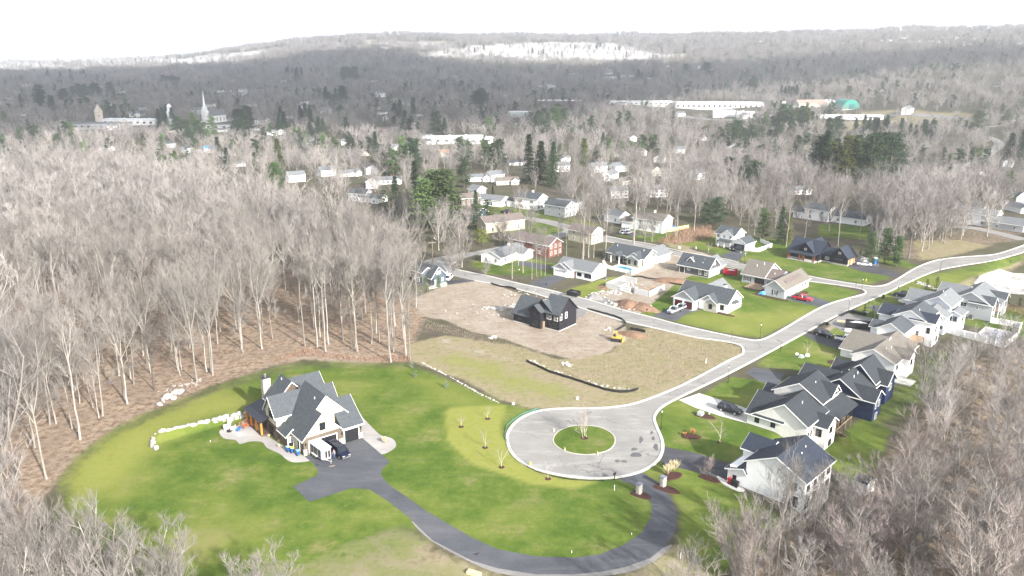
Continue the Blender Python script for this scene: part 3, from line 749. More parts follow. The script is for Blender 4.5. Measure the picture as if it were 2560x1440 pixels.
    def window(s, face, at, u, z, w=.9, h=1.2, fm=None, mull=1, shut=None, name='window'):
        f = s._fr(face, at); fm = fm or s.tr; b = MB(); t = .09
        s._pan(f, u - w / 2 - t, u + w / 2 + t, z - t, z, 0, .06, fm, b); s._pan(f, u - w / 2 - t, u + w / 2 + t, z + h, z + h + t, 0, .06, fm, b)
        s._pan(f, u - w / 2 - t, u - w / 2, z, z + h, 0, .06, fm, b); s._pan(f, u + w / 2, u + w / 2 + t, z, z + h, 0, .06, fm, b)
        for i in range(mull): uu = u - w / 2 + w * (i + 1) / (mull + 1); s._pan(f, uu - .025, uu + .025, z, z + h, .02, .055, fm, b)
        s._pan(f, u - w / 2, u + w / 2, z + h / 2 - .025, z + h / 2 + .025, .02, .05, fm, b)
        o = b.build(name, parent=s.root)
        p = MB(); s._pan(f, u - w / 2, u + w / 2, z, z + h, -.02, .03, glass, p); p.build('pane', parent=o)
        if shut:
            for sg in (-1, 1):
                q = MB(); uu = u + sg * (w / 2 + .28); s._pan(f, uu - .17, uu + .17, z - .05, z + h + .05, 0, .05, shut, q); q.build('shutter', parent=s.root)
        return s
    def door(s, face, at, u, z=0, w=.95, h=2.1, m=None, fm=None, name='door', glassy=False):
        f = s._fr(face, at); b = MB(); fm = fm or s.tr
        s._pan(f, u - w / 2 - .1, u - w / 2, z, z + h + .1, 0, .07, fm, b); s._pan(f, u + w / 2, u + w / 2 + .1, z, z + h + .1, 0, .07, fm, b)
        s._pan(f, u - w / 2, u + w / 2, z + h, z + h + .1, 0, .07, fm, b)
        s._pan(f, u - w / 2, u + w / 2, z, z + h, -.02, .035, m or trim, b)
        o = b.build(name, parent=s.root)
        if glassy: p = MB(); s._pan(f, u - w * .32, u + w * .32, z + h * .45, z + h * .9, .03, .05, glass, p); p.build('pane', parent=o)
        p = MB(); s._pan(f, u + w * .36, u + w * .42, z + 1.0, z + 1.12, .035, .1, darkmetal, p); p.build('handle', parent=o)
        return s
    def garage(s, face, at, u, w=2.5, h=2.2, m=garwhite, z=0, fm=None, glassrow=False):
        f = s._fr(face, at); b = MB(); fm = fm or s.tr
        s._pan(f, u - w / 2 - .14, u - w / 2, z, z + h + .14, 0, .07, fm, b); s._pan(f, u + w / 2, u + w / 2 + .14, z, z + h + .14, 0, .07, fm, b)
        s._pan(f, u - w / 2, u + w / 2, z + h, z + h + .14, 0, .07, fm, b)
        for i in range(4): s._pan(f, u - w / 2, u + w / 2, z + h * i / 4, z + h * (i + 1) / 4 - .035, -.02, .03, m, b)
        s._pan(f, u - w / 2, u + w / 2, z, z + h, -.05, .01, m, b)
        o = b.build('garage_door', parent=s.root)
        if glassrow:
            p = MB(); k = max(2, int(w / .8))
            for i in range(k):
                uu = u - w / 2 + w * (i + .5) / k; s._pan(f, uu - .25, uu + .25, z + h * .78, z + h * .93, .02, .04, glass, p)
            p.build('pane', parent=o)
        return s
    def chimney(s, x, y, z0, z1, w=.9, d=.7, m=None, pot=True):
        b = MB(); b.box(x - w / 2, y - d / 2, z0, x + w / 2, y + d / 2, z1, m or stone)
        b.box(x - w / 2 - .08, y - d / 2 - .08, z1, x + w / 2 + .08, y + d / 2 + .08, z1 + .1, darkmetal)
        if pot: b.lathe([(.16, 0), (.16, .5), (.24, .55), (.24, .65), (.05, .75)], (x, y, z1 + .1), 8, chrome)
        b.build('chimney', parent=s.root); return s
    def vent(s, x, y, z, h=.45):
        b = MB(); b.lathe([(.09, 0), (.09, h), (.03, h + .02)], (x, y, z), 7, trim); b.build('roof_vent', parent=s.root); return s
    def post(s, x, y, z0, z1, r=.1, m=None, name='porch_post'):
        b = MB(); b.box(x - r, y - r, z0, x + r, y + r, z1, m or trim); b.build(name, parent=s.root); return s
    def railing(s, pts, z, h=.95, m=None):
        b = MB(); m = m or darkmetal
        for a, c in zip(pts, pts[1:]):
            A = Vector((*a, z)) if len(a) == 2 else Vector(a); B_ = Vector((*c, z)) if len(c) == 2 else Vector(c)
            k = max(2, int((B_ - A).length / .35))
            for zz in (h, .12): b.tube([A + Vector((0, 0, zz)), B_ + Vector((0, 0, zz))], .035, 4, m)
            for i in range(k + 1):
                p = A.lerp(B_, i / k); r = .045 if i % 4 == 0 else .014
                b.tube([p, p + Vector((0, 0, h))], r, 4, m)
        b.build('railing', parent=s.root); return s
    def part(s, name, m, fn):
        b = MB(); fn(b); b.build(name, m, s.root); return s
    def done(s):
        s.W.build('wall', parent=s.root)
        if s.Rf.v: s.Rf.build('roof', parent=s.root)
        if s.T.v: s.T.build('trim_boards', parent=s.root)
        return s.root
FOOT = []            # footprints kept clear of trees: (x, y, radius)
def foot(*p):
    for x, y, r in p: FOOT.append((x, y, r))
def loc(o, yaw, x, y):
    c, s_ = math.cos(R(yaw)), math.sin(R(yaw)); return (o[0] + x * c - y * s_, o[1] + x * s_ + y * c)

# 1 the big house with timber porch and stone chimney, near left
oM = flatP(761, 1140)
h = House('craftsman_house', 'large brown and cream house with stone chimney, orange porch posts and black garage doors', 'house', oM, 38, wall=taupe, roof=r_slate)
h.wing(0, 0, 7.3, 2.4, 3.2, 7.0, 'y', zb=-.2, ov1=0, wall=taupe)
h.part('gable_panel', butter, lambda b: b.add([(.05, -.05, 3.35), (7.25, -.05, 3.35), (3.65, -.05, 6.95), (.05, .02, 3.35), (7.25, .02, 3.35), (3.65, .02, 6.95)], [(0, 1, 2), (5, 4, 3), (0, 3, 4, 1), (1, 4, 5, 2), (2, 5, 3, 0)]))
h.wing(0, 2.43, 11.4, 10.5, 3.2, 9.15, 'y', ridge=5.7, zb=-.2, wall=butter, ov0=.45)
h.wing(7.3, .02, 11.42, 9.6, 3.15, 6.85, 'x', zb=-.2, wall=taupe, ov0=0)
h.wing(-1.57, 8.05, 6, 12.9, 5.1, 8.0, 'x', zb=-.2, wall=butter)
h.box(-1.61, 8.02, -.2, 0, 12.93, 3.0, brown)
h.wing(0.2, 12.9, 7.3, 17.2, 5.2, 8.8, 'y', ridge=3.75, zb=-.2, wall=brown)
h.wing(4, 13.2, 10.7, 19.8, 4.9, 7.9, 'x', zb=-.2, wall=butter)
h.wing(7, 11.6, 12.1, 15.8, 3.6, 6.1, 'x', zb=-.2, wall=brown)
h.wing(-1.25, 4.4, 1.0, 8.03, 2.5, 3.5, 'y', zb=-.2, wall=brown, ridge=-.1, ov=.3)
h.wing(0.25, 10.4, 3, 13, 3, 5.2, 'x', wall=brown, ov=0, tr=False)
h.shed([(-3.4, 11.3, 3.0), (-.2, 11.3, 4.3), (1.4, 19.8, 4.3), (-3.4, 19.8, 3.0)], roof=r_metal)
h.shed([(1.1, 13.3, 4.75), (3.9, 13.3, 6.4), (3.9, 18.5, 6.4), (1.1, 18.5, 4.75)], roof=r_metal)
h.box(.3, 13, -.2, 4, 18.3, 4.9, brown)
h.part('porch_floor', mat('porch_floor', (.10, .065, .05), .7, .1), lambda b: b.box(-3.2, 11.7, -.2, 1, 19.6, .3))
for y in (11.9, 14.4, 17.0, 19.4): h.post(-3.05, y, .3, 3.0, .17, timber)
h.part('porch_beam', timber, lambda b: b.box(-3.2, 11.6, 2.72, -2.95, 19.6, 2.95))
h.chimney(1.2, 19.1, -.2, 8.3, 1.5, 1.2, stone)
for xa, xb in ((-.06, .55), (6.85, 7.75), (11.0, 11.5)): h.part('stone_veneer', stone, lambda b, xa=xa, xb=xb: b.box(xa, -.06, -.2, xb, .3, 1.15))
h.garage('S', 0, 3.7, 5.3, 2.45, garblack, fm=trim); h.garage('S', .02, 9.35, 2.8, 2.45, garblack)
h.window('S', -.05, 3.75, 4.05, .95, 1.3, blackf)
h.window('W', -1.57, 10.3, 4.1, 1.7, 1.6, blackf, 1); h.window('W', -1.61, 10.4, .6, 1.9, 1.8, blackf, 2)
h.door('S', 4.4, -.6, 0, .9, 2.1, darkmetal, glassy=True); h.window('S', 4.38, -.6, 1.15, .5, .7, trim)
h.door('W', 0, 2.2, 0, .9, 2.1, garblack)
h.vent(4.6, 4.4, 8.1); h.vent(3.2, 16, 8.3, .5)
for x in (.35, 7.4, 11.15): h.part('wall_lamp', darkmetal, lambda b, x=x: b.box(x - .1, -.2, 1.9, x + .1, 0, 2.4))
h.done(); foot((*loc(oM, 38, 5, 8), 15))

# 2 the black house under construction
oB = flatP(1270 + 1530 / 12, 720 + 1310 / 12)
h = House('black_house', 'unfinished two-storey black house on the bare dirt lot', 'house', oB, 51, wall=blacks, roof=r_slate, tr=blackf)
h.wing(0, 0, 7.6, 5.0, (4.5, 4.5), 8.1, 'y', ridge=3.6, zb=-.3)       # cross block facing the camera
h = h
h.wing(.02, -.01, 7.58, 5.2, 4.4, 6.3, 'y', ridge=3.55, zb=-.3) if False else None
h.wing(.3, 2.2, 7.5, 9, 4.5, 7.0, 'x', ridge=5.2, zb=-.3)
h.wing(-1.5, 4.85, 2.5, 8.35, 4.55, 6.0, 'x', zb=-.3)
h.wing(-.9, 8.3, 6.6, 14.1, 2.45, 6.2, 'y', ridge=2.9, zb=-.3)
h.part('foundation', concrete, lambda b: (b.box(-.04, -.04, -.3, 7.64, 4.4, .22), b.box(-.94, 8.4, -.3, 6.6, 14.14, .2)))
frw = trim
for u in (.75, 3.0): h.window('S', 0, u, 2.9, .8, 1.5, frw); h.window('S', 0, u, .75, .75, 1.0, blackf)
for u, w_ in ((1.0, 1.0), (3.2, 1.2)): h.window('W', 0, u, 2.7, w_, 1.5, frw)
h.window('W', 0, 2.0, .5, 3.0, 1.4, blackf, 3)
h.window('W', -1.5, 6.6, 3.4, .9, 1.0, blackf); h.window('W', -1.5, 6.4, .6, 2.0, 1.3, blackf, 2)
h.window('W', -.9, 11.8, .8, 1.6, 1.0, blackf, 1)
h.part('door_opening', mat('raw_plywood', (.22, .17, .11), .8, .2), lambda b: b.box(-.9, 4.4, -.1, -.1, 4.84, 1.9))
h.vent(1.2, 5.2, 6.8, .5)
h.done(); foot((*loc(oB, 51, 4, 7), 11))

# 3 white ranch with mahogany garage doors
o = flatP(1680 + 1640 / 12, 690 + 1140 / 12)
h = House('ranch_house', 'white ranch house with slate roof and two dark red garage doors, on the corner lawn', 'house', o, 49, wall=white, roof=r_slate)
h.wing(0, 0, 8.5, 14.9, 2.75, 5.65, 'y', ridge=4.3)
h.wing(-3, 8.4, 3, 14.8, 2.75, 4.9, 'x', gab=gray); h.wing(-.7, 2.6, 4, 8, 2.6, 4.4, 'x', gab=gray, ridge=5.4)
h.wing(-1.2, 2.55, 1, 6.1, 2.55, 3.8, 'x', gab=gray); h.box(-1.26, 2.5, -.2, -.5, 6.15, 2.5, stone)
h.wing(7, 5.6, 14.2, 12.6, 2.6, 5.2, 'x', roof=r_light)
h.garage('W', -3, 13.1, 2.5, 2.1, garred); h.garage('W', -3, 10.1, 2.5, 2.1, garred)
h.window('W', -1.26, 4.3, .9, .8, 1.2, blackf); h.window('W', 0, 1.5, .9, .9, 1.2, blackf); h.window('S', 0, 6.6, .9, .5, .9)
h.part('awning', r_slate, lambda b: b.slab([(2.6, -1.0, 2.4), (5.4, -1.0, 2.4), (5.4, 0, 3.0), (2.6, 0, 3.0)], .12))
h.post(-.6, 7.9, 0, 2.6, .13); h.door('W', -.05, 7.2, 0, .9, 2, garred)
h.chimney(5.2, 3.6, 2, 6.4, 1.0, .8, trim, False)
h.vent(5.6, 9, 5)
h.done(); foot((*loc(o, 49, 4, 7.5), 11))

# 4 small white ranch, pale roof
o = flatP(1370 + 920 / 8.47, 590 + 960 / 8.47)
h = House('ranch_house', 'small white ranch house with pale blue-grey roof beside the upper street', 'house', o, 50, wall=white, roof=r_light)
h.wing(0, 0, 8, 7.2, 2.75, 4.85, 'y'); h.wing(.6, 7.0, 8, 13.4, 2.7, 4.75, 'y', ridge=4.1)
h.wing(-1.6, 8.0, 3, 13.5, 2.6, 4.2, 'x', gab=gray); h.wing(-.9, 6.6, 4, 12, 2.6, 4.5, 'x', gab=gray, ridge=9.8)
h.garage('W', -1.6, 10.9, 4.1, 2.0, garwhite, glassrow=True)
for u in (.8, 1.9): h.window('W', 0, u, .8, .75, 1.2, blackf, shut=dkgray)
h.window('W', 0, 4.6, .9, 1.5, 1, blackf, 2); h.door('W', 0, 6.3, 0, .9, 2, garred)
h.done(); foot((*loc(o, 50, 4, 7), 10))

# 5 sage ranch with the pool
o = flatP(1370 + 2020 / 8.47, 590 + 650 / 8.47)
h = House('ranch_house', 'long sage and white ranch house with a fenced swimming pool in front', 'house', o, 48, wall=sage, roof=r_slate)
h.wing(0, 0, 9, 14.4, 2.6, 4.8, 'y', wall=sage); h.box(-.02, -.04, -.2, 9, .02, 2.55, white)
h.wing(-2.4, .6, 2, 5, 2.6, 3.7, 'x', gab=gray); h.wing(-2.4, 8, 2, 11.5, 2.55, 3.55, 'x', gab=gray, wall=sage) if False else None
h.wing(-.5, 1, 4, 5.6, 2.65, 4.2, 'x', gab=gray)
h.shed([(-2.7, 7.8, 2.6), (2.5, 7.8, 2.6), (2.5, 9.75, 3.6), (-2.7, 9.75, 3.6)]); h.shed([(-2.7, 11.7, 2.6), (2.5, 11.7, 2.6), (2.5, 9.75, 3.6), (-2.7, 9.75, 3.6)])
h.part('porch_gable', gray, lambda b: b.add([(-2.4, 8, 2.5), (-2.4, 11.5, 2.5), (-2.4, 9.75, 3.4), (-2.3, 8, 2.5), (-2.3, 11.5, 2.5), (-2.3, 9.75, 3.4)], [(2, 1, 0), (3, 4, 5), (0, 1, 4, 3), (1, 2, 5, 4), (2, 0, 3, 5)]))
for y in (8.1, 11.4): h.post(-2.3, y, 0, 2.5, .15)
h.wing(6, -1.5, 14, 5, 2.6, 4.6, 'x', wall=white, roof=r_light)
for u in (1.6, 4.0): h.window('W', -2.4, u, .8, .8, 1.3, blackf)
h.window('W', 0, 7, 1, 1.4, .9, blackf); h.window('W', 0, 9.6, .3, 2.6, 1.9, blackf, 2); h.window('W', 0, 13, .8, .9, 1.3, blackf)
h.window('S', -.04, 3.2, .9, .5, .9, gray); h.vent(3, 12.5, 4.4, .5); h.vent(3, 2, 4.4, .5)
h.done(); foot((*loc(o, 48, 4, 7), 11))
def yardfence(label, pts, hgt=1.6, name='vinyl_fence', m=plasticw, cat='fence', zf=None, lattice=False, post_m=None):
    t = thing(name, label, cat, (0, 0, 0)); b = MB(); pb = []
    for A, B_ in zip(pts, pts[1:]):
        A = Vector((A[0], A[1], h1(A[0], A[1]))); B_ = Vector((B_[0], B_[1], h1(B_[0], B_[1])))
        L = (B_ - A).length; k = max(1, round(L / 2.4)); d = (B_ - A).normalized(); nn = Vector((-d.y, d.x, 0)).normalized() * .03
        for i in range(k):
            p = A.lerp(B_, i / k); q = A.lerp(B_, (i + 1) / k)
            p.z = h1(p.x, p.y); q.z = h1(q.x, q.y)
            if lattice:
                for z0, z1 in ((.1, .2), (.7, .78), (hgt - .1, hgt)): b.hexa([p + nn + Vector((0, 0, z0)), p - nn + Vector((0, 0, z0)), q - nn + Vector((0, 0, z0)), q + nn + Vector((0, 0, z0))], [p + nn + Vector((0, 0, z1)), p - nn + Vector((0, 0, z1)), q - nn + Vector((0, 0, z1)), q + nn + Vector((0, 0, z1))], m)
                for j in range(1, 10):
                    c = p.lerp(q, j / 10); b.tube([c + Vector((0, 0, .1)), c + Vector((0, 0, hgt))], .03, 4, m)
            else:
                b.hexa([p + nn, p - nn, q - nn, q + nn], [x + Vector((0, 0, hgt - .08)) for x in (p + nn, p - nn, q - nn, q + nn)], m)
            c = MB(); c.box(p.x - .08, p.y - .08, p.z - .1, p.x + .08, p.y + .08, p.z + hgt + .08, post_m or m)
            c.build('fence_post', parent=t)
    b.build('fence_panel', parent=t); return t
fc = [loc(o, 48, *q) for q in ((-3.0, 8.3), (-10.2, 8.3), (-10.6, -2.6), (2.4, -2.2), (2.4, 0))]
yardfence('white vinyl picket fence round the pool of the sage ranch house', fc[1:3], 1.3, lattice=True)
yardfence('white solid vinyl fence closing the side of the pool yard of the sage ranch house', fc[2:], 1.5)
def slab_thing(name, label, cat, pts, z0, z1, m, kind=None):
    b = MB(); c = Vector((sum(p[0] for p in pts) / len(pts), sum(p[1] for p in pts) / len(pts), 0))
    q = [Vector((*p, 0)) for p in pts]
    ar = sum(q[i].x * q[(i + 1) % len(q)].y - q[(i + 1) % len(q)].x * q[i].y for i in range(len(q)))
    if ar < 0: q = q[::-1]
    b.hexa([(p.x, p.y, z0) for p in q], [(p.x, p.y, z1) for p in q], m)
    return tag(b.build(name), label, cat, None, kind)
slab_thing('pool_deck', None, None, [loc(o, 48, *q) for q in ((-2.6, 7.9), (-9.8, 7.9), (-10.1, -2.2), (-2.6, -1.6), (-2.5, 1))], -.05, .08, concrete, 'structure')
poolw = mat('pool_water', (.06, .30, .42), .08, .1, 2, spec=.8)
ol_ = [loc(o, 48, -6.1 + 1.5 * math.cos(t) * (1 + .2 * math.sin(2 * t)), 2.9 + 3.4 * math.sin(t)) for t in np.linspace(0, 6.28, 17)[:-1]]
slab_thing('swimming_pool', 'kidney shaped blue swimming pool behind the white picket fence', 'pool', ol_, -.05, .12, poolw)

# 6 dark grey cape with dormer
o = flatP(1670 + 850 / 8.47, 550 + 1230 / 8.47)
h = House('cape_house', 'dark grey house with a single gabled dormer on the upper dirt lot', 'house', o, 48, wall=dkgray, roof=r_slate)
h.wing(0, 0, 7, 10.9, 2.7, 5.6, 'y', ridge=3.5); h.box(.02, -.03, -.2, 10.4, 0, 2.6, mat('mid_grey_siding', (.30, .30, .30), .65, .05, 2, stripes=('Z', 1.3, .12)))
h.wing(3, .05, 10.4, 6, 2.6, 5.0, 'x', wall=dkgray, roof=r_light)
h.wing(1.2, 6.2, 3.3, 8.2, 4.2, 5.1, 'x', wall=dkgray, ov=.25, roof=r_light)
h.window('W', 1.2, 7.2, 3.35, .5, .7)
h.part('foundation', concrete, lambda b: b.box(-.05, -.06, -.3, 10.45, 10.95, .15))
h.door('W', 0, 9.4, .15, 1.7, 1.9, glass); h.window('W', 0, 7, 1.3, .8, .7); h.window('W', 0, 3, .7, .7, 1.4); h.window('W', 0, .9, .7, .7, 1.4)
h.window('S', -.03, 3.2, 3.6, .45, .8); h.window('S', -.03, 3.9, 3.6, .45, .8); h.window('S', -.03, 4.2, .9, .6, 1); h.door('S', -.03, 6.4, .1, .9, 2, trim)
h.vent(1.4, 2.9, 3.9, .5)
h.done(); foot((*loc(o, 48, 4, 5), 9))

# 7 beige house with carriage garage wing and long shed dormer
o = flatP(1840 + 960 / 8, 580 + 1340 / 8)
h = House('farmhouse', 'pale grey house with tan roof and long dormer above three garage doors', 'house', o, 48, wall=gray, roof=r_tan)
h.wing(0, 0, 17, 6.1, 2.65, 4.9, 'x'); h.box(.1, -.03, -.2, 16.9, 0, 2.6, white)
h.wing(8.2, 10.2, 19.4, 17.3, 2.7, 6.0, 'y', roof=r_tan); h.wing(8.3, 5.8, 18, 10.3, 2.6, 4.3, 'y', roof=r_brown, ridge=13.4, ov0=0, ov1=0)
h.shed([(3.2, 1.0, 4.0), (13.4, 1.0, 4.0), (13.4, 3.2, 4.95), (3.2, 3.2, 4.95)], roof=r_brown)
h.box(3.4, 1.25, 2.8, 13.2, 3.1, 3.95, white)
for u in (4.4, 6.6, 8.6, 11.4): h.window('S', 1.25, u, 3.2, .6, .55)
for u in (2.0, 5.0, 8.0): h.garage('S', -.03, u, 2.3, 2.1, mat('grey_garage_door', (.30, .30, .31), .5, .05, 2, stripes=('Z', 1.4, .2)))
h.door('S', -.03, 10.4, 0, .9, 2.1, garwhite); h.window('S', -.03, 12.4, 1, .5, .9, blackf); h.window('S', -.03, 14.6, 1, .6, .9, blackf)
h.window('W', 0, 2.9, .7, .7, 1.3, shut=darkmetal); h.window('W', 8.2, 15.5, .7, 1.5, 1.3, shut=darkmetal, mull=2); h.window('W', 8.2, 11.6, 0.2, 2.9, 1.9, blackf, 2); h.window('W', 8.3, 8.2, .8, .8, 1.0, shut=darkmetal)
h.vent(11, 14, 4.9, .6); h.vent(12, 12.2, 5.6, .7); h.vent(10.6, 8, 3.6)
h.part('deck', decking, lambda b: b.box(2.3, 8.2, .35, 8.1, 13.7, .5)); h.part('deck_frame', pole_w, lambda b: b.box(2.5, 8.4, -.1, 8, 13.5, .34))
h.done(); foot((*loc(o, 48, 8, 3), 9), (*loc(o, 48, 13, 13), 9))

# 8 white two-storey with attached garage
o = flatP(1670 + 1640 / 8.47, 550 + 660 / 8.47)
h = House('two_storey_house', 'white two-storey house with open attached garage above the short black driveway', 'house', o, 46, wall=white, roof=r_slate)
h.wing(0, 0, 6.5, 5.3, 2.6, 4.2, 'x'); h.wing(1, 5.2, 8.4, 12.5, 4.5, 6.6, 'y'); h.wing(.6, 5.6, 5, 10.2, 4.5, 6.2, 'x')
h.shed([(-1.2, 5.4, 2.4), (1.0, 5.4, 3.0), (1.0, 10.6, 3.0), (-1.2, 10.6, 2.4)])
for y in (5.6, 8, 10.4): h.post(-1.0, y, 0, 2.4, .1)
h.part('garage_opening', mat('dark_garage_interior', (.012, .012, .014), .8, 0), lambda b: b.box(-.04, .6, 0, .0, 4.7, 2.1))
for u in (6.6, 9.0): h.window('W', .6, u, 3.2, .7, 1.0)
h.window('W', 1, 11.6, 3.2, .9, 1.0); h.window('W', 1, 11.6, .7, 1.1, 1.3); h.window('W', .98, 6.6, .7, 1, 1.3, mull=2); h.door('W', .98, 9, 0, 1, 2.1, darkmetal)
h.done(); foot((*loc(o, 46, 4, 7), 9))
yardfence('white solid vinyl fence beside the garage of the white two-storey house', [tuple(G(*p)[:2]) for p in ((1838, 623), (1895, 630), (1929, 618), (1900, 605))], 1.5)

# 9 dark house with metal roof
o = flatP(1840 + 2215 / 8, 580 + 690 / 8)
h = House('lodge_house', 'long black house with dark blue-grey roof and orange wooden garage doors', 'house', o, 45, wall=blacks, roof=r_blue, tr=blackf)
h.wing(0, 0, 6.6, 5.7, 2.7, 5.6, 'x', roof=r_blue, base=.5); h.wing(.4, 5.5, 6.5, 9.3, 2.65, 4.5, 'y', ridge=3.4, base=.5)
h.wing(-1.8, 8.9, 8, 19.6, 2.7, 6.2, 'y', ridge=3.1, base=.5); h.wing(-1.9, 10.6, 4, 16.8, 2.9, 5.9, 'x', base=.5)
h.wing(4, 11.5, 11, 17.5, 2.7, 5.6, 'x')
h.shed([(-4.1, 9.3, 2.35), (-1.7, 9.3, 2.95), (-1.7, 19.2, 2.95), (-4.1, 19.2, 2.35)])
h.part('porch_floor', concrete, lambda b: b.box(-4, 9.4, -.1, -1.8, 19.1, .25))
for y in (9.5, 10.0, 13, 14.6, 18.2, 18.9): h.post(-3.9, y, .25, 2.4, .13, mat('red_cedar_post', (.22, .07, .03), .6, .15))
h.garage('S', 0, 2.0, 2.3, 2.1, garwood, fm=trim); h.garage('S', 0, 4.8, 2.0, 2.1, garwood, fm=trim)
h.window('W', 0, 2.8, 3.7, .7, .6, trim, 1); h.window('W', 0, 2.8, .8, 2.4, .8, blackf, 3); h.part('awning', r_metal, lambda b: b.slab([(-.9, 1.2, 1.85), (0, 1.2, 2.2), (0, 4.4, 2.2), (-.9, 4.4, 1.85)][::-1], .08))
h.window('W', .4, 7, 1.1, 1.2, .8, trim, 2); h.window('W', -1.9, 13.7, 3.5, .7, .6, trim, 1)
for u in (10.8, 12, 16.5): h.window('W', -1.9 if u < 16.8 else -1.8, u, .9, 1.3, 1.2, blackf, 2)
h.door('W', -1.9, 14.4, .25, 1.0, 2.1, garwood)
h.done(); foot((*loc(o, 45, 3, 4), 8), (*loc(o, 45, 3, 14), 10))

# 10 slate blue house by the wood
o = flatP(1030 + 340 / 6.919, 600 + 800 / 6.919)
h = House('cottage', 'slate blue gabled house with white windows at the edge of the left wood', 'house', o, 44, wall=bluehs, roof=r_slate)
h.wing(0, 0, 5.6, 10, 2.6, 5.5, 'y', ridge=2.6); h.wing(-1.2, 3, 3, 8, 3.8, 5.0, 'y', ov=.3)
h.wing(3, 3, 8, 9, 2.5, 4.6, 'x')
h.window('S', 0, 1.4, .6, .55, 1); h.window('S', 0, 4.3, .9, .6, 1); h.window('S', 0, 2.3, 3.3, .5, .9); h.window('S', 0, 3.3, 3.3, .5, .9); h.window('W', -1.2, 5.5, .8, 2.2, 1.2, mull=3); h.window('W', -1.2, 5, 2.9, 1, .7)
h.part('foundation', concrete, lambda b: b.box(-.05, -.06, -.3, 5.65, 10, .25))
h.done(); foot((*loc(o, 44, 3, 5), 9))
yardfence('low white split rail fence below the slate blue house', [tuple(flatP(*p)) for p in ((1074, 724), (1092, 720), (1118, 714))], .8, 'rail_fence', lattice=True)

# ---- the row on the right, in its own frame
def rh(u, v): return rinv(u, v)
h = House('farmhouse', 'cream house with charcoal roof and raised rear deck at the white concrete driveway', 'house', rh(0, 0), 48, wall=cream, roof=r_dark)
h.wing(0, -1.2, 0 + .01, -1.1, 1, 1.1) if False else None
h.wing(.0, 0, 9.6, -7, 2.2, 5.2, 'y') if False else h.wing(0, -7, 9.7, 0, 2.25, 5.15, 'y', zb=-2.6)
h.wing(.02, -11.6, 9, -1.2, (3.1, 2.4), 6.0, 'x', ridge=-7.1, zb=-3)
h.wing(9, -10.6, 17, -1.0, (4.35, 4.35), 7.05, 'x', ridge=-6.0, zb=-3)
h.wing(12.6, -10.8, 17, -8, (4.4, 4.4), 6.1, 'y', ridge=15.2, zb=-3)
h.wing(3.2, -14.0, 7.9, -10, (2.3, 2.3), 3.6, 'y', ridge=5.9, zb=-3)
h.shed([(8.0, -14.3, 2.0), (18.5, -14.3, 2.0), (18.5, -10.5, 3.7), (8.0, -10.5, 3.7)])
h.wing(9.5, -2, 14.5, 1.5, 2.3, 4, 'y', roof=r_metal)
h.part('deck', decking, lambda b: b.box(8.0, -13.9, -.35, 17, -10.7, -.15))
for x in (8.3, 11, 14, 16.8): h.post(x, -13.8, -.15, 2.0, .11, darkmetal); h.post(x, -13.8, -3, -.35, .08, pole_w, 'deck_post')
h.railing([(8.2, -13.85), (17, -13.85), (17, -11)], -.15)
h.part('stairs', decking, lambda b: [b.box(8.6 + .33 * i, -15.3, -.35 - .2 * i - .08, 8.95 + .33 * i, -14.1, -.35 - .2 * i) for i in range(11)])
h.railing([(8.6, -15.3, -.35), (12.3, -15.3, -2.5)], 0)
h.part('slab', concrete, lambda b: (b.box(7.9, -16.4, -2.75, 12.6, -12, -2.38), b.box(12.6, -15.2, -2.75, 18, -11, -2.4)))
h.window('W', 0, -2.0, .8, .75, .95, blackf); h.window('W', .02, -5.2, .8, .75, .95, blackf); h.window('W', 3.2, -12.7, .3, .9, 1.3, blackf)
for z in (.6, -2.0): h.window('S', -14, 5.6, z, 1.2, 1.1, blackf)
for u in (1.0, 2.3): h.window('S', -11.6, u, .3, .5, 1.1, blackf)
h.window('S', -10.8, 15, 4.1, .9, .9, blackf); h.window('S', -10.8, 13.2, 2.9, .7, .9, blackf)
h.vent(4.4, -8.6, 5.2, .5); h.vent(13, -7.5, 6.2, .5)
h.done(); foot((*rh(8, -6), 12))

oW = flatP(1800 + 100 / 5.76, 1070 + 760 / 5.76)
h = House('two_storey_house', 'bright white two-storey house behind a bare tree, nearest of the right row', 'house', oW, 46, wall=white, roof=r_blue)
h.wing(0, -13.2, 9.8, -3.2, 5.0, 7.5, 'x', ridge=-8.3, zb=-3); h.wing(4.5, -4.5, 9.6, -.2, 4.6, 6.2, 'y', zb=-1.5)
h.wing(0, -3.2, 6.2, 0, (2.9, 2.35), 3.3, 'x', ridge=-2.9, zb=-1); h.shed([(-.35, .35, 2.3), (6.4, .35, 2.3), (6.4, -3.2, 3.8), (-.35, -3.2, 3.8)])
h.box(.03, -3.3, -.5, 6, -.3, 3.1, white)
h.window('W', 0, -1.3, .7, .5, .8, blackf); h.window('W', 0, -11.4, 3.0, .9, 1.2, blackf); h.window('W', 0, -11.4, .2, 1.6, 1.7, blackf, 2)
for u in (1.2, 3.6, 6.4, 8.6): h.window('S', -13.2, u, 3.1, 1.0, 1.3, blackf); h.window('S', -13.2, u, .1, 1.2, 1.8, blackf)
h.garage('N', 0, 3, 4.6, 2.1, garwhite)
h.vent(5, -10, 6.6, .5); h.vent(7.2, -9.6, 6.8, .5)
h.done(); foot((*loc(oW, 46, 5, -7), 11))

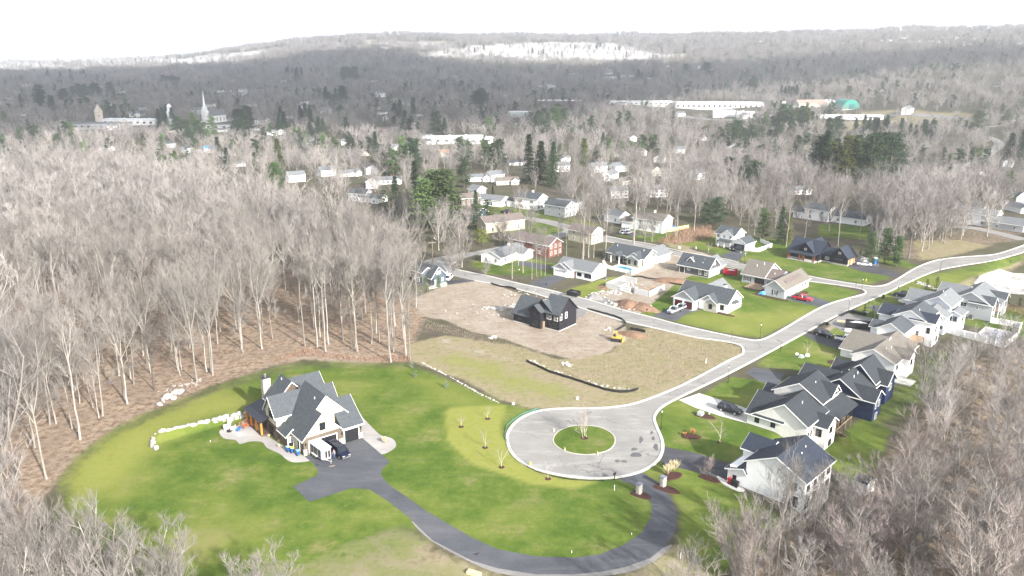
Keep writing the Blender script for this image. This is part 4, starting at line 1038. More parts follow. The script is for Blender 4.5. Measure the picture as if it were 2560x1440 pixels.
h = House('farmhouse', 'navy blue house with charcoal roofs and white trim behind the cream house', 'house', rh(21.5, 0), 48, wall=navy, roof=r_dark)
h.wing(0, -13.8, 14.6, -4.6, 2.1, 5.0, 'x', ridge=-9.3, zb=-3.4); h.wing(0.02, -16.3, 4.8, -10, 2.1, 3.8, 'y', ridge=2.3, zb=-3.6); h.wing(10, -15.4, 15.2, -10, 2.2, 4.2, 'y', ridge=12.6, zb=-3.4)
h.wing(8, -13.6, 15.3, -6.4, 2.8, 6.0, 'x', ridge=-10.4, zb=-3)
h.wing(2.5, -7, 9.3, 0, 2.2, 4.1, 'y', zb=-2); h.wing(9.6, -8, 15.6, -4, 2.2, 4.4, 'y', zb=-2)
h.window('S', -16.3, 1.3, .2, .7, 1.3); h.window('S', -16.3, 3, .2, .7, 1.3); h.window('S', -16.3, 2.1, -2.2, 1.2, 1.1); h.window('S', -15.4, 12.6, .3, 1.2, 1.3); h.window('S', -13.8, 7, .3, 1, 1.4); h.window('S', -13.8, 5.6, .3, .8, 1.4)
for y in (-10.6, -8.8): h.vent(4, y, 4.4, .5); h.vent(6, y, 4.6, .5)
h.done(); foot((*rh(29, -9), 12))

h = House('ranch_house', 'white ranch house with broad tan shingle roof, beside the white pickup truck', 'house', rh(45, 0), 48, wall=white, roof=r_tan)
h.wing(0, -12.7, 15.5, -3.4, 2.1, 4.3, 'x', ridge=-7.9, zb=-2.8); h.wing(2.2, -8, 15, 0, 2.0, 4.5, 'y', ridge=9.6, zb=-1); h.wing(4.5, -14.2, 9.5, -10, 2.2, 3.6, 'y', zb=-3)
h.window('S', -14.2, 7, .3, 1.2, 1.2, blackf); h.window('S', -12.7, 2, .2, 1, 1.3, blackf); h.window('W', 0, -7, 1, 1.3, .8, blackf); h.window('S', -12.7, 12.5, .2, 1.2, 1.3, blackf)
h.vent(3.5, -9.5, 3.6, .5); h.vent(5.4, -10, 3.6, .5)
h.part('patio_step', concrete, lambda b: b.box(0, -16.5, -2.9, 4, -12.8, -2.1))
h.done(); foot((*rh(52, -7), 12))

h = House('two_storey_house', 'big white two-storey house with dark roofs and unfinished timber deck', 'house', rh(74, 0), 48, wall=white, roof=r_slate)
h.wing(0, -12.6 + 2.2, 10, -3, 4.2, 6.1, 'x', ridge=-6.8, zb=-3); h.wing(.03, -12.6, 5.4, -7, 4.0, 5.4, 'y', ridge=2.8, zb=-3.4, roof=r_blue)
h.wing(-8, -7.9, 0, -1.8, 2.5, 4.3, 'x', ridge=-4.8, zb=-2.5); h.wing(3.5, -4, 10.5, 1.6, 2.8, 4.6, 'y', roof=r_blue); h.wing(-6.6, -3, -1.5, .2, 2.1, 3.2, 'y', roof=r_slate)
h.window('W', 0, -11.4, 1.2, .6, 1.3, blackf); h.window('W', 0, -9, -.2, .6, 1.4, gray); h.window('S', -12.6, 2, 1.4, 1, 1.2, blackf); h.window('S', -12.6, 3.8, -1.4, 1, 1.2, blackf)
h.part('deck', decking, lambda b: b.box(-6.6, -11, .0, -.2, -8, .15))
for q in ((-6.3, -10.8), (-3.3, -10.8), (-.6, -10.8)): h.post(*q, -3, 0, .09, pole_w, 'deck_post')
h.vent(3, -8, 5.6, .5)
h.done(); foot((*rh(77, -6), 12))

h = House('two_storey_house', 'pale blue-grey house with grey roofs and a small tower bay, inside the walled pool yard', 'house', rh(90, 0), 48, wall=paleblue, roof=r_light)
h.wing(0, -12, 10, -5.2, 4.3, 6.5, 'x', ridge=-8.9, zb=-3); h.wing(-4.2, -12.2, 0, -6.6, 2.5, 4.5, 'x', ridge=-8.9, zb=-3); h.wing(1, -14.6, 5.5, -11, 2.3, 3.1, 'x', zb=-3.4)
h.wing(4, -7, 12, 0, 3.0, 5.2, 'y', zb=-1)
h.window('W', -4.2, -8.6, 2.2, .8, .8, blackf); h.window('W', -4.2, -11.4, -.8, .6, .8, blackf); h.window('W', 1, -13.2, .4, .8, 1.2, blackf); h.window('W', 1, -12, .4, .8, 1.2, blackf); h.window('S', -14.6, 3, .4, 1.3, 1.2, blackf)
h.window('S', -12, 2.5, 2.6, 1, 1.1, blackf); h.window('S', -12, 7.5, 2.6, 1, 1.1, blackf)
h.vent(3, -9.6, 6, .7); h.vent(5, -8.6, 6.3, .7)
h.done(); foot((*rh(93, -8), 12))

h = House('two_storey_house', 'pale grey house with corner porches, last of the row before the white rock patch', 'house', rh(106, 0), 48, wall=gray, roof=r_light)
h.wing(0, -17.6, 13.5, -9, 2.4, 4.9, 'x', ridge=-13, zb=-3); h.wing(.02, -18.6, 4, -13, 2.3, 3.9, 'y', zb=-3.4, roof=r_slate); h.wing(8, -19.8, 12, -13, 2.3, 3.7, 'y', zb=-3.4, roof=r_slate)
h.wing(3, -11, 12, -4, 2.4, 4.4, 'y', zb=-1)
h.window('W', 0, -11.5, .6, 1.6, 1.1, trim, 1); h.window('W', 0, -15, .5, .5, .9, trim); h.window('S', -18.6, 2, .3, .9, 1.2, blackf); h.window('S', -18.6, 2, -2, .9, 1, blackf); h.window('S', -19.8, 10, .2, 1.2, 1.6, blackf)
h.railing([(4.2, -19.6), (8, -19.6)], -.2, m=trim)
h.part('deck', decking, lambda b: b.box(4, -19.6, -.4, 8, -17.6, -.2))
for x in (4.2, 7.8): h.post(x, -19.4, -3, 2.3, .12)
h.shed([(4, -20, 2.3), (8, -20, 2.3), (8, -17.4, 2.7), (4, -17.4, 2.7)])
h.done(); foot((*rh(112, -12), 13))

# pool yard
fp = [rh(88.4, -11.6), rh(86.6, -21.9), rh(86.2, -26.2), rh(96, -26.8), rh(105.7, -26), rh(104.8, -18.8)]
yardfence('tall white vinyl fence enclosing the pool yard behind the pale blue-grey house', fp, 1.7)
def pz(u, v, dz=0): return h1(*rh(u, v)) + dz
zp = pz(95, -22, .25)
slab_thing('pool_surround', None, None, [rh(*q) for q in ((90, -18.6), (89.6, -25.5), (99.8, -25.8), (100, -18.8))], zp - 1.2, zp, concrete, 'structure')
slab_thing('pool_cover', 'covered swimming pool with grey and dark blue sheet inside the tall white fence', 'pool', [rh(*q) for q in ((91.3, -19.6), (91.0, -24.4), (98.3, -24.6), (98.5, -19.8))], zp, zp + .06, mat('pool_cover_sheet', (.34, .36, .42), .4, .2, .6))
slab_thing('garden_path', None, None, [rh(*q) for q in ((92, -14.9), (92, -18.6), (93.4, -18.6), (93.4, -14.9))], pz(92.5, -17) - .3, pz(92.5, -15.5, .05), concrete, 'structure')
# garden shed beside the nearest white house
sp = G(2158, 1225)
h = House('garden_shed', 'small white garden shed with dark roof among bare bushes, lower right', 'shed', (sp.x, sp.y), 40, sp.z, wall=white, roof=r_dark)
h.wing(-1.5, -1.1, 1.5, 1.1, 1.9, 2.5, 'y', zb=-.2, ov=.15); h.door('S', -1.1, 0, 0, .9, 1.6, garwhite); h.done()

# ---- older houses beyond the new street
def simple(name, label, px, py, yaw, L, Wd, ze, zr, wall, roof, ax='x', ch=False, gar=False, wins=3, group=None, up=0, sh=None, tr=trim, extra=None):
    g = G(px, py)
    h = House(name, label, 'house', (g.x, g.y), yaw, g.z, wall=wall, roof=roof, tr=tr, group=group)
    h.wing(0, 0, L, Wd, ze, zr, ax, zb=-1.0)
    rows = [.8] + ([3.0] if ze > 4 else [])
    for z in rows:
        for i in range(wins):
            h.window('S', 0, L * (i + .5) / wins, z, .85, 1.15, shut=sh)
        for i in range(max(1, wins - 1)): h.window('W', 0, Wd * (i + .5) / max(1, wins - 1), z, .8, 1.1, shut=sh)
    if gar: h.garage('S' if gar == 'S' else 'W', 0, (L if gar == 'S' else Wd) * .3, 2.4, 2.1)
    if ch: h.chimney(L * .7, Wd * .5, ze - .5, zr + .9, .8, .6, redbrick if wall is not white else trim, False)
    if extra: h.wing(*extra[:4], extra[4], extra[5], extra[6], zb=-1)
    foot((*loc((g.x, g.y), yaw, L / 2, Wd / 2), max(L, Wd) * .62 + 2))
    return h.done()
simple('ranch_house', 'white gabled ranch house with chimney across the side street from the slate blue house', 1252, 664, 56, 15, 8, 2.6, 4.2, white, r_light, 'x', True, extra=(9, -3, 15, 1, 2.4, 3.6, 'y'))
simple('brick_house', 'dark red brick house with brown roof behind the thin pale trunks', 1372, 645, 50, 7.5, 17, 4.3, 6.2, redbrick, r_brown, 'y')
simple('ranch_house', 'long pink-roofed ranch house with garage, in front of the round clipped yew', 1215, 584, 28, 17, 8, 4.0, 5.8, butter, r_brown, 'x', True, 'W')
simple('ranch_house', 'long white single-storey ranch house with light roof, left of the grey-roofed colonial', 1252, 518, 60, 8, 19, 2.7, 4.3, white, r_light, 'y', gar='W')
simple('colonial_house', 'grey-roofed two-storey colonial house with dark shutters and white chimney', 1343, 527, 55, 8, 12, 4.9, 6.9, white, r_slate, 'y', True, sh=blackf, extra=(1, 12, 7, 17, 2.6, 4, 'y'))
simple('colonial_house', 'cream two-storey house beside the blue above-ground pool', 1655, 584, 52, 8, 13, 4.7, 6.7, white, r_tan, 'y', True, extra=(0, 13, 7, 18, 2.6, 4, 'y'))
simple('ranch_house', 'dark roofed low house left of the round clipped yew', 1190, 552, 55, 8, 12, 2.7, 4.6, bluehs, r_brown, 'y', True)
simple('colonial_house', 'white two-storey house with black shutters behind the long black house', 2068, 556, 45, 8, 10, 4.6, 6.4, white, r_slate, 'y', gar='W', extra=(0, 10, 7, 15, 2.6, 4, 'y'))
simple('ranch_house', 'white low house with dark roof right behind the lone bare trees', 2160, 566, 48, 9, 14, 2.7, 5.0, white, r_slate, 'y')
simple('colonial_house', 'long white colonial house through the trees at the right edge', 2484, 570, 44, 8, 16, 4.6, 6.4, white, r_light, 'y', sh=blackf)
simple('ranch_house', 'grey house with blue-grey roof cut by the right edge of the photo', 2556, 582, 44, 8, 12, 2.7, 4.6, gray, r_light, 'y')
simple('cottage', 'yellow gabled cottage seen between the pale trunks above the small white ranch house', 1478, 612, 46, 7, 11, 4.2, 6.0, butter, r_brown, 'y')
simple('cottage', 'white outbuilding under the trees behind the dark-roofed low house', 1192, 494, 45, 6, 6, 3.6, 5.2, white, r_light, 'y')
simple('colonial_house', 'grey two-storey house in the thicket right of the colonial house', 1412, 545, 50, 8, 11, 4.6, 6.4, gray, r_slate, 'y')
simple('cottage', 'small white house beside the yellow gable', 1548, 560, 45, 6, 8, 3.0, 4.8, white, r_light, 'y')
# ---------------------------------------------------------------- vehicles
def paint_m(name, c, metal=.3): return mat(name, c, .25, 0, metal=metal, spec=.6)
def hull(b, st, m):
    vs = []; fs = []
    for x, w_, zl, zh in st:
        ps = [(-w_ * .9, zl), (w_ * .9, zl), (w_, zl + .16), (w_, zh - .16), (w_ * .92, zh), (-w_ * .92, zh), (-w_, zh - .16), (-w_, zl + .16)]
        vs += [(x, y, z) for y, z in ps]
    k = 8
    for i in range(len(st) - 1):
        for j in range(k): q = (j + 1) % k; fs.append((i * k + j, (i + 1) * k + j, (i + 1) * k + q, i * k + q))
    fs.append(tuple(range(k))); fs.append(tuple((len(st) - 1) * k + j for j in range(k - 1, -1, -1)))
    fs = [f[::-1] for f in fs]
    b.add(vs, fs, m)
def vehicle(name, label, cat, kind, paint, L=4.8, Wd=1.9, Hh=1.75, group=None):
    t = thing(name, label, cat, group=group); w_ = Wd / 2; a = L / 2; b = MB()
    belt = {'suv': 1.05, 'sedan': .92, 'pickup': 1.1, 'van': 1.15}[kind]
    if kind == 'pickup':
        hull(b, [(-a, w_ * .96, .45, .95), (-a + .1, w_, .42, 1.12), (-a + 1.9, w_, .4, belt), (.2, w_, .38, belt), (a - 1.4, w_, .38, belt - .02), (a - .25, w_ * .96, .4, belt - .1), (a, w_ * .86, .45, .82)], paint)
        c0, c1, t0, t1 = -a + 1.95, a - 1.45, -a + 2.15, a - 2.1
    elif kind == 'sedan':
        hull(b, [(-a, w_ * .85, .4, .8), (-a + .25, w_ * .97, .32, .9), (-.2, w_, .3, belt), (a - 1.3, w_, .3, belt - .03), (a - .25, w_ * .93, .32, .75), (a, w_ * .8, .38, .62)], paint)
        c0, c1, t0, t1 = -a + .55, a - 1.25, -a + 1.25, a - 2.05
    elif kind == 'van':
        hull(b, [(-a, w_ * .93, .45, 1.1), (-a + .1, w_, .4, belt), (.5, w_, .38, belt), (a - 1.1, w_, .4, belt), (a - .2, w_ * .94, .42, .95), (a, w_ * .86, .48, .75)], paint)
        c0, c1, t0, t1 = -a + .05, a - 1.05, -a + .25, a - 1.7
    else:
        hull(b, [(-a, w_ * .9, .45, 1.0), (-a + .12, w_ * .98, .38, belt), (.2, w_, .36, belt), (a - 1.3, w_, .36, belt - .02), (a - .25, w_ * .95, .38, .92), (a, w_ * .84, .45, .75)], paint)
        c0, c1, t0, t1 = -a + .08, a - 1.3, -a + .4, a - 2.1
    b.build('body', parent=t, smooth=False)
    g = MB(); g.hexa([(c0, -w_ * .93, belt - .05), (c1, -w_ * .93, belt - .05), (c1, w_ * .93, belt - .05), (c0, w_ * .93, belt - .05)], [(t0, -w_ * .76, Hh - .07), (t1, -w_ * .76, Hh - .07), (t1, w_ * .76, Hh - .07), (t0, w_ * .76, Hh - .07)], glass)
    g.build('windows', parent=t)
    r = MB(); r.box(t0 - .05, -w_ * .78, Hh - .07, t1 + .05, w_ * .78, Hh, paint, .06, .06)
    for x0, x1 in ((c0, t0), (c1, t1), ((c0 + c1) / 2, (t0 + t1) / 2)):
        for s in (-1, 1): r.tube([(x0, s * w_ * .94, belt - .05), (x1, s * w_ * .775, Hh - .05)], .05, 4, paint)
    r.build('cabin_roof', parent=t)
    if kind == 'pickup':
        c = MB(); c.box(-a + .12, -w_ * .82, belt - .0, -a + 1.85, w_ * .82, belt + .03, rubber); c.build('cargo_bed', parent=t)
    if kind == 'suv':
        c = MB()
        for s in (-1, 1): c.tube([(t0 + .1, s * w_ * .7, Hh + .06), (t1 - .2, s * w_ * .7, Hh + .06)], .03, 4, darkmetal)
        c.build('roof_rack', parent=t)
    for x in (-a + .95, a - .95):
        for s in (-1, 1):
            q = MB(); q.tube([(x, s * (w_ - .16), .36), (x, s * (w_ + .03), .36)], .36, 14, rubber)
            wh = q.build('wheel', parent=t)
            q = MB(); q.tube([(x, s * (w_ + .03), .36), (x, s * (w_ + .045), .36)], .22, 10, chrome); q.build('rim', parent=wh)
    for s in (-1, 1):
        q = MB(); q.box(a - .12, s * w_ * .6 - .2, .68, a - .01, s * w_ * .6 + .2, .84, lampg); q.build('headlight', parent=t)
        q = MB(); q.box(-a - .01, s * w_ * .78 - .1, .75, -a + .08, s * w_ * .78 + .1, 1.0, mat('tail_lamp_red', (.35, .02, .02), .3, 0)); q.build('tail_light', parent=t)
        q = MB(); q.box(c1 - .25, s * (w_ + .02), belt, c1 - .05, s * (w_ + .2), belt + .16, darkmetal); q.build('wing_mirror', parent=t)
    q = MB(); q.box(a - .06, -w_ * .8, .42, a + .06, w_ * .8, .6, chrome if kind in ('van', 'pickup') else darkmetal); q.build('bumper', parent=t)
    q = MB(); q.box(a - .03, -w_ * .38, .64, a + .03, w_ * .38, .84, darkmetal); q.build('grille', parent=t)
    return t
pb = paint_m('black_car_paint', (.008, .009, .014)); pn = paint_m('dark_blue_car_paint', (.01, .016, .045)); pw = paint_m('white_car_paint', (.75, .75, .75), 0); ps_ = paint_m('silver_car_paint', (.48, .50, .53), .5); pr = paint_m('red_car_paint', (.42, .015, .03), .1)
def pxp(a, z=0): q = flatP(*a); return (q[0], q[1], h1(*q) + z)
def drive(v, rear, front):
    A = flatP(*rear); B_ = flatP(*front); put(v, ((A[0] + B_[0]) / 2, (A[1] + B_[1]) / 2, .03), math.atan2(B_[1] - A[1], B_[0] - A[0])); return v
# main house frame directions
v = vehicle('van', 'dark navy passenger van parked nose out by the open garage of the craftsman house', 'van', 'van', pn, 5.3, 1.95, 2.0)
q = loc(oM, 38, 5.1, -3.3); put(v, (*q, .03), R(38 - 86))
# horse trailer
t = thing('box_trailer', 'white and grey two-axle box trailer backed into the left garage bay', 'trailer')
tg = mat('trailer_grey', (.45, .46, .47), .5, .05); b = MB(); b.hexa([(-2.2, -.95, .45), (1.7, -.95, .45), (2.2, -.5, .45), (2.2, .5, .45), (1.7, .95, .45), (-2.2, .95, .45)], [(-2.2, -.95, 2.3), (1.7, -.95, 2.3), (2.2, -.5, 2.3), (2.2, .5, 2.3), (1.7, .95, 2.3), (-2.2, .95, 2.3)], tg); b.build('body', parent=t)
b = MB(); b.hexa([(-2.4, -1.05, 2.3), (1.8, -1.05, 2.3), (2.35, -.55, 2.3), (2.35, .55, 2.3), (1.8, 1.05, 2.3), (-2.4, 1.05, 2.3)], [(-2.4, -1.05, 2.4), (1.8, -1.05, 2.4), (2.35, -.55, 2.4), (2.35, .55, 2.4), (1.8, 1.05, 2.4), (-2.4, 1.05, 2.4)], pw); b.build('trailer_roof', parent=t)
for x0, x1 in ((-2.0, -1.1), (-.9, .2), (.5, 1.4)):
    for s in (-1, 1): b = MB(); b.box(x0, s * .94, .7, x1, s * .98, 2.15, darkmetal); b.build('side_panel', parent=t)
for s in (-.28, .28): b = MB(); b.box(2.18, s - .18, .8, 2.24, s + .18, 2.1, darkmetal); b.build('front_window', parent=t)
for x in (-.9, -.15):
    for s in (-1, 1): b = MB(); b.tube([(x, s * 1.0, .33), (x, s * 1.2, .33)], .33, 12, rubber); wh = b.build('wheel', parent=t); b = MB(); b.tube([(x, s * 1.2, .33), (x, s * 1.215, .33)], .2, 10, chrome); b.build('rim', parent=wh)
b = MB(); b.box(-1.4, -1.25, .62, .35, -1.0, .74, pw); b.box(-1.4, 1.0, .62, .35, 1.25, .74, pw); b.build('mudguard', parent=t)
b = MB(); b.tube([(2.2, -.5, .5), (3.4, 0, .5)], .06, 5, tg); b.tube([(2.2, .5, .5), (3.4, 0, .5)], .06, 5, tg); b.tube([(3.2, 0, .5), (3.2, 0, .02)], .04, 5, tg); b.build('drawbar', parent=t)
q = loc(oM, 38, 2.25, -2.3); put(t, (*q, .03), R(38 - 86))
b = MB(); b.box(-.5, -.12, 0, .5, .12, .08, pole_w); o = b.build('wood_plank'); q = loc(oM, 38, 2.2, -6.4); put(o, (*q, .04), R(20)); tag(o, 'pale plank lying on the asphalt in front of the box trailer', 'plank')
drive(vehicle('suv', 'black suv parked on the white concrete driveway of the cream house', 'suv', 'suv', pb, 4.8, 1.9, 1.72), (1801, 1023), (1848, 1037))
drive(vehicle('suv', 'black suv on the black driveway, ahead of the white pickup', 'suv', 'suv', pb, 4.6, 1.85, 1.6), (2040, 836), (2077, 845))
drive(vehicle('pickup_truck', 'white pickup truck on the black driveway beside the tan-roofed house', 'pickup truck', 'pickup', pw, 5.4, 1.95, 1.8), (2096, 851), (2136, 858))
drive(vehicle('pickup_truck', 'black pickup truck on the driveway beside the round stone bed', 'pickup truck', 'pickup', pb, 5.5, 1.95, 1.8), (2277, 745), (2241, 740))
drive(vehicle('pickup_truck', 'bright red pickup truck beside the farmhouse with three garage doors', 'pickup truck', 'pickup', pr, 5.6, 1.95, 1.8), (1985, 747), (2027, 755))
drive(vehicle('pickup_truck', 'silver pickup truck nearer the street on the ranch house driveway', 'pickup truck', 'pickup', ps_, 5.4, 1.95, 1.8), (1702, 774), (1671, 787))
drive(vehicle('sedan', 'silver car nearer the red garage doors of the ranch house', 'car', 'sedan', ps_, 4.6, 1.85, 1.45), (1695, 775), (1721, 766))
drive(vehicle('pickup_truck', 'dark pickup truck backed up to the open garage of the white two-storey house', 'pickup truck', 'pickup', pb, 5.2, 1.95, 1.8), (1852, 622), (1842, 633))
drive(vehicle('sedan', 'dark car left of the pickup by the open garage of the white two-storey house', 'car', 'sedan', pb, 4.5, 1.85, 1.45), (1838, 620), (1828, 629))
drive(vehicle('suv', 'white van parked behind the slate blue house', 'van', 'van', pw, 4.8, 1.9, 1.9), (1118, 703), (1126, 695))
drive(vehicle('sedan', 'pale car on the left of the three cars by the cream two-storey house', 'car', 'sedan', ps_, 4.5, 1.8, 1.45), (1553, 586), (1566, 582))
drive(vehicle('suv', 'pale blue suv at the back of the three cars by the cream two-storey house', 'suv', 'suv', ps_, 4.5, 1.8, 1.6), (1560, 580), (1573, 576))
drive(vehicle('sedan', 'silver car nearest the house of the three cars by the cream two-storey house', 'car', 'sedan', ps_, 4.5, 1.8, 1.45), (1566, 586), (1578, 582))
v = vehicle('pickup_truck', 'dark blue pickup between the long white ranch house and the colonial house', 'pickup truck', 'pickup', pn, 5.2, 1.95, 1.8); g = G(1268, 532); put(v, g, R(30))
v = vehicle('sedan', 'black car on the far highway at the upper right', 'car', 'sedan', pb, 4.6, 1.85, 1.5); g = G(2392, 308); put(v, g + Vector((0, 0, .5)), R(10), 1.3)
v = vehicle('sedan', 'white car on the country road bend at the right', 'car', 'sedan', pw, 4.6, 1.85, 1.5); g = G(2040, 649); put(v, G(2160, 664), R(160))
# ---------------------------------------------------------------- site machinery and bins
yel = mat('machine_yellow', (.48, .33, .08), .6, .1)
t = thing('bulldozer', 'small yellow bulldozer on the dirt lot beside the black house', 'bulldozer')
for s in (-1, 1):
    b = MB(); pr_ = [(-1.3, .35), (-1.1, .05), (1.0, .05), (1.3, .4), (1.0, .75), (-1.1, .75)]
    b.hexa([(x, s * .75 - .22, z) for x, z in pr_], [(x, s * .75 + .22, z) for x, z in pr_], rubber); b.build('track', parent=t)
b = MB(); b.box(-1.1, -.5, .5, 1.2, .5, 1.15, yel); b.box(.1, -.45, 1.15, 1.25, .45, 1.5, yel); b.build('body', parent=t)
b = MB(); b.box(-.9, -.5, 2.2, .2, .5, 2.3, yel)
for x in (-.85, .1):
    for s in (-.45, .45): b.tube([(x, s, 1.1), (x, s, 2.2)], .05, 4, yel)
b.box(-.8, -.3, 1.1, -.3, .3, 1.6, rubber); b.build('cab', parent=t)
b = MB(); b.box(1.6, -1.3, .1, 1.75, 1.3, .95, yel); b.tube([(1.65, .6, .4), (.6, .8, .4)], .07, 4, yel); b.tube([(1.65, -.6, .4), (.6, -.8, .4)], .07, 4, yel); b.build('blade', parent=t)
put(t, pxp((1541, 852)), R(-20), 1.0)
def skip(label, px, yaw, m, L=6, Wd=2.3, Hh=1.6, fill=None):
    t = thing('dumpster', label, 'dumpster'); b = MB()
    b.box(-L / 2, -Wd / 2, .15, L / 2, Wd / 2, .3, m)
    for s in (-1, 1): b.box(-L / 2, s * Wd / 2 - .05, .3, L / 2, s * Wd / 2 + .05, Hh, m)
    for s in (-1, 1): b.box(s * L / 2 - .05, -Wd / 2 + .06, .3, s * L / 2 + .05, Wd / 2 - .06, Hh, m)
    b.build('bin', parent=t); b = MB()
    k = int(L / .9)
    for i in range(k + 1):
        for s in (-1, 1): b.box(-L / 2 + i * L / k - .05, s * (Wd / 2 + .05), .3, -L / 2 + i * L / k + .05, s * (Wd / 2 + .12), Hh, m)
    for s in (-1, 1): b.box(-L / 2, s * (Wd / 2 + .055), Hh - .1, L / 2, s * (Wd / 2 + .13), Hh + .02, m)
    b.build('ribs', parent=t)
    if fill: b = MB(); b.blob((0, 0, Hh - .4), (L * .42, Wd * .4, .5), 3, fill, 2, .25); b.build('rubbish', parent=t)
    put(t, px, yaw); return t
a = flatP(2126, 818); b_ = flatP(2165, 822)
skip('long black roll-off dumpster on the gravel lot in front of the big white house', ((a[0] + b_[0]) / 2, (a[1] + b_[1]) / 2, .03), math.atan2(b_[1] - a[1], b_[0] - a[0]), darkmetal, 6.2, 2.3, 1.7, fill=trim)
skip('red dumpster with pale rubbish beside the dark grey cape house', pxp((1826, 686)), R(-20), mat('red_steel', (.38, .012, .03), .5, .08), 4.2, 2.1, 1.6, fill=trim)
skip('dark dumpster at the roadside below the foundation walls', pxp((1434, 739)), R(-38), darkmetal, 3.4, 2.0, 1.4, fill=mat('dark_rubbish', (.06, .06, .08), .8, .4))
t = thing('portable_toilet', 'blue portable toilet with white roof beside the black lodge house', 'portable toilet'); pbl = mat('toilet_blue', (.02, .12, .42), .5, .05)
b = MB(); b.box(-.55, -.55, .05, .55, .55, 2.1, pbl); b.build('cabin', parent=t); b = MB(); b.box(-.6, -.6, 2.1, .6, .6, 2.3, trim, .25, .25); b.build('toilet_roof', parent=t); b = MB(); b.box(-.4, -.58, .15, .4, -.55, 1.95, mat('toilet_door_blue', (.03, .17, .5), .4, 0)); b.build('door', parent=t)
put(t, pxp((2186, 660)), R(20))
t = thing('utility_trailer', 'small white trailer beside the blue portable toilet', 'trailer'); b = MB(); b.box(-1.3, -.8, .5, 1.3, .8, 1.4, trim, .2, .1); b.build('body', parent=t)
for s in (-1, 1): b = MB(); b.tube([(0, s * .8, .3), (0, s * .95, .3)], .3, 10, rubber); b.build('wheel', parent=t)
put(t, pxp((2160, 656)), R(30))
def bin_(label, px, body, lid, group=None):
    t = thing('wheelie_bin', label, 'trash bin', group=group); b = MB()
    b.hexa([(-.22, -.25, .08), (.22, -.25, .08), (.22, .25, .08), (-.22, .25, .08)], [(-.3, -.33, .95), (.3, -.33, .95), (.3, .33, .95), (-.3, .33, .95)], body); b.build('body', parent=t)
    b = MB(); b.box(-.32, -.36, .95, .33, .36, 1.05, lid, .04, .04); b.build('lid', parent=t)
    b = MB(); b.tube([(-.25, -.28, .1), (-.25, .28, .1)], .1, 8, rubber); b.build('wheels', parent=t)
    put(t, px, R(rnd.uniform(30, 60))); return t
binb = mat('bin_blue', (.02, .09, .26), .45, 0); lidy = mat('bin_yellow', (.65, .55, .05), .45, 0); binr = mat('bin_red', (.4, .02, .03), .45, 0)
bin_('blue wheeled bin with yellow lid at the craftsman house side door, left of the other', (*loc(oM, 38, -1.2, 2.5), .05), binb, lidy)
bin_('blue wheeled bin with pale blue lid nearest the box trailer', (*loc(oM, 38, -.8, .9), .05), binb, mat('pale_blue_lid', (.2, .35, .5), .45, 0))
bin_('pale green topped blue bin behind the yellow-lidded bin', (*loc(oM, 38, -1.6, 3.3), .05), binb, mat('bin_pale_green', (.3, .5, .45), .5, 0))
for i, (x, m1, lb) in enumerate(((1824, binr, 'red bin at the garage corner of the bright white house'), (1832, darkmetal, 'black bin in the middle of the three beside the bright white house'), (1841, darkmetal, 'black bin farthest from the driveway beside the bright white house'))):
    bin_(lb, pxp((x, 1209 + (x - 1824) * .5)), m1, m1)
# air conditioners
def acunit(label, x, y, z=None, s=1.0):
    t = thing('air_conditioner', label, 'air conditioner'); b = MB(); b.box(-.4, -.4, .05, .4, .4, .85, mat('ac_grey', (.12, .12, .12), .6, .1)); b.build('casing', parent=t)
    b = MB(); b.lathe([(.3, 0), (.3, .05), (.1, .07)], (0, 0, .85), 12, darkmetal); b.build('fan', parent=t)
    b = MB(); b.box(-.5, -.5, -.1, .5, .5, .05, concrete); b.build('pad', parent=t)
    put(t, (x, y, h1(x, y) if z is None else z), R(48), s)
acunit('round-fan air conditioner in the nook behind the cream house', *rh(2.3, -12.8), None, 1.3)
acunit('air conditioner against the wall of the last grey house of the row', *rh(105, -14), None, 1.2)
acunit('air conditioner behind the small white ranch house', *flatP(1513, 699), 0)
# ---------------------------------------------------------------- street furniture
def lamp(px, label):
    t = thing('street_lamp', label, 'street lamp', group='black lantern lamps along the kerb'); b = MB()
    b.lathe([(.16, 0), (.16, .25), (.09, .4), (.05, .6), (.045, 3.3), (.08, 3.35)], (0, 0, 0), 8, darkmetal); b.build('post', parent=t)
    b = MB(); b.lathe([(.1, 0), (.17, .45)], (0, 0, 3.4), 6, lampg); b.build('lantern', parent=t)
    b = MB(); b.lathe([(.23, 0), (.05, .2), (.02, .32)], (0, 0, 3.85), 6, darkmetal); b.build('lamp_cap', parent=t)
    return put(t, pxp(px))
for q, lb in (((1653, 1072), 'black lantern lamp at the right kerb of the turning circle'), ((1820, 957), 'black lantern lamp on the verge above the concrete driveway'), ((1900, 846), 'black lantern lamp on the big corner lawn'),
              ((2121, 780), 'black lantern lamp beside the gravel lot with silt fence'), ((2154, 728), 'black lantern lamp at the mouth of the side street'), ((2350, 677), 'black lantern lamp on the bend in front of the white rock patch'),
              ((2527, 650), 'black lantern lamp nearest the right edge of the photo'), ((1850, 657), 'black lantern lamp by the driveway of the white two-storey house'), ((1861, 660), 'white-topped lantern lamp at the end of the upper street'), ((1298, 702), 'white-topped lantern lamp among the thin trunks by the upper street')):
    lamp(q, lb)
def mailbox(px, label, yaw=45):
    t = thing('mailbox', label, 'mailbox', group='black post mailboxes at the kerb'); b = MB(); b.box(-.05, -.05, 0, .05, .05, 1.05, darkmetal); b.build('post', parent=t)
    b = MB(); b.hexa([(-.3, -.13, 1.05), (.3, -.13, 1.05), (.3, .13, 1.05), (-.3, .13, 1.05)], [(-.3, -.08, 1.36), (.3, -.08, 1.36), (.3, .08, 1.36), (-.3, .08, 1.36)], darkmetal); b.build('box', parent=t)
    return put(t, pxp(px), R(yaw))
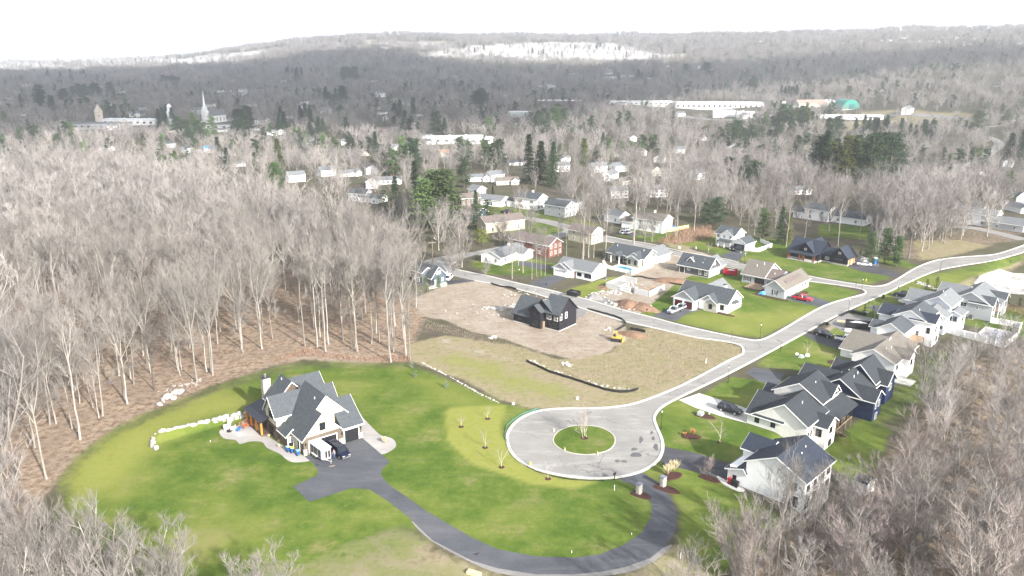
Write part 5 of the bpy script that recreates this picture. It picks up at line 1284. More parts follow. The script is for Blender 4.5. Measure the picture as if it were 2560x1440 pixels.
for q, lb in (((1536, 1200), 'black mailbox at the mouth of the curved driveway'), ((2245, 728), 'black mailbox by the driveway of the black pickup'), ((2171, 765), 'black mailbox in the grass opposite the side street lamp'), ((1951, 880), 'dark mailbox on a pale pad beside the lower kerb'),
              ((1365, 719), 'black mailbox by the small white ranch house driveway'), ((1617, 784), 'black mailbox by the silver pickup driveway')): mailbox(q, lb)
b = MB(); b.box(-.28, -.3, 0, .28, .3, 1.1, mat('brown_bin', (.06, .04, .04), .6, 0)); o = tag(b.build('trash_can'), 'dark square trash can on a pale pad at the kerb opposite the side street', 'trash can'); put(o, pxp((2208, 746)), R(45), 1.0)
# small marker things on the ground
hyd = mat('hydrant_yellow', (.55, .45, .08), .5, 0)
def hydrant(px, label):
    t = thing('fire_hydrant', label, 'fire hydrant'); b = MB(); b.lathe([(.15, 0), (.11, .1), (.11, .55), (.14, .6), (.09, .72), (.03, .78)], (0, 0, 0), 8, hyd); b.tube([(-.2, 0, .45), (.2, 0, .45)], .06, 6, hyd); b.build('barrel', parent=t); put(t, pxp(px), 0, 1.1)
hydrant((1326, 1165), 'yellow hydrant on the grass just outside the left kerb of the turning circle')
hydrant((2165, 703), 'yellow hydrant on the lawn north of the side street')
def utilbox(px, label, m, s=(.6, .5, .5), pad=True):
    t = thing('utility_box', label, 'utility box'); b = MB(); b.box(-s[0], -s[1], .06, s[0], s[1], .06 + s[2] * 1.4, m, .05, .05); b.build('cabinet', parent=t)
    if pad: b = MB(); b.box(-s[0] - .15, -s[1] - .15, 0, s[0] + .15, s[1] + .15, .06, concrete); b.build('pad', parent=t)
    put(t, pxp(px), R(48))
gbox = mat('pale_green_box', (.40, .48, .42), .5, .05)
utilbox((1751, 1038), 'pale green transformer box in the mulch bed by the concrete driveway', gbox)
utilbox((2003, 893), 'pale green box in the group of three on the lawn by the black driveway', gbox, (.5, .4, .35))
utilbox((1992, 888), 'white low box, left of the group of three on the lawn', trim, (.4, .3, .3), False)
utilbox((2018, 890), 'white box under the thin pole in the group of three on the lawn', trim, (.45, .35, .3))
utilbox((1283, 1012), 'small white marker box at the end of the line of stones', trim, (.25, .2, .35), False)
utilbox((1443, 999), 'white square marker box in the meadow above the turning circle', trim, (.22, .2, .35), False)
utilbox((1698, 622), 'white box on the grass across from the white two-storey house', trim, (.3, .3, .6), False)
utilbox((1740, 622), 'white small post box on the lawn left of the white two-storey house', trim, (.15, .15, .5), False)
utilbox((1627, 770), 'white marker box beside the ranch house lawn', trim, (.25, .25, .5), False)
utilbox((2166, 793 - 12), 'pale flat lid in the grass beside the kerb', concrete, (.6, .5, .08), False)
utilbox((2205, 763 + 5), 'pale flat lid on the lawn nearer the black pickup', concrete, (.6, .5, .08), False)
for px, lb in (((1385, 1079), 'little pale marker cone on the left edge of the grass island'), ((1412, 1127), 'little orange-white marker cone at the front left edge of the grass island'), ((1494, 1137), 'little orange-white marker cone at the front right edge of the grass island')):
    b = MB(); b.lathe([(.16, 0), (.14, .05), (.07, .5), (.04, .7)], (0, 0, 0), 8, mat('faded_cone', (.75, .5, .32), .6, .1)); tag(put(b.build('traffic_cone'), pxp(px, .02)), lb, 'cone')
for px, lb in (((1536, 1226), 'thin white stake in the lawn beside the curved driveway'), ((1701, 1397), 'white stake at the outer edge of the curved driveway'), ((1579, 1337), 'tiny white stake inside the curved driveway'), ((1429, 1382), 'tiny white stake on the lawn above the front stretch of driveway'), ((526, 1105), 'tiny thin stake in the lawn left of the patio'), ((1829, 848), 'thin dark sign pole at the street corner'), ((2139, 720), 'thin dark pole on the side street kerb'), ((1553, 779), 'dark post in the dirt below the foundation walls'), ((1765, 908), 'white pipe bend standing in the meadow near the kerb'), ((1773, 1035), 'white pipe standing in the mulch bed by the concrete driveway')):
    dk = 'dark' in lb; b = MB(); hh = 2.2 if 'pole' in lb else (1.4 if 'post' in lb else (1.0 if 'tiny' not in lb else .35)); b.tube([(0, 0, 0), (0, 0, hh)], .05 if not 'pipe' in lb else .14, 6, darkmetal if dk else trim); tag(put(b.build('marker_stake'), pxp(px)), lb, 'stake')
# gate pillars
for px, lb in (((1597, 1234), 'stone gate pillar on the left of the curved driveway mouth'), ((1657, 1216), 'stone gate pillar on the right of the curved driveway mouth')):
    t = thing('gate_pillar', lb, 'stone pillar', group='pair of stone gate pillars'); b = MB(); b.box(-.38, -.38, 0, .38, .38, 1.75, stone); rr = random.Random(3)
    for i in range(9):
        for s in range(4):
            a = R(90 * s); z = .05 + i * .19; off = rr.uniform(-.15, .1); e = .03 + rr.random() * .03; wdt = rr.uniform(.15, .3)
            cx, cy = math.cos(a), math.sin(a); p0 = (cx * .38 - cy * (off - wdt), cy * .38 + cx * (off - wdt)); p1 = (cx * .38 - cy * (off + wdt * .6), cy * .38 + cx * (off + wdt * .6))
            x0, x1 = sorted((p0[0], p1[0])); y0, y1 = sorted((p0[1], p1[1])); b.box(x0 - e * abs(cx), y0 - e * abs(cy), z, x1 + e * abs(cx), y1 + e * abs(cy), z + .16, stone)
    b.build('shaft', parent=t); b = MB(); b.box(-.47, -.47, 1.75, .47, .47, 1.88, mat('slate_cap', (.16, .18, .22), .6, .1), .03, .03); b.build('cap', parent=t); put(t, pxp(px), R(40))
# mulch beds
def bed(label, px, rx, ry, yaw=0, hh=.10):
    b = MB(); g = pxp(px); ring = [(rx * (1 + .12 * math.sin(3 * a + rx)) * math.cos(a), ry * (1 + .1 * math.cos(2 * a)) * math.sin(a)) for a in np.linspace(0, 6.283, 19)[:-1]]
    b.hexa([(x, y, -.05) for x, y in ring], [(x * .9, y * .9, hh) for x, y in ring], mulch); o = b.build('mulch_bed'); put(o, g, R(yaw)); tag(o, label, 'mulch bed')
for a in (('oval mulch bed round the green transformer by the concrete driveway', (1761, 1040), 2.2, 1.2, -30), ('oval red mulch bed with an orange shrub in the lawn right of the turning circle', (1726, 1091), 1.9, 1.3, -10), ('mulch bed round the left gate pillar', (1601, 1237), 1.9, 1.1, -35), ('mulch bed round the right gate pillar', (1665, 1222), 2.4, 1.2, -35),
          ('dark red mulch bed under the two plume grasses', (1680, 1190), 1.9, 1.4, 30), ('mulch bed at the corner of the black driveway beside the bright white house', (1772, 1196), 2.0, 1.0, -40), ('mulch ring under the island tree', (1460, 1096), .8, .8), ('mulch ring under the young tree right of the orange shrub', (1799, 1106), .6, .5),
          ('dark mulch bed before the ranch house porch', (1735, 770), 2.2, 1.2, -30, .08), ('long dark mulch bed along the front of the ranch house', (1800, 783), 5, .9, -42, .1), ('mulch bed at the corner of the farmhouse with the shed dormer', (1925, 744), 6, .8, -44, .1), ('dark mulch bed behind the tan-roofed house', (2108, 912), 1.6, 4.2, 48, .1), ('mulch bed along the garage wing near the red pickup', (2008, 733), 1, 3, -42, .1), ('mulch bed along the front of the white two-storey house', (1790, 616), 4, .8, -42, .1)): bed(*a)
# patio furniture
def adiron(px, yaw, label):
    t = thing('garden_chair', label, 'chair', group='white garden chairs round the fire pit'); b = MB(); b.hexa([(-.3, -.3, .3), (.3, -.3, .4), (.3, .3, .4), (-.3, .3, .3)], [(-.3, -.3, .35), (.3, -.3, .45), (.3, .3, .45), (-.3, .3, .35)], trim); b.build('seat', parent=t)
    b = MB(); b.hexa([(-.35, -.3, .3), (-.3, -.3, .3), (-.3, .3, .3), (-.35, .3, .3)], [(-.65, -.3, 1.05), (-.6, -.3, 1.05), (-.6, .3, 1.05), (-.65, .3, 1.05)], trim); b.build('backrest', parent=t)
    for x in (-.28, .26):
        for s in (-.28, .28): b = MB(); b.box(x - .04, s - .04, 0, x + .04, s + .04, .6 if True else 0, trim); b.build('leg', parent=t)
    for s in (-1, 1): b = MB(); b.box(-.4, s * .36 - .07, .6, .35, s * .36 + .07, .64, trim); b.build('armrest', parent=t)
    put(t, pxp(px, .04), R(yaw))
adiron((567, 1077), -40, 'white garden chair on the left of the fire pit'); adiron((571, 1070), -100, 'white garden chair behind the fire pit'); adiron((581, 1076), 200, 'white garden chair on the right of the fire pit')
b = MB(); b.lathe([(.45, 0), (.5, .3), (.4, .3), (.35, .1)], (0, 0, 0), 12, darkmetal); tag(put(b.build('fire_pit'), pxp((573, 1079), .04)), 'dark round fire pit between the white chairs', 'fire pit')
t = thing('play_frame', 'small red timber play frame with blue slide on the patio', 'play frame'); rc = mat('red_stained_wood', (.35, .12, .06), .6, .2)
b = MB()
for x in (-.9, .9):
    for y in (-.6, .6): b.tube([(x, y, 0), (x, y, 1.1)], .06, 4, rc)
for z in (.3, 1.1):
    b.tube([(-.9, -.6, z), (.9, -.6, z)], .05, 4, rc); b.tube([(-.9, .6, z), (.9, .6, z)], .05, 4, rc); b.tube([(-.9, -.6, z), (-.9, .6, z)], .05, 4, rc); b.tube([(.9, -.6, z), (.9, .6, z)], .05, 4, rc)
b.box(-.9, -.6, .3, .9, .6, .36, rc); b.build('frame', parent=t)
b = MB(); b.slab([(-1.0, -.3, .45), (-1.0, .3, .45), (-2.2, .3, .1), (-2.2, -.3, .1)][::-1], .08, mat('slide_blue', (.02, .14, .36), .4, 0)); b.build('slide', parent=t); put(t, pxp((614, 1067), .04), R(60))
b = MB(); b.lathe([(.55, 0), (.5, .12), (.45, .05)], (0, 0, 0), 14, mat('pale_aqua_plastic', (.45, .70, .72), .4, 0)); tag(put(b.build('paddling_pool'), pxp((600, 1087), .04)), 'small pale aqua paddling pool on the patio', 'paddling pool')
# ---------------------------------------------------------------- stones
t = thing('boulder_wall', 'curved retaining wall of big pale boulders running left from the timber porch', 'retaining wall', (0, 0, 0))
rr = random.Random(5)
wl_ = [(622 - 16.2 * i, 1030 + 3.7 * i + (1.5 if i % 2 else 0)) for i in range(15)] + [(386, 1091), (383, 1099), (385, 1107), (390, 1113)]
for i, q in enumerate(wl_):
    for k, z in ((0, .3), (1, .95)):
        if k and i > 14: continue
        g = flatP(q[0] + rr.uniform(-3, 3) + k * 9, q[1] + 8); r_ = (rr.uniform(.58, .82), rr.uniform(.4, .52), rr.uniform(.42, .52))
        ma = Matrix.Rotation(R(35 if i < 15 else -60) + rr.uniform(-.2, .2), 3, 'Z')
        b = MB(); b.blob((0, 0, 0), r_, i * 7 + k, boulderm, 2, .16)
        b.v = [tuple(ma @ Vector(p) + Vector((g[0] + k * .15, g[1] - .3 + k * .3, z))) for p in b.v]
        b.build('boulder', parent=t)
def rocks(label, pts, s, name='boulder', cat='boulder', seed=1, group=None):
    rr = random.Random(seed)
    for i, q in enumerate(pts):
        b = MB(); k = s * rr.uniform(.7, 1.25); b.blob((0, 0, 0), (k, k * rr.uniform(.6, .9), k * .55), seed * 31 + i, boulderm, 2, .2)
        o = b.build(name); g = pxp(q); put(o, (g[0], g[1], g[2] + k * .28), rr.uniform(0, 6)); tag(o, label[i] if isinstance(label, list) else label, cat, group)
rocks(['big pale boulder lowest on the wood edge left of the craftsman house', 'middle small boulder of the pile at the wood edge', 'pale boulder left of centre in the wood edge pile', 'boulder at the foot of the wood edge pile', 'pale boulder at the top left of the wood edge pile', 'large boulder at the top right of the wood edge pile'], [(400, 1016), (408, 1006), (419, 996), (434, 999), (432, 986), (446, 984)], .95, seed=4)
def rubble(label, line, s, cnt, wdt, name='rubble', m=boulderm, seed=2, cat='rubble'):
    rr = random.Random(seed); b = MB(); g = [Vector((*flatP(*q), 0)) for q in line]
    for i in range(cnt):
        t_ = rr.random() * (len(g) - 1); k = int(t_); p = g[k].lerp(g[k + 1], t_ - k) if len(g) > 1 else g[0].copy(); p += Vector((rr.gauss(0, wdt), rr.gauss(0, wdt), 0)); r_ = s * rr.uniform(.4, 1.2)
        b.blob((p.x, p.y, h1(p.x, p.y) + r_ * .2), (r_, r_ * rr.uniform(.6, 1), r_ * .6), i + seed * 9, m, 1, .25)
    return tag(b.build(name), label, cat, None, 'stuff')
rubble('heap of pale rubble stones behind the black house', [(1222, 770), (1258, 772), (1300, 762)], .5, 90, .8)
rubble('scattered white stones and scraps on the dirt lot', [(1150, 780), (1250, 790), (1300, 740), (1380, 735)], .3, 90, 3.5, seed=8)
rubble('line of small pale stones between lawn and meadow', [(1054, 906), (1090, 925), (1130, 945), (1165, 965), (1205, 988), (1250, 1008)], .22, 140, .12, seed=3)
rubble('white stones lying along the black silt fence in the meadow', [(1322, 900), (1380, 925), (1500, 965), (1590, 975)], .28, 70, .3, seed=6)
rubble('heap of broken concrete and stones before the foundation walls', [(1475, 742), (1520, 730), (1545, 735)], .45, 80, 1.1, seed=12)
rubble('pile of white rocks on the dirt beside the street', [(1530, 758), (1550, 765), (1575, 772)], .5, 50, .9, seed=13)
rubble('white rock scraps on the meadow edge', [(1228, 845), (1245, 842)], .35, 25, .5, seed=14)
rubble('small patch of white rocks in the meadow', [(1412, 910), (1420, 912)], .35, 25, .6, seed=15)
rubble('white rocks by the bulldozer', [(1518, 826), (1524, 824)], .5, 8, .5, seed=16)
rubble('white rocks along the kerb above the arborvitae', [(2290, 704), (2310, 712), (2335, 722), (2360, 728)], .45, 60, .6, seed=17)
rubble('dead branches and brush scraps at the wood edge', [(420, 970), (470, 962), (500, 950)], .3, 50, 1.2, m=bark, seed=18, cat='brush')
# dirt heaps
dirtm = mat('excavated_soil', (.19, .12, .08), .95, .25, .6, bump=1, bscale=2)
def heap(label, px, rx, ry, hh, yaw=0, m=dirtm, seed=1):
    b = MB(); rr = random.Random(seed); n1, n2 = 20, 7; vs = []; fs = []; ph = rr.uniform(0, 6)
    for j in range(n2):
        t_ = j / (n2 - 1)
        for i in range(n1):
            a = 2 * math.pi * i / n1; k = 1 + .18 * math.sin(3 * a + ph) + .1 * math.sin(7 * a + ph * 2)
            vs.append((rx * (1 - t_) * k * math.cos(a), ry * (1 - t_) * k * math.sin(a), hh * (math.sin(t_ * math.pi / 2)) * (1 + .12 * math.sin(5 * a + 3 * t_)) - .1))
    for j in range(n2 - 1):
        for i in range(n1): q = (i + 1) % n1; fs.append((j * n1 + i, j * n1 + q, (j + 1) * n1 + q, (j + 1) * n1 + i))
    b.add(vs, fs, m); tag(put(b.build('soil_heap', smooth=True), pxp(px), R(yaw)), label, 'dirt pile')
heap('brown soil heap below the foundation walls, left half', (1572, 765), 5, 3, 1.8, -40, seed=2); heap('brown soil heap below the foundation walls, right half', (1610, 772), 4.5, 3, 1.6, -40, seed=3)
heap('long brown soil bank behind the foundation walls', (1690, 706), 9, 2, 1.4, -20, seed=4); heap('grey gravel heap beside the foundation walls', (1488, 745), 2.6, 2.4, 1.3, 0, gravelm, 5)
heap('dark soil heap by the bulldozer', (1582, 838), 4.5, 2.2, 1.0, -30, seed=6); heap('low bank of loose soil left of the foundation walls', (1520, 716), 5, 2, .8, 40, seed=7)
# foundation
of = flatP(1370 + 2140 / 8.47, 590 + 1285 / 8.47)
t = thing('house_foundation', 'roofless grey concrete foundation walls of a new house on the dirt', 'foundation', (*of, 0), R(50)); blockm = mat('concrete_block', (.50, .50, .50), .85, .12, 2)
fw = [((0, 0), (0, 5)), ((0, 0), (8.5, 0)), ((0, 5), (1.6, 5)), ((-.6, 9.5), (-.6, 14.5)), ((-.6, 9.5), (2.5, 9.5)), ((-.6, 14.5), (9, 14.5)), ((0, 6.5), (0, 9.5)), ((9, 14.5), (9, 10)), ((4, 9.5), (4, 14.5)), ((1.6, 5), (1.6, 7))]
b = MB()
for (x0, y0), (x1, y1) in fw:
    e = .14; b.box(min(x0, x1) - e, min(y0, y1) - e, -.2, max(x0, x1) + e, max(y0, y1) + e, 1.7 + rnd.uniform(-.05, .05), blockm)
b.build('wall', parent=t); b = MB()
for i in range(6): a = rnd.uniform(0, 6); x, y = rnd.uniform(1, 8), rnd.uniform(1, 12); b.tube([(x, y, .2), (x + 2 * math.cos(a), y + 2 * math.sin(a), 1.2)], .08, 4, timber if i % 2 else trim)
b.tube([(-1.2, 5.2, .3), (-1.2, 9.4, .9)], .1, 4, trim); b.tube([(-1.0, 6, 1.2), (-.8, 10, 1.3)], .1, 4, trim)
b.build('props', parent=t)
# silt fences
def silt(label, line, hh=.55, m=darkmetal):
    t = thing('silt_fence', label, 'silt fence', (0, 0, 0)); p = spline([G(*q) for q in line], False, 4); b = MB(); rr = random.Random(len(line))
    p = [q + Vector((rr.uniform(-.12, .12), rr.uniform(-.12, .12), 0)) for q in p]; ribbon(b, p, .07, -.05, hh, m); b.build('fabric', parent=t)
    for q in p[::3]: c = MB(); c.box(q.x - .03, q.y + .05, q.z, q.x + .03, q.y + .11, q.z + hh + .25, pole_w); c.build('stake', parent=t)
silt('long black silt fence winding through the meadow above the turning circle', [(1316, 904), (1345, 918), (1380, 933), (1440, 952), (1500, 972), (1540, 981), (1575, 981), (1595, 974)], .6)
silt('black silt fence along the near side of the upper street left of the black house', [(1228, 710), (1250, 717), (1275, 720), (1290, 725)])
silt('black silt fence along the street right of the black house, curving into the lot', [(1469, 774), (1500, 782), (1535, 792), (1558, 802), (1564, 812), (1555, 820), (1542, 826)])
silt('short black fence piece by the soil heap and bulldozer', [(1576, 825), (1595, 828), (1613, 832)], .8)
silt('thin black silt fence running behind the foundation walls', [(1558, 703), (1592, 692), (1620, 697), (1650, 702), (1680, 710), (1708, 714)], .45)
silt('black silt fence round the corner of the gravel lot', [(2103, 791), (2128, 781), (2145, 786), (2165, 790)], .8)
silt('short black silt fence at the kerb by the gravel lot', [(2049, 818), (2062, 812), (2071, 814)], .8)
grn = mat('green_netting', (.05, .20, .16), .7, .2)
silt('thin green hose of netting along the outer left kerb of the turning circle', [(1345, 1022), (1300, 1038), (1270, 1062), (1262, 1085), (1268, 1108)], .18, grn)
silt('rolled erosion sock along the front left kerb of the turning circle', [(1275, 1125), (1300, 1155), (1340, 1178), (1400, 1195), (1460, 1201), (1510, 1202)], .14, darkmetal)
yardfence('tan wooden fence beside the blue round pool', [tuple(G(*p)[:2]) for p in ((1668, 580), (1686, 578), (1722, 571))], 1.6, 'wood_fence', mat('tan_fence_wood', (.55, .42, .24), .8, .15))
b = MB(); b.lathe([(2.3, 0), (2.3, 1.2), (2.2, 1.25)], (0, 0, 0), 24, mat('pool_liner_blue', (.04, .16, .36), .4, .05)); g = G(1679, 574); tag(put(b.build('above_ground_pool'), g), 'round blue above-ground pool beside the cream two-storey house', 'pool')
# tarp and playset
b = MB(); b.blob((0, 0, .4), (1.2, .9, .6), 4, mat('blue_tarp', (.10, .32, .62), .5, .1), 2, .25); tag(put(b.build('tarp'), pxp((1906, 737))), 'crumpled light blue tarp at the corner of the farmhouse with the deck', 'tarp')
t = thing('garden_bed', 'round pale stone bed with a little white arch beside the black pickup', 'garden feature'); b = MB(); b.lathe([(2.0, 0), (1.9, .1), (.2, .14)], (0, 0, 0), 20, concrete); b.build('stone_circle', parent=t)
b = MB(); b.tube([(-.9, 0, 0), (-.8, 0, .9), (-.3, 0, 1.2), (.3, 0, 1.2), (.8, 0, .9), (.9, 0, 0)], .12, 5, trim); b.build('arch', parent=t); b = MB(); b.box(1.0, -.2, .1, 1.6, .4, .7, trim); b.build('seat', parent=t); put(t, pxp((2264, 753)))
b = MB(); b.box(-2.2, -.4, 0, 2.2, .4, .3, mat('raw_lumber', (.6, .45, .28), .8, .15)); tag(put(b.build('lumber_stack'), pxp((2115, 806)), R(-25)), 'stack of raw lumber left of the long black dumpster', 'lumber')
b = MB(); b.box(-1.2, -.5, 0, 1.2, .5, .5, trim, .1, .1); tag(put(b.build('wrapped_pallet'), pxp((2124, 827)), R(-20)), 'white wrapped pallet on the gravel below the long black dumpster', 'pallet')
b = MB(); b.box(-1, -.4, 0, 1, .4, .4, mat('raw_lumber', (.6, .45, .28), .8, .15)); tag(put(b.build('lumber_stack'), pxp((1185, 1436)), R(-25)), 'small stack of pale boards at the bottom edge of the photo', 'lumber')
# utility poles
def upole(px, label, hh=10, dz=None):
    t = thing('utility_pole', label, 'utility pole', group='wooden utility poles'); b = MB(); b.lathe([(.2, 0), (.13, hh)], (0, 0, 0), 7, pole_w); b.build('pole', parent=t); b = MB(); b.box(-1.2, -.06, hh - .8, 1.2, .06, hh - .66, pole_w)
    for x in (-1, -.4, .4, 1): b.lathe([(.05, 0), (.05, .15)], (x, 0, hh - .66), 6, trim)
    b.build('crossarm', parent=t); put(t, G(*px), R(20))
for p, lb, hh in (((1428, 272), 'pole above the long white roofs in the upper middle', 14), ((1514, 288), 'pole right of the upper middle works roof', 14), ((1082, 660), 'pole beside the side street by the slate blue house', 8), ((2308, 450), 'pole beside the country road under the trees', 9), ((2466, 400), 'pole by the bend of the country road', 10), ((1583, 610), 'pole behind the long sage ranch house roof', 9), ((1460, 640), 'pole among the pale trunks behind the small white ranch house', 9), ((2140, 292), 'pole in front of the green dome barn', 12), ((2240, 290), 'pole right of the green dome barn', 12)): upole(p, 'wooden utility ' + lb, hh)
# ---------------------------------------------------------------- the person beside the van
def person(label, at, yaw, shirt, trousers):
    me = bpy.data.meshes.new('person'); J = [(0, 0, .95), (0, 0, 1.15), (0, 0, 1.42), (.02, 0, 1.55), (.03, 0, 1.68), (.03, 0, 1.78), (0, .1, .92), (.03, .11, .5), (0, .12, .08), (.15, .12, .04), (0, -.1, .92), (-.04, -.11, .5), (-.06, -.12, .08), (.09, -.12, .04),
         (0, .2, 1.42), (.04, .26, 1.15), (.16, .24, .93), (.22, .23, .86), (0, -.2, 1.42), (.02, -.27, 1.14), (.1, -.26, .9), (.14, -.25, .82)]
    Rr = [.14, .13, .15, .06, .10, .09, .10, .07, .045, .04, .10, .07, .045, .04, .065, .045, .035, .03, .065, .045, .035, .03]
    E = [(0, 1), (1, 2), (2, 3), (3, 4), (4, 5), (0, 6), (6, 7), (7, 8), (8, 9), (0, 10), (10, 11), (11, 12), (12, 13), (2, 14), (14, 15), (15, 16), (16, 17), (2, 18), (18, 19), (19, 20), (20, 21)]
    me.from_pydata(J, E, []); o = bpy.data.objects.new('person', me); C.objects.link(o)
    md = o.modifiers.new('skin', 'SKIN')
    for i, v in enumerate(me.skin_vertices[0].data): v.radius = (Rr[i], Rr[i] * (.8 if i < 3 else 1)); v.use_root = (i == 0)
    o.modifiers.new('sub', 'SUBSURF').levels = 1
    dg = bpy.context.evaluated_depsgraph_get(); m2 = bpy.data.meshes.new_from_object(o.evaluated_get(dg)); o.modifiers.clear(); o.data = m2
    skin = mat('skin_tone', (.45, .28, .2), .6, 0); m2.materials.clear()
    for m in (skin, shirt, trousers, darkmetal): m2.materials.append(m)
    for p in m2.polygons:
        c = p.center; p.material_index = 3 if c.z < .12 else (2 if c.z < .98 and abs(c.y) < .19 else (1 if c.z < 1.5 and not (abs(c.y) > .2 and c.z < 1.0) else 0)); p.use_smooth = True
    b = MB(); b.blob((.0, 0, 1.8), (.11, .1, .08), 2, mat('dark_hair', (.03, .02, .015), .8, 0), 2, .05); b.build('hair', parent=o)
    put(o, at, yaw); tag(o, label, 'person')
person('person in a grey top and blue jeans standing between the box trailer and the van', (*loc(oM, 38, 3.75, -4.2), .03), R(250), mat('grey_top', (.25, .26, .3), .8, 0), mat('blue_jeans', (.05, .10, .22), .8, 0))
# ---------------------------------------------------------------- trees
twig = tint_inst('bare_twigs', (.200, .184, .170), .17)
twigr = tint_inst('reddish_bare_twigs', (.26, .222, .205), .2)
barkt = tint_inst('pale_grey_bark', (.275, .255, .23), .2)
needle_p = tint_inst('pine_needles', (.075, .120, .045), .22)
needle_s = tint_inst('spruce_needles', (.035, .06, .028), .25)
needle_y = tint_inst('yellow_green_needles', (.15, .18, .03), .2)
needle_b = tint_inst('blue_spruce_needles', (.16, .20, .17), .1)
def perp(d, rr):
    a = Vector((rr.gauss(0, 1), rr.gauss(0, 1), rr.gauss(0, 1))); a = a - d * a.dot(d); return a.normalized()
def bare_tree(seed, h=24, frac=.48, limbs=4, spread=.55, r0=.32, lv2=7, lv3=6, lv4=6, tr=.016, lean=.03, stems=1, low=3, tm=None, cm=None, twl=1.5):
    rr = random.Random(seed); T = MB(); K = MB(); tm = tm or barkt; cm = cm or twig
    def limb(p, d, L, r, lev, up):
        n = 4 if lev < 3 else 2; pts = [p.copy()]; q = p.copy(); dd = d.copy()
        for i in range(n):
            dd = (dd + Vector((0, 0, up)) + perp(dd, rr) * .14).normalized(); q = q + dd * (L / n); pts.append(q.copy())
        rad = [r * (1 - .62 * i / n) for i in range(n + 1)]
        (T if lev <= 2 else K).tube(pts, rad, 5 if lev == 1 else (4 if lev == 2 else 3), tm if lev <= 2 else cm, cap=False)
        return pts
    def at(pts, t):
        k = min(int(t * (len(pts) - 1)), len(pts) - 2); f = t * (len(pts) - 1) - k
        return pts[k].lerp(pts[k + 1], f), (pts[k + 1] - pts[k]).normalized()
    def twigs(pts, cnt, L):
        for _ in range(cnt):
            p, d = at(pts, rr.uniform(.25, 1)); e = (d * .7 + perp(d, rr) * .6 + Vector((0, 0, .45))).normalized() * L * rr.uniform(.6, 1.25)
            s = perp(e.normalized(), rr) * tr; u = e.normalized().cross(s).normalized() * tr
            K.add([p + s, p - s * .5 + u, p - s * .5 - u, p + e], [(0, 1, 3), (1, 2, 3), (2, 0, 3)], cm)
    for st in range(stems):
        base = Vector((rr.uniform(-.5, .5), rr.uniform(-.5, .5), 0)) if stems > 1 else Vector((0, 0, 0))
        ln = Vector((rr.gauss(0, lean + (.18 if stems > 1 else 0)), rr.gauss(0, lean + (.18 if stems > 1 else 0)), 0)); tp = []
        H0 = h * frac * rr.uniform(.9, 1.1); rs = r0 / math.sqrt(stems)
        for i in range(6):
            z = H0 * i / 5; tp.append(base + Vector((ln.x * z + rr.gauss(0, .06), ln.y * z + rr.gauss(0, .06), z)))
        T.tube([tp[0] - Vector((0, 0, .5))] + tp, [rs * 1.35, rs * 1.25] + [rs * (1 - .08 * i) for i in range(1, 6)], 7, tm, cap=False)
        main = []
        a0 = rr.uniform(0, 6.28); Lh = h - H0
        for i in range(limbs):
            a = a0 + 6.283 * i / limbs + rr.uniform(-.4, .4); sp = spread * rr.uniform(.25, 1.15) * (0.3 if i == 0 else 1)
            d = Vector((math.cos(a) * sp, math.sin(a) * sp, 1)).normalized()
            st_ = tp[-1] if rr.random() < .6 else tp[-1].lerp(tp[-2], rr.random())
            main.append(limb(st_, d, Lh * rr.uniform(.82, 1.08), rs * .55, 1, .04))
        for i in range(low):
            p, d = at(tp, rr.uniform(.55, .98)); a = rr.uniform(0, 6.28)
            main.append(limb(p, Vector((math.cos(a), math.sin(a), .55)).normalized(), Lh * rr.uniform(.25, .5), rs * .2, 2, .08))
        for m_ in main:
            l1 = sum((m_[i + 1] - m_[i]).length for i in range(len(m_) - 1))
            k2 = max(2, round(lv2 * l1 / Lh))
            for j in range(k2):
                t = .15 + .85 * (j + rr.random()) / k2; p, d = at(m_, min(t, .999))
                e = (d * .65 + perp(d, rr) * .65 + Vector((0, 0, .3))).normalized()
                b2 = limb(p, e, l1 * rr.uniform(.30, .48) * (1.1 - .5 * t), rs * .17, 2, .07); l2 = sum((b2[i + 1] - b2[i]).length for i in range(4))
                for q in range(lv3):
                    t2 = rr.uniform(.15, 1); p2, d2 = at(b2, min(t2, .999)); e2 = (d2 * .6 + perp(d2, rr) * .65 + Vector((0, 0, .35))).normalized()
                    b3 = limb(p2, e2, max(1.0, l2 * rr.uniform(.35, .6)), tr * 1.9, 3, .1)
                    twigs(b3, lv4, twl)
    return T, K
def tree_thing(name, TK, label, cat, group=None):
    t = thing(name, label, cat, group=group); TK[0].build('trunk', parent=t, smooth=True); TK[1].build('crown', parent=t); return t
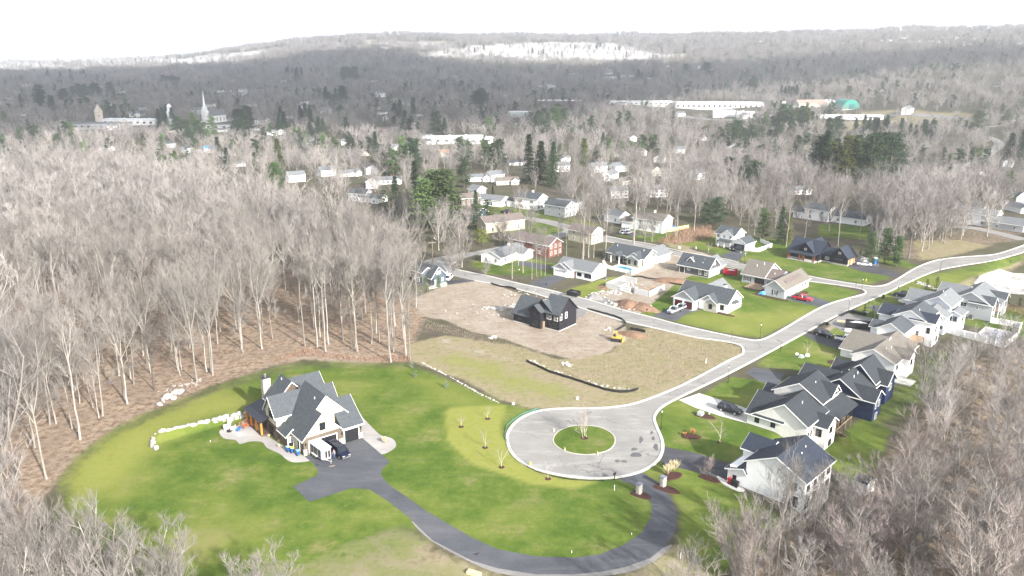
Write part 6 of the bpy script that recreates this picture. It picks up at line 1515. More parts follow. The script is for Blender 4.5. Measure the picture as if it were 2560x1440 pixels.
def conifer(seed, h=18, w_=3.6, kind='spruce', m=None, leaf=.55, dens=1.0):
    rr = random.Random(seed); T = MB(); K = MB(); T.tube([(0, 0, -.5), (0, 0, h * .55), (rr.uniform(-.3, .3), 0, h * .97)], [h * .017, h * .011, .03], 6, barkd, cap=False)
    m = m or needle_s
    def spray(c, ax, L, n, s, droop):
        for _ in range(n):
            t = rr.random() ** .7; p = c + ax * (L * t) + Vector((rr.gauss(0, s * .5), rr.gauss(0, s * .5), rr.gauss(0, s * .22) - droop * t * t))
            a = Vector((rr.gauss(0, 1), rr.gauss(0, 1), rr.gauss(0, .35))).normalized(); b_ = perp(a, rr); b_.z *= .5
            k = s * rr.uniform(.5, 1.1)
            K.add([p - a * k * .5, p + b_ * k * .3, p + a * k * .6, p - b_ * k * .3], [(0, 1, 2, 3)], m)
    if kind in ('spruce', 'arb'):
        lv = int(h * 2.4 * dens) if kind == 'spruce' else int(h * 4)
        for i in range(lv):
            t = (i + rr.random()) / lv; z = h * (.06 + .93 * t) if kind == 'spruce' else h * (.02 + .97 * t)
            wd = w_ * ((1 - t) ** .85 * .95 + .03) * (min(1, .55 + t * 4)) if kind == 'spruce' else w_ * math.sqrt(max(0, 1 - (t * 1.02 - .15) ** 2 * 1.3)) * (1 if t < .6 else 1 - (t - .6) * 1.5)
            nb = max(4, int(11 * dens)) if kind == 'spruce' else 9
            for j in range(nb):
                a = rr.uniform(0, 6.28); L = wd * rr.uniform(.65, 1.12)
                spray(Vector((0, 0, z)), Vector((math.cos(a), math.sin(a), .12 if kind == 'spruce' else .5)), L, 8 if kind == 'spruce' else 5, leaf * (1 if kind == 'spruce' else .6), L * .22 if kind == 'spruce' else 0)
    else:
        nc = int(46 * dens)
        for i in range(nc):
            t = (i + rr.random()) / nc; z = h * (.10 + .88 * t); wd = w_ * (1.0 - .72 * t ** 1.6) * min(1, .6 + t * 2) * rr.uniform(.45, 1.1); a = rr.uniform(0, 6.28)
            d = Vector((math.cos(a), math.sin(a), .2)); tip = Vector((0, 0, z)) + d * wd
            T.tube([(0, 0, z - .3), tip], [.08, .02], 4, barkd, cap=False)
            for q in range(3):
                c = Vector((0, 0, z)) + d * wd * rr.uniform(.4, 1)
                for _ in range(22):
                    p = c + Vector((rr.gauss(0, .75), rr.gauss(0, .75), rr.gauss(0, .30))) * (w_ / 4.2); a_ = Vector((rr.gauss(0, 1), rr.gauss(0, 1), rr.gauss(0, .6))).normalized(); b_ = perp(a_, rr); k = leaf * rr.uniform(.6, 1.2)
                    K.add([p - a_ * k * .5, p + b_ * k * .28, p + a_ * k * .6, p - b_ * k * .28], [(0, 1, 2, 3)], m)
    return T, K
PROT = {}
for i in range(5): PROT['f%d' % i] = bare_tree(100 + i, 24, .40 + .04 * (i % 3), 4 + i % 2, .46 + .1 * (i % 3), .18, 7, 7, 8, .0115)
for i in range(3): PROT['o%d' % i] = bare_tree(200 + i, 15, .22, 5, .75, .24, 8, 7, 7, .017, stems=1, low=4, twl=1.3)
for i in range(3): PROT['r%d' % i] = bare_tree(300 + i, 12, .12, 3, .8, .22, 7, 6, 7, .019, stems=3, low=2, tm=barkt, cm=twigr, twl=1.2)
for i in range(2): PROT['t%d' % i] = bare_tree(400 + i, 24, .62, 3, .38, .20, 6, 5, 6, .017, low=2)
barkq = tint_inst('dark_grey_bark', (.125, .11, .098), .2); twigq = tint_inst('dark_bare_twigs', (.145, .128, .118), .2)
for i in range(3): PROT['d%d' % i] = bare_tree(450 + i, 22, .38, 4, .62, .26, 7, 6, 6, .015, low=3, tm=barkq, cm=twigq)      # thin pole-like
LOW = {}
for i in range(4): LOW['b%d' % i] = bare_tree(500 + i, 18, .20, 5, .68, .24, 6, 4, 6, .028, low=3, twl=1.9)
for i in range(3): LOW['c%d' % i] = bare_tree(600 + i, 17, .12, 5, .85, .3, 5, 4, 5, .06, low=2, twl=2.4)
CON = {'s0': conifer(1, 18, 4.6, leaf=.75), 's1': conifer(2, 18, 3.9, leaf=.7), 's2': conifer(3, 16, 4.2, m=tint_inst('olive_needles', (.085, .10, .03), .2), leaf=.8), 'p0': conifer(4, 20, 5.0, 'pine', needle_p, .7, 2.2), 'p1': conifer(5, 18, 5.6, 'pine', needle_s, .65, 1.3), 'p2': conifer(6, 19, 4.8, 'pine', needle_p, .6, 1.2),
       'a0': conifer(7, 3.0, .85, 'arb', needle_s, .4), 'y0': conifer(8, 3.0, 1.9, 'arb', needle_y, .5), 'k0': conifer(9, 1.7, .55, 'arb', needle_b, .35)}
ROOT = {}
def usetree(key, TK, name, loc_, rz, sc, label, cat, group):
    if key not in ROOT:
        ROOT[key] = put(tree_thing(name, TK, label, cat, group), loc_, rz, sc); return ROOT[key]
    o = dup(ROOT[key], loc_, rz, label, group, sc); o['category'] = cat; o.name = name
    return o

# -- where trees may not stand
dev = [(1036, 905), (1034, 850), (1040, 760), (1034, 735), (1080, 700), (1040, 660), (1180, 620), (1300, 600), (1380, 570), (1500, 560), (1640, 560), (1740, 545), (1790, 565), (1900, 590), (1960, 590), (2050, 545), (2180, 550), (2190, 600), (2170, 640), (2230, 660), (2300, 655), (2400, 635), (2480, 612), (2560, 580), (2660, 570), (2700, 640), (2650, 700), (2700, 770), (2650, 800), (2560, 860), (2400, 870)]
dev_r = [rh(112, -22), rh(106, -28.5), rh(86, -28), rh(70, -17), rh(46, -19), rh(30, -19), rh(20, -19), rh(10, -19), rh(-4, -24), rh(-26, -19), rh(-40, -12), rh(-60, -8)]
devp = [tuple(G(*p)[:2]) for p in dev] + dev_r + [flatP(1900, 1440), flatP(1750, 1560), flatP(1100, 1560), flatP(700, 1520), flatP(420, 1400), flatP(150, 1280), flatP(150, 1195), flatP(200, 1130), flatP(300, 1060), flatP(430, 1000), flatP(560, 952), flatP(680, 908), flatP(760, 880), flatP(900, 905)]
clear = [devp, [tuple(G(*p)[:2]) for p in ((1180, 495), (1360, 505), (1420, 540), (1440, 580), (1300, 600), (1190, 600), (1150, 560))]]
for q in far_fields[4:]: clear.append([tuple(G(*p)[:2]) for p in q])
clear.append([tuple(G(*p)[:2]) for p in ((2330, 460), (2400, 436), (2460, 405), (2510, 372), (2515, 345), (2470, 335), (2380, 325), (2380, 342), (2460, 352), (2480, 366), (2440, 398), (2390, 420), (2320, 446))])
clear.append([tuple(G(*p)[:2]) for p in ((1660, 300), (1700, 270), (1900, 275), (1910, 305), (1800, 312))])
clear.append([tuple(G(*p)[:2]) for p in ((300, 312), (610, 318), (610, 335), (290, 330))])
def okpos(X, Y):
    k = np.ones(X.shape, bool)
    for q in clear: k &= ~pip(X, Y, q)
    for fx, fy, r in FOOT:
        k &= np.hypot(X - fx, Y - fy) > r
        L = math.hypot(fx, fy); ux, uy = -fx / L, -fy / L                       # keep the view of a house half open
        s = (X - fx) * ux + (Y - fy) * uy; d = np.abs((X - fx) * uy - (Y - fy) * ux)
        k &= ~((s > 0) & (s < (r + 12 if L < 420 else r + 42)) & (d < r * (.6 if L < 420 else .8)))
    return k
rs = np.random.RandomState(11)
def jitter(y0, y1, sp, a0=-.66, a1=.66):
    ys = np.arange(y0, y1, sp); out = []
    for y in ys:
        xs = np.arange(a0 * y - 12, a1 * y + 12, sp); out.append(np.stack([xs + rs.uniform(-.45, .45, len(xs)) * sp, y + rs.uniform(-.45, .45, len(xs)) * sp], 1))
    return np.concatenate(out)
TREES = []            # (x, y, h, kind)
def addtrees(P_, hs, kinds):
    for (x, y), hh, k in zip(P_, hs, kinds): TREES.append((x, y, hh, k))
# left wood
wood_l = [tuple(G(*p)[:2]) for p in ((-160, 1440), (-240, 475), (0, 462), (300, 478), (450, 505), (600, 545), (760, 590), (900, 632), (1000, 668), (1045, 705), (1036, 735), (1040, 790), (1034, 850), (1034, 903), (985, 905), (900, 890), (860, 880), (760, 866), (680, 880), (560, 935), (430, 985), (300, 1040), (200, 1120), (120, 1210), (60, 1440))]
A_ = jitter(100, 215, 8.0); k = pip(A_[:, 0], A_[:, 1], wood_l); A_ = A_[k]; addtrees(A_, rs.uniform(13, 25, len(A_)), [('t' if rs.rand() < .22 else ('d' if rs.rand() < .16 else 'f')) for _ in A_])
A_ = jitter(215, 420, 7.0); k = pip(A_[:, 0], A_[:, 1], wood_l); A_ = A_[k]; addtrees(A_, rs.uniform(16, 21, len(A_)), ['b'] * len(A_))
# foreground crowns whose tops reach into the bottom left corner
for px, py, hh in ((180, 1270, 15), (250, 1250, 16), (60, 1240, 17), (330, 1320, 13), (430, 1320, 13), (120, 1340, 14), (20, 1330, 15), (230, 1360, 13), (390, 1390, 11), (570, 1385, 10), (650, 1365, 10), (700, 1400, 9), (500, 1420, 9), (810, 1425, 7), (300, 1410, 11), (150, 1420, 12), (60, 1400, 12), (-30, 1280, 16), (620, 1430, 8)):
    hh *= .85; x, y = flatP(px, py + 18, hh * 1.08); TREES.append((x, y, hh, 'o'))
# right wood, below the row of houses
A_ = jitter(70, 300, 5.5); u, v = rfr(A_[:, 0], A_[:, 1]); lim = np.interp(u, [-80, -60, -40, -26, -4, 12, 30, 60, 86, 106, 125, 150], [-10, -17, -21, -24, -31, -29, -19, -18, -30, -31, -29, -26])
k = (v < lim) & (v > -115) & (u > -75) & (u < 190); A_ = A_[k]; u, v = u[k], v[k]
addtrees(A_, np.where(v > -45, rs.uniform(7, 11, len(A_)), rs.uniform(10, 16, len(A_))), [('r' if rs.rand() < .35 else 'o') for _ in A_])
# strip of tall thin trees behind the new streets, and the thicket beyond
strip = [tuple(G(*p)[:2]) for p in ((2180, 560), (2300, 540), (2460, 540), (2540, 560), (2520, 585), (2440, 600), (2340, 620), (2270, 648), (2200, 640), (2170, 610))]
A_ = jitter(250, 420, 6.5); k = pip(A_[:, 0], A_[:, 1], strip); A_ = A_[k]; addtrees(A_, rs.uniform(15, 21, len(A_)), ['d' if rs.rand() < .6 else 't' for _ in A_])
mid = [tuple(G(*p)[:2]) for p in ((1440, 470), (1600, 440), (1800, 430), (2100, 440), (2300, 470), (2560, 490), (2560, 545), (2300, 545), (2180, 535), (2050, 530), (1900, 560), (1760, 545), (1700, 530), (1480, 545))]
A_ = jitter(300, 560, 8.5); k = pip(A_[:, 0], A_[:, 1], mid) & okpos(A_[:, 0], A_[:, 1]); A_ = A_[k]; addtrees(A_, rs.uniform(9, 15, len(A_)), [('d' if rs.rand() < .45 else ('t' if rs.rand() < .3 else 'b')) for _ in A_])
# single trees the photo shows plainly: base pixel, height, kind
for px, py, hh, kd in ((655, 872, 25, 'f'), (605, 872, 25, 'f'), (532, 938, 25, 'f'), (492, 955, 24, 'f'), (527, 930, 25, 'f'), (445, 925, 23, 'f'), (378, 935, 22, 'f'), (335, 962, 22, 'f'), (318, 1010, 22, 'f'), (258, 1040, 23, 'f'), (232, 1020, 22, 'f'), (140, 1060, 23, 'f'), (115, 1198, 25, 'f'), (200, 1100, 24, 't'),
                      (762, 866, 23, 't'), (793, 868, 22, 't'), (815, 878, 23, 't'), (822, 860, 23, 't'), (858, 850, 22, 't'), (882, 872, 22, 't'), (893, 878, 23, 't'), (930, 860, 21, 't'), (948, 855, 21, 't'), (977, 905, 25, 't'), (1015, 890, 24, 't'), (1026, 902, 23, 'f'), (1041, 768, 20, 't'), (985, 880, 22, 't'),
                      (1281, 697, 15, 't'), (1308, 682, 15, 't'), (1330, 698, 14, 't'), (1342, 692, 15, 't'), (1352, 690, 15, 't'), (1362, 690, 14, 't'), (1280, 690, 14, 't'), (1296, 664, 14, 't'),
                      (1155, 668, 11, 'o'), (1132, 690, 9, 'o'), (1125, 672, 9, 'o'), (1452, 646, 20, 'f'), (1458, 648, 21, 't'), (1472, 644, 19, 't'), (1484, 645, 12, 't'), (1508, 640, 21, 'f'), (1514, 642, 21, 't'), (1585, 612, 21, 't'), (1612, 606, 10, 'o'), (1630, 604, 8, 'o'), (1396, 640, 15, 't'), (1416, 642, 15, 't'),
                      (1688, 592, 22, 'f'), (1692, 590, 22, 't'), (1665, 595, 18, 't'), (1735, 578, 20, 'f'), (1870, 590, 17, 'f'), (1700, 530, 16, 'f'), (1965, 618, 16, 't'), (2012, 595, 15, 'f'), (2072, 578, 19, 'o'), (2095, 615, 20, 't'), (2148, 600, 16, 't'), (1250, 610, 10, 'o'), (1262, 612, 10, 'o'), (1325, 608, 13, 'o'), (1405, 520, 17, 'o'), (1300, 540, 12, 'o'), (1215, 690, 5, 'o'),
                      (1938, 1452, 20, 'F'), (2120, 1300, 9, 'o'), (2060, 1370, 11, 'o'), (1885, 1445, 12, 'o'), (1830, 1450, 10, 'r'), (1965, 1400, 14, 't'), (2020, 1420, 15, 't')):
    g = G(px, py); TREES.append((g.x, g.y, hh, kd))
# ---------------------------------------------------------------- far town
townlist = []
def T1(x, y, w_, c, kind='h'): townlist.append((x / 2.976, 60 + y / 2.976, w_ / 2.976, c, kind))
def T2(x, y, w_, c, kind='h'): townlist.append((850 + x / 2.976, 60 + y / 2.976, w_ / 2.976, c, kind))
def T3(x, y, w_, c, kind='h'): townlist.append((1700 + x / 2.976, 60 + y / 2.976, w_ / 2.976, c, kind))
for a in ((850, 785, 70, 'w'), (1350, 790, 90, 'b'), (1475, 672, 75, 'w'), (1510, 735, 70, 'w'), (1800, 530, 30, 'w'), (640, 625, 50, 'w'), (1000, 690, 60, 'w'), (1040, 680, 50, 'g'), (1860, 755, 90, 'w'), (1700, 720, 50, 'w'), (2250, 640, 70, 'w'), (2265, 590, 50, 'w'), (2420, 670, 80, 'w'), (2140, 700, 70, 'g'), (1565, 955, 60, 'B'), (1490, 955, 60, 'g'), (1400, 955, 70, 'g'), (1750, 1060, 80, 'w'), (2090, 820, 50, 'w'), (2335, 880, 40, 'w'), (1260, 920, 60, 'g'),
          (700, 465, 50, 'w'), (745, 470, 30, 'w'), (560, 498, 60, 'w'), (400, 468, 30, 'w'), (480, 485, 40, 'w'), (640, 410, 30, 'w'), (1160, 420, 30, 'w'), (1060, 405, 20, 'g'), (1240, 355, 40, 'w'), (2430, 1130, 70, 'w'), (800, 940, 60, 'w'), (1960, 740, 70, 'w'), (1640, 505, 30, 'w'), (1700, 508, 30, 'w'), (2140, 535, 30, 'w'), (2110, 430, 20, 'w'), (1080, 585, 50, 'g'), (2200, 1170, 60, 'w'), (1650, 985, 50, 'w'), (2020, 830, 50, 'w'), (1500, 430, 20, 'w'), (790, 610, 60, 'g'), (60, 560, 60, 'g'), (30, 600, 50, 'g')): T1(*a)
for a in ((70, 1130, 100, 'w'), (230, 1115, 80, 'w'), (370, 1185, 80, 'w'), (240, 1215, 100, 'g'), (245, 1320, 70, 'w'), (150, 1310, 100, 'g'), (1035, 1165, 90, 'w'), (1150, 1165, 50, 'w'), (1240, 1190, 50, 'b'), (1645, 1095, 60, 'w'), (1670, 1020, 50, 'w'), (1920, 1100, 80, 'w'), (1900, 1060, 70, 'g'), (770, 990, 90, 'o'), (640, 850, 70, 'w'), (320, 810, 50, 'r'), (395, 790, 60, 'r'), (55, 900, 40, 'w'), (510, 960, 40, 'w'), (420, 940, 60, 'w'), (1500, 592, 40, 'b'), (1160, 405, 50, 'w'), (1240, 412, 50, 'w'), (1240, 520, 70, 'w'), (1390, 470, 50, 'w'), (1490, 468, 60, 'w'), (540, 452, 40, 'w'), (700, 446, 30, 'w'), (250, 430, 40, 'w'),
          (300, 540, 60, 'w'), (315, 670, 60, 'w'), (340, 715, 40, 'w'), (590, 685, 50, 'w'), (495, 610, 60, 'w'), (745, 610, 70, 'w'), (950, 620, 60, 'g'), (2100, 600, 60, 'w'), (2530, 690, 60, 'w'), (2440, 318, 30, 'w'), (2165, 395, 25, 'w'), (2015, 415, 20, 'w'), (2010, 1160, 40, 'w'), (2110, 1190, 60, 'b'), (2360, 1280, 70, 'w'), (1700, 1370, 110, 'g'), (1690, 1395, 60, 'w'), (780, 478, 50, 'g'), (480, 490, 30, 'w'), (1350, 500, 40, 'g'), (960, 1345, 90, 'n'), (1310, 1050, 50, 'g'), (2005, 355, 40, 'g'), (2230, 395, 20, 'w'), (640, 900, 60, 'g'), (860, 400, 60, 'w'), (2060, 1290, 60, 'w')): T2(*a)
for a in ((800, 640, 110, 't'), (1105, 590, 80, 'w'), (880, 610, 50, 'w'), (900, 585, 70, 'g'), (755, 590, 60, 'w'), (1690, 665, 80, 'w'), (590, 695, 60, 'w'), (480, 700, 60, 'w'), (250, 590, 50, 'w'), (1230, 150, 50, 'w'), (1415, 148, 25, 'w'), (1500, 130, 22, 'w'), (1560, 125, 40, 'w'), (1690, 130, 40, 'w'), (1715, 133, 30, 'w'), (1780, 136, 25, 'w'), (1855, 135, 45, 'w'), (1950, 108, 40, 'w'), (2005, 108, 30, 'w'), (2180, 115, 40, 'w'), (2370, 110, 40, 'w'), (2430, 148, 40, 'g'), (2300, 145, 50, 'g'), (2060, 112, 25, 'w'), (2470, 112, 30, 'w'), (2530, 150, 30, 'w'), (1640, 145, 30, 'g'), (1920, 140, 30, 'w'), (2110, 135, 25, 'w'), (800, 160, 15, 'w'), (600, 130, 15, 'w'),
          (125, 1150, 80, 'w'), (870, 1260, 70, 'w'), (1800, 1370, 70, 'w'), (1900, 1330, 60, 'w'), (2470, 1330, 60, 'g'), (2500, 1390, 110, 'w'), (2440, 1060, 80, 'w'), (235, 345, 50, 'w'), (130, 338, 40, 'w'), (1480, 505, 30, 'g'), (470, 555, 40, 'g'), (2350, 470, 30, 'g'), (1650, 425, 25, 'g'), (2200, 1120, 60, 'w'), (1620, 1190, 50, 'g'), (120, 600, 50, 'w'), (490, 275, 15, 'w'), (2160, 1400, 60, 'g')): T3(*a)
rv = random.Random(41)
for _ in range(75):
    a_, b_ = rv.choice([((0, 700), (195, 330)), ((420, 1250), (215, 400)), ((800, 1300), (190, 280)), ((1350, 1700), (180, 240)), ((1700, 2560), (92, 112)), ((1500, 2050), (330, 440))])
    townlist.append((rv.uniform(*a_), rv.uniform(*b_), rv.uniform(12, 22), rv.choice('wwwgb'), 'h'))
ccol = {'w': (white, r_light, 'white'), 'g': (gray, r_slate, 'grey'), 'b': (beige, r_tan, 'beige'), 'r': (redbrick, r_brown, 'red'), 'o': (beige, mat('orange_roofing', (.45, .24, .13), .8, .1), 'orange-roofed'), 'B': (white, mat('blue_roofing', (.03, .22, .42), .5, .05), 'bright blue-roofed'), 't': (white, mat('pale_teal_roofing', (.28, .42, .38), .6, .05), 'teal-roofed'), 'n': (taupe, r_brown, 'brown')}
HP = {}
def hproto(c, v):
    key = (c, v)
    wl, rf, nm = ccol[c]
    h = House('village_house', 'x', 'house', (0, 0), 0, 0, wall=wl, roof=rf)
    if v == 0: h.wing(-6, -4, 6, 4, 4.8, 7.2, 'x', zb=-3); rows = (.8, 3.1)
    else: h.wing(-8, -4, 8, 4, 2.8, 4.8, 'x', zb=-3); h.wing(2, -6, 7, 0, 2.8, 4.4, 'y', zb=-3); rows = (.8,)
    b = MB()
    for z in rows:
        for x in (-4.5, -1.5, 1.2, 4.4): h.window('S', -4 if not (v and 2 < x < 7) else -6, x, z, 1, 1.2)
        h.window('W', -6 if v == 0 else -8, 0, z, 1, 1.2); h.window('E', 6 if v == 0 else 8, 0, z, 1, 1.2)
    h.chimney(1.5, .8, 4, 8.0 if v == 0 else 5.9, .8, .6, redbrick, False)
    return h.done()
used = set()
vert = lambda y: 'far up the valley' if y < 170 else ('in the middle distance' if y < 330 else 'in the near village')
SEEN = {}
def side(x): return ['at the far left', 'left of the church', 'right of the church', 'left of the middle', 'in the middle', 'right of the middle', 'towards the right', 'by the works on the right', 'at the far right'][min(8, max(0, int(x / 285)))]
for i, (px, py, w_, c, kd) in enumerate(townlist):
    g = G(px, py); D = math.hypot(g.x, g.y, CH - g.z); v = i % 2 if w_ * D / F < 15 else 1
    wm = w_ * D / F; sc = max(.75, min(1.7, wm / (12 if v == 0 else 16.5)))
    lab = '%s house %s, %s, among bare trees' % (ccol[c][2], vert(py), side(px))
    gr = 'village houses among the bare trees'
    SEEN[lab] = SEEN.get(lab, 0) + 1
    if (c, v) not in HP:
        HP[(c, v)] = o = hproto(c, v); o['group'] = gr; put(o, g, R(rnd.choice([15, 40, 55, -20, 100]) + rnd.uniform(-8, 8)), sc); o['label'] = lab
    else: dup(HP[(c, v)], g, R(rnd.choice([15, 40, 55, -20, 100]) + rnd.uniform(-8, 8)), lab, gr, sc)
    foot((g.x, g.y, 8 * sc))
# landmark buildings
def mark(name, label, cat, px, py, yaw, wall, roof, fn, z=0):
    g = G(px, py); h = House(name, label, cat, (g.x, g.y), yaw, g.z + z, wall=wall, roof=roof); r = fn(h); h.done(); foot((g.x, g.y, r or 14)); return g
def church(h):
    h.wing(-9, -6, 14, 6, 8, 13, 'x', zb=-4)
    h.part('steeple', white, lambda b: (b.box(-13, -3, -4, -7.5, 3, 14, white), b.box(-12.2, -2.3, 14, -8.3, 2.3, 18, white), b.lathe([(1.7, 18), (1.5, 21.5), (1.25, 22), (.05, 37)], (-10.25, 0, 0), 8, white)))
    for x in (-4, 1, 6, 11): h.window('S', -6, x, 2, 1.2, 4)
    return 20
mark('church', 'white church with tall pointed steeple in the village on the left', 'church', 533, 306, 60, white, r_light, church)
def ctower(h):
    h.box(-4, -4, -4, 4, 4, 11, mat('buff_stone', (.62, .54, .45), .8, .05)); h.part('cone_roof', mat('buff_roof', (.50, .45, .38), .8, .05), lambda b: b.lathe([(5.2, 11), (4, 13), (.1, 20)], (0, 0, 0), 8, None)); h.window('S', -4, 0, 6, 1, 2); return 8
mark('clock_tower', 'buff square tower with pointed roof left of the white church', 'tower', 249, 304, 30, white, r_light, ctower)
def cupola(h):
    h.box(-3, -3, -4, 3, 3, 12, white); h.part('dome', white, lambda b: b.lathe([(3.6, 12), (3.6, 13), (2.4, 14), (2.4, 18), (3, 18.4), (1.8, 20.5), (.1, 22)], (0, 0, 0), 10, white)); h.window('S', -3, 0, 7, 1, 2); return 8
mark('bell_tower', 'white round-topped bell tower between the buff tower and the church', 'tower', 427, 308, 20, white, r_light, cupola)
def longb(L, W_, hh, wins=True, rf=None):
    def f(h):
        h.box(-L / 2, -W_ / 2, -4, L / 2, W_ / 2, hh); h.Rf.box(-L / 2 - .5, -W_ / 2 - .5, hh, L / 2 + .5, W_ / 2 + .5, hh + .6, h.roof)
        if wins:
            k = int(L / 7)
            for i in range(k): h.window('S', -W_ / 2, -L / 2 + L * (i + .5) / k, hh * .35, 3, hh * .35, mull=2)
        for i in range(int(L / 16)): h.Rf.box(-L / 2 + 6 + i * 15, -1, hh + .6, -L / 2 + 8 + i * 15, 1, hh + 1.5, h.roof)
        return max(L, W_) * .5
    return f
wr = mat('white_membrane_roof', (.72, .73, .74), .6, .03)
mark('long_building', 'long pale grey-roofed building below the buff tower', 'building', 240, 322, 0, gray, r_light, longb(70, 16, 6)); mark('long_building', 'long white-roofed building between the bell tower and the buff tower', 'building', 345, 312, -4, white, wr, longb(75, 14, 6)); mark('long_building', 'brown-roofed hall just below the white church', 'building', 545, 322, 5, white, r_tan, longb(40, 14, 5))
mark('apartment_block', 'long flat white apartment building with row of windows, upper middle', 'building', 1135, 358, 12, white, wr, longb(52, 10, 6)); mark('apartment_block', 'second shorter white apartment building right of the long one', 'building', 1200, 358, 12, white, wr, longb(22, 10, 5))
mark('warehouse', 'pale green-grey flat building in the upper middle', 'building', 1298, 292, 5, mat('pale_green_wall', (.5, .58, .55), .7, .05), wr, longb(26, 12, 6, False)); mark('warehouse', 'long low white-roofed red brick works in the upper middle', 'building', 1395, 262, -3, redbrick, wr, longb(70, 20, 6)); mark('warehouse', 'flat white building above the pines right of the middle', 'building', 1600, 262, 2, white, wr, longb(95, 20, 5))
mark('factory', 'very long white flat-roofed factory building on the right', 'factory', 1795, 272, -4, white, wr, longb(125, 26, 9)); mark('warehouse', 'white block in front of the long factory', 'building', 1808, 293, -4, white, wr, longb(26, 12, 8, False)); mark('warehouse', 'second smaller white block in front of the long factory', 'building', 1862, 294, -4, white, wr, longb(20, 10, 7, False))
mark('barn', 'brown-roofed round barn left of the green dome building', 'barn', 2025, 266, 5, beige, mat('brown_red_roof', (.33, .24, .2), .8, .05), lambda h: (h.wing(-20, -9, 20, 9, 4, 9, 'x', zb=-4), 20)[1]); mark('open_shed', 'long white open-fronted shed below the green dome building', 'shed', 2125, 298, -2, white, wr, longb(75, 10, 4.5, True))
def dome(h):
    gd = mat('green_dome_sheet', (.03, .24, .19), .45, .06); b = MB(); n1 = 14; pr_ = [(13 * math.cos(t), 13 * math.sin(t) * .95) for t in np.linspace(0, math.pi, n1)]
    b.add([(x, -11, z) for x, z in pr_] + [(x, 11, z) for x, z in pr_], [(i, i + 1, n1 + i + 1, n1 + i)[::-1] for i in range(n1 - 1)] + [tuple(range(n1)), tuple(range(2 * n1 - 1, n1 - 1, -1))], gd); b.build('dome_shell', parent=h.root); h.part('door', mat('dark_green_door', (.02, .13, .12), .5, 0), lambda b: b.box(-4, -11.15, 0, 4, -11.02, 7, None)); h.box(-13.4, -11.3, -4, 13.4, 11.3, .5, concrete); return 16
mark('dome_barn', 'green arched dome storage barn on the right', 'barn', 2115, 272, 12, white, r_light, dome)
mark('silo', 'small white round-topped building left of the green dome barn', 'building', 2068, 262, 12, white, wr, lambda h: (h.wing(-9, -5, 9, 5, 4, 7, 'x', zb=-4), 9)[1])
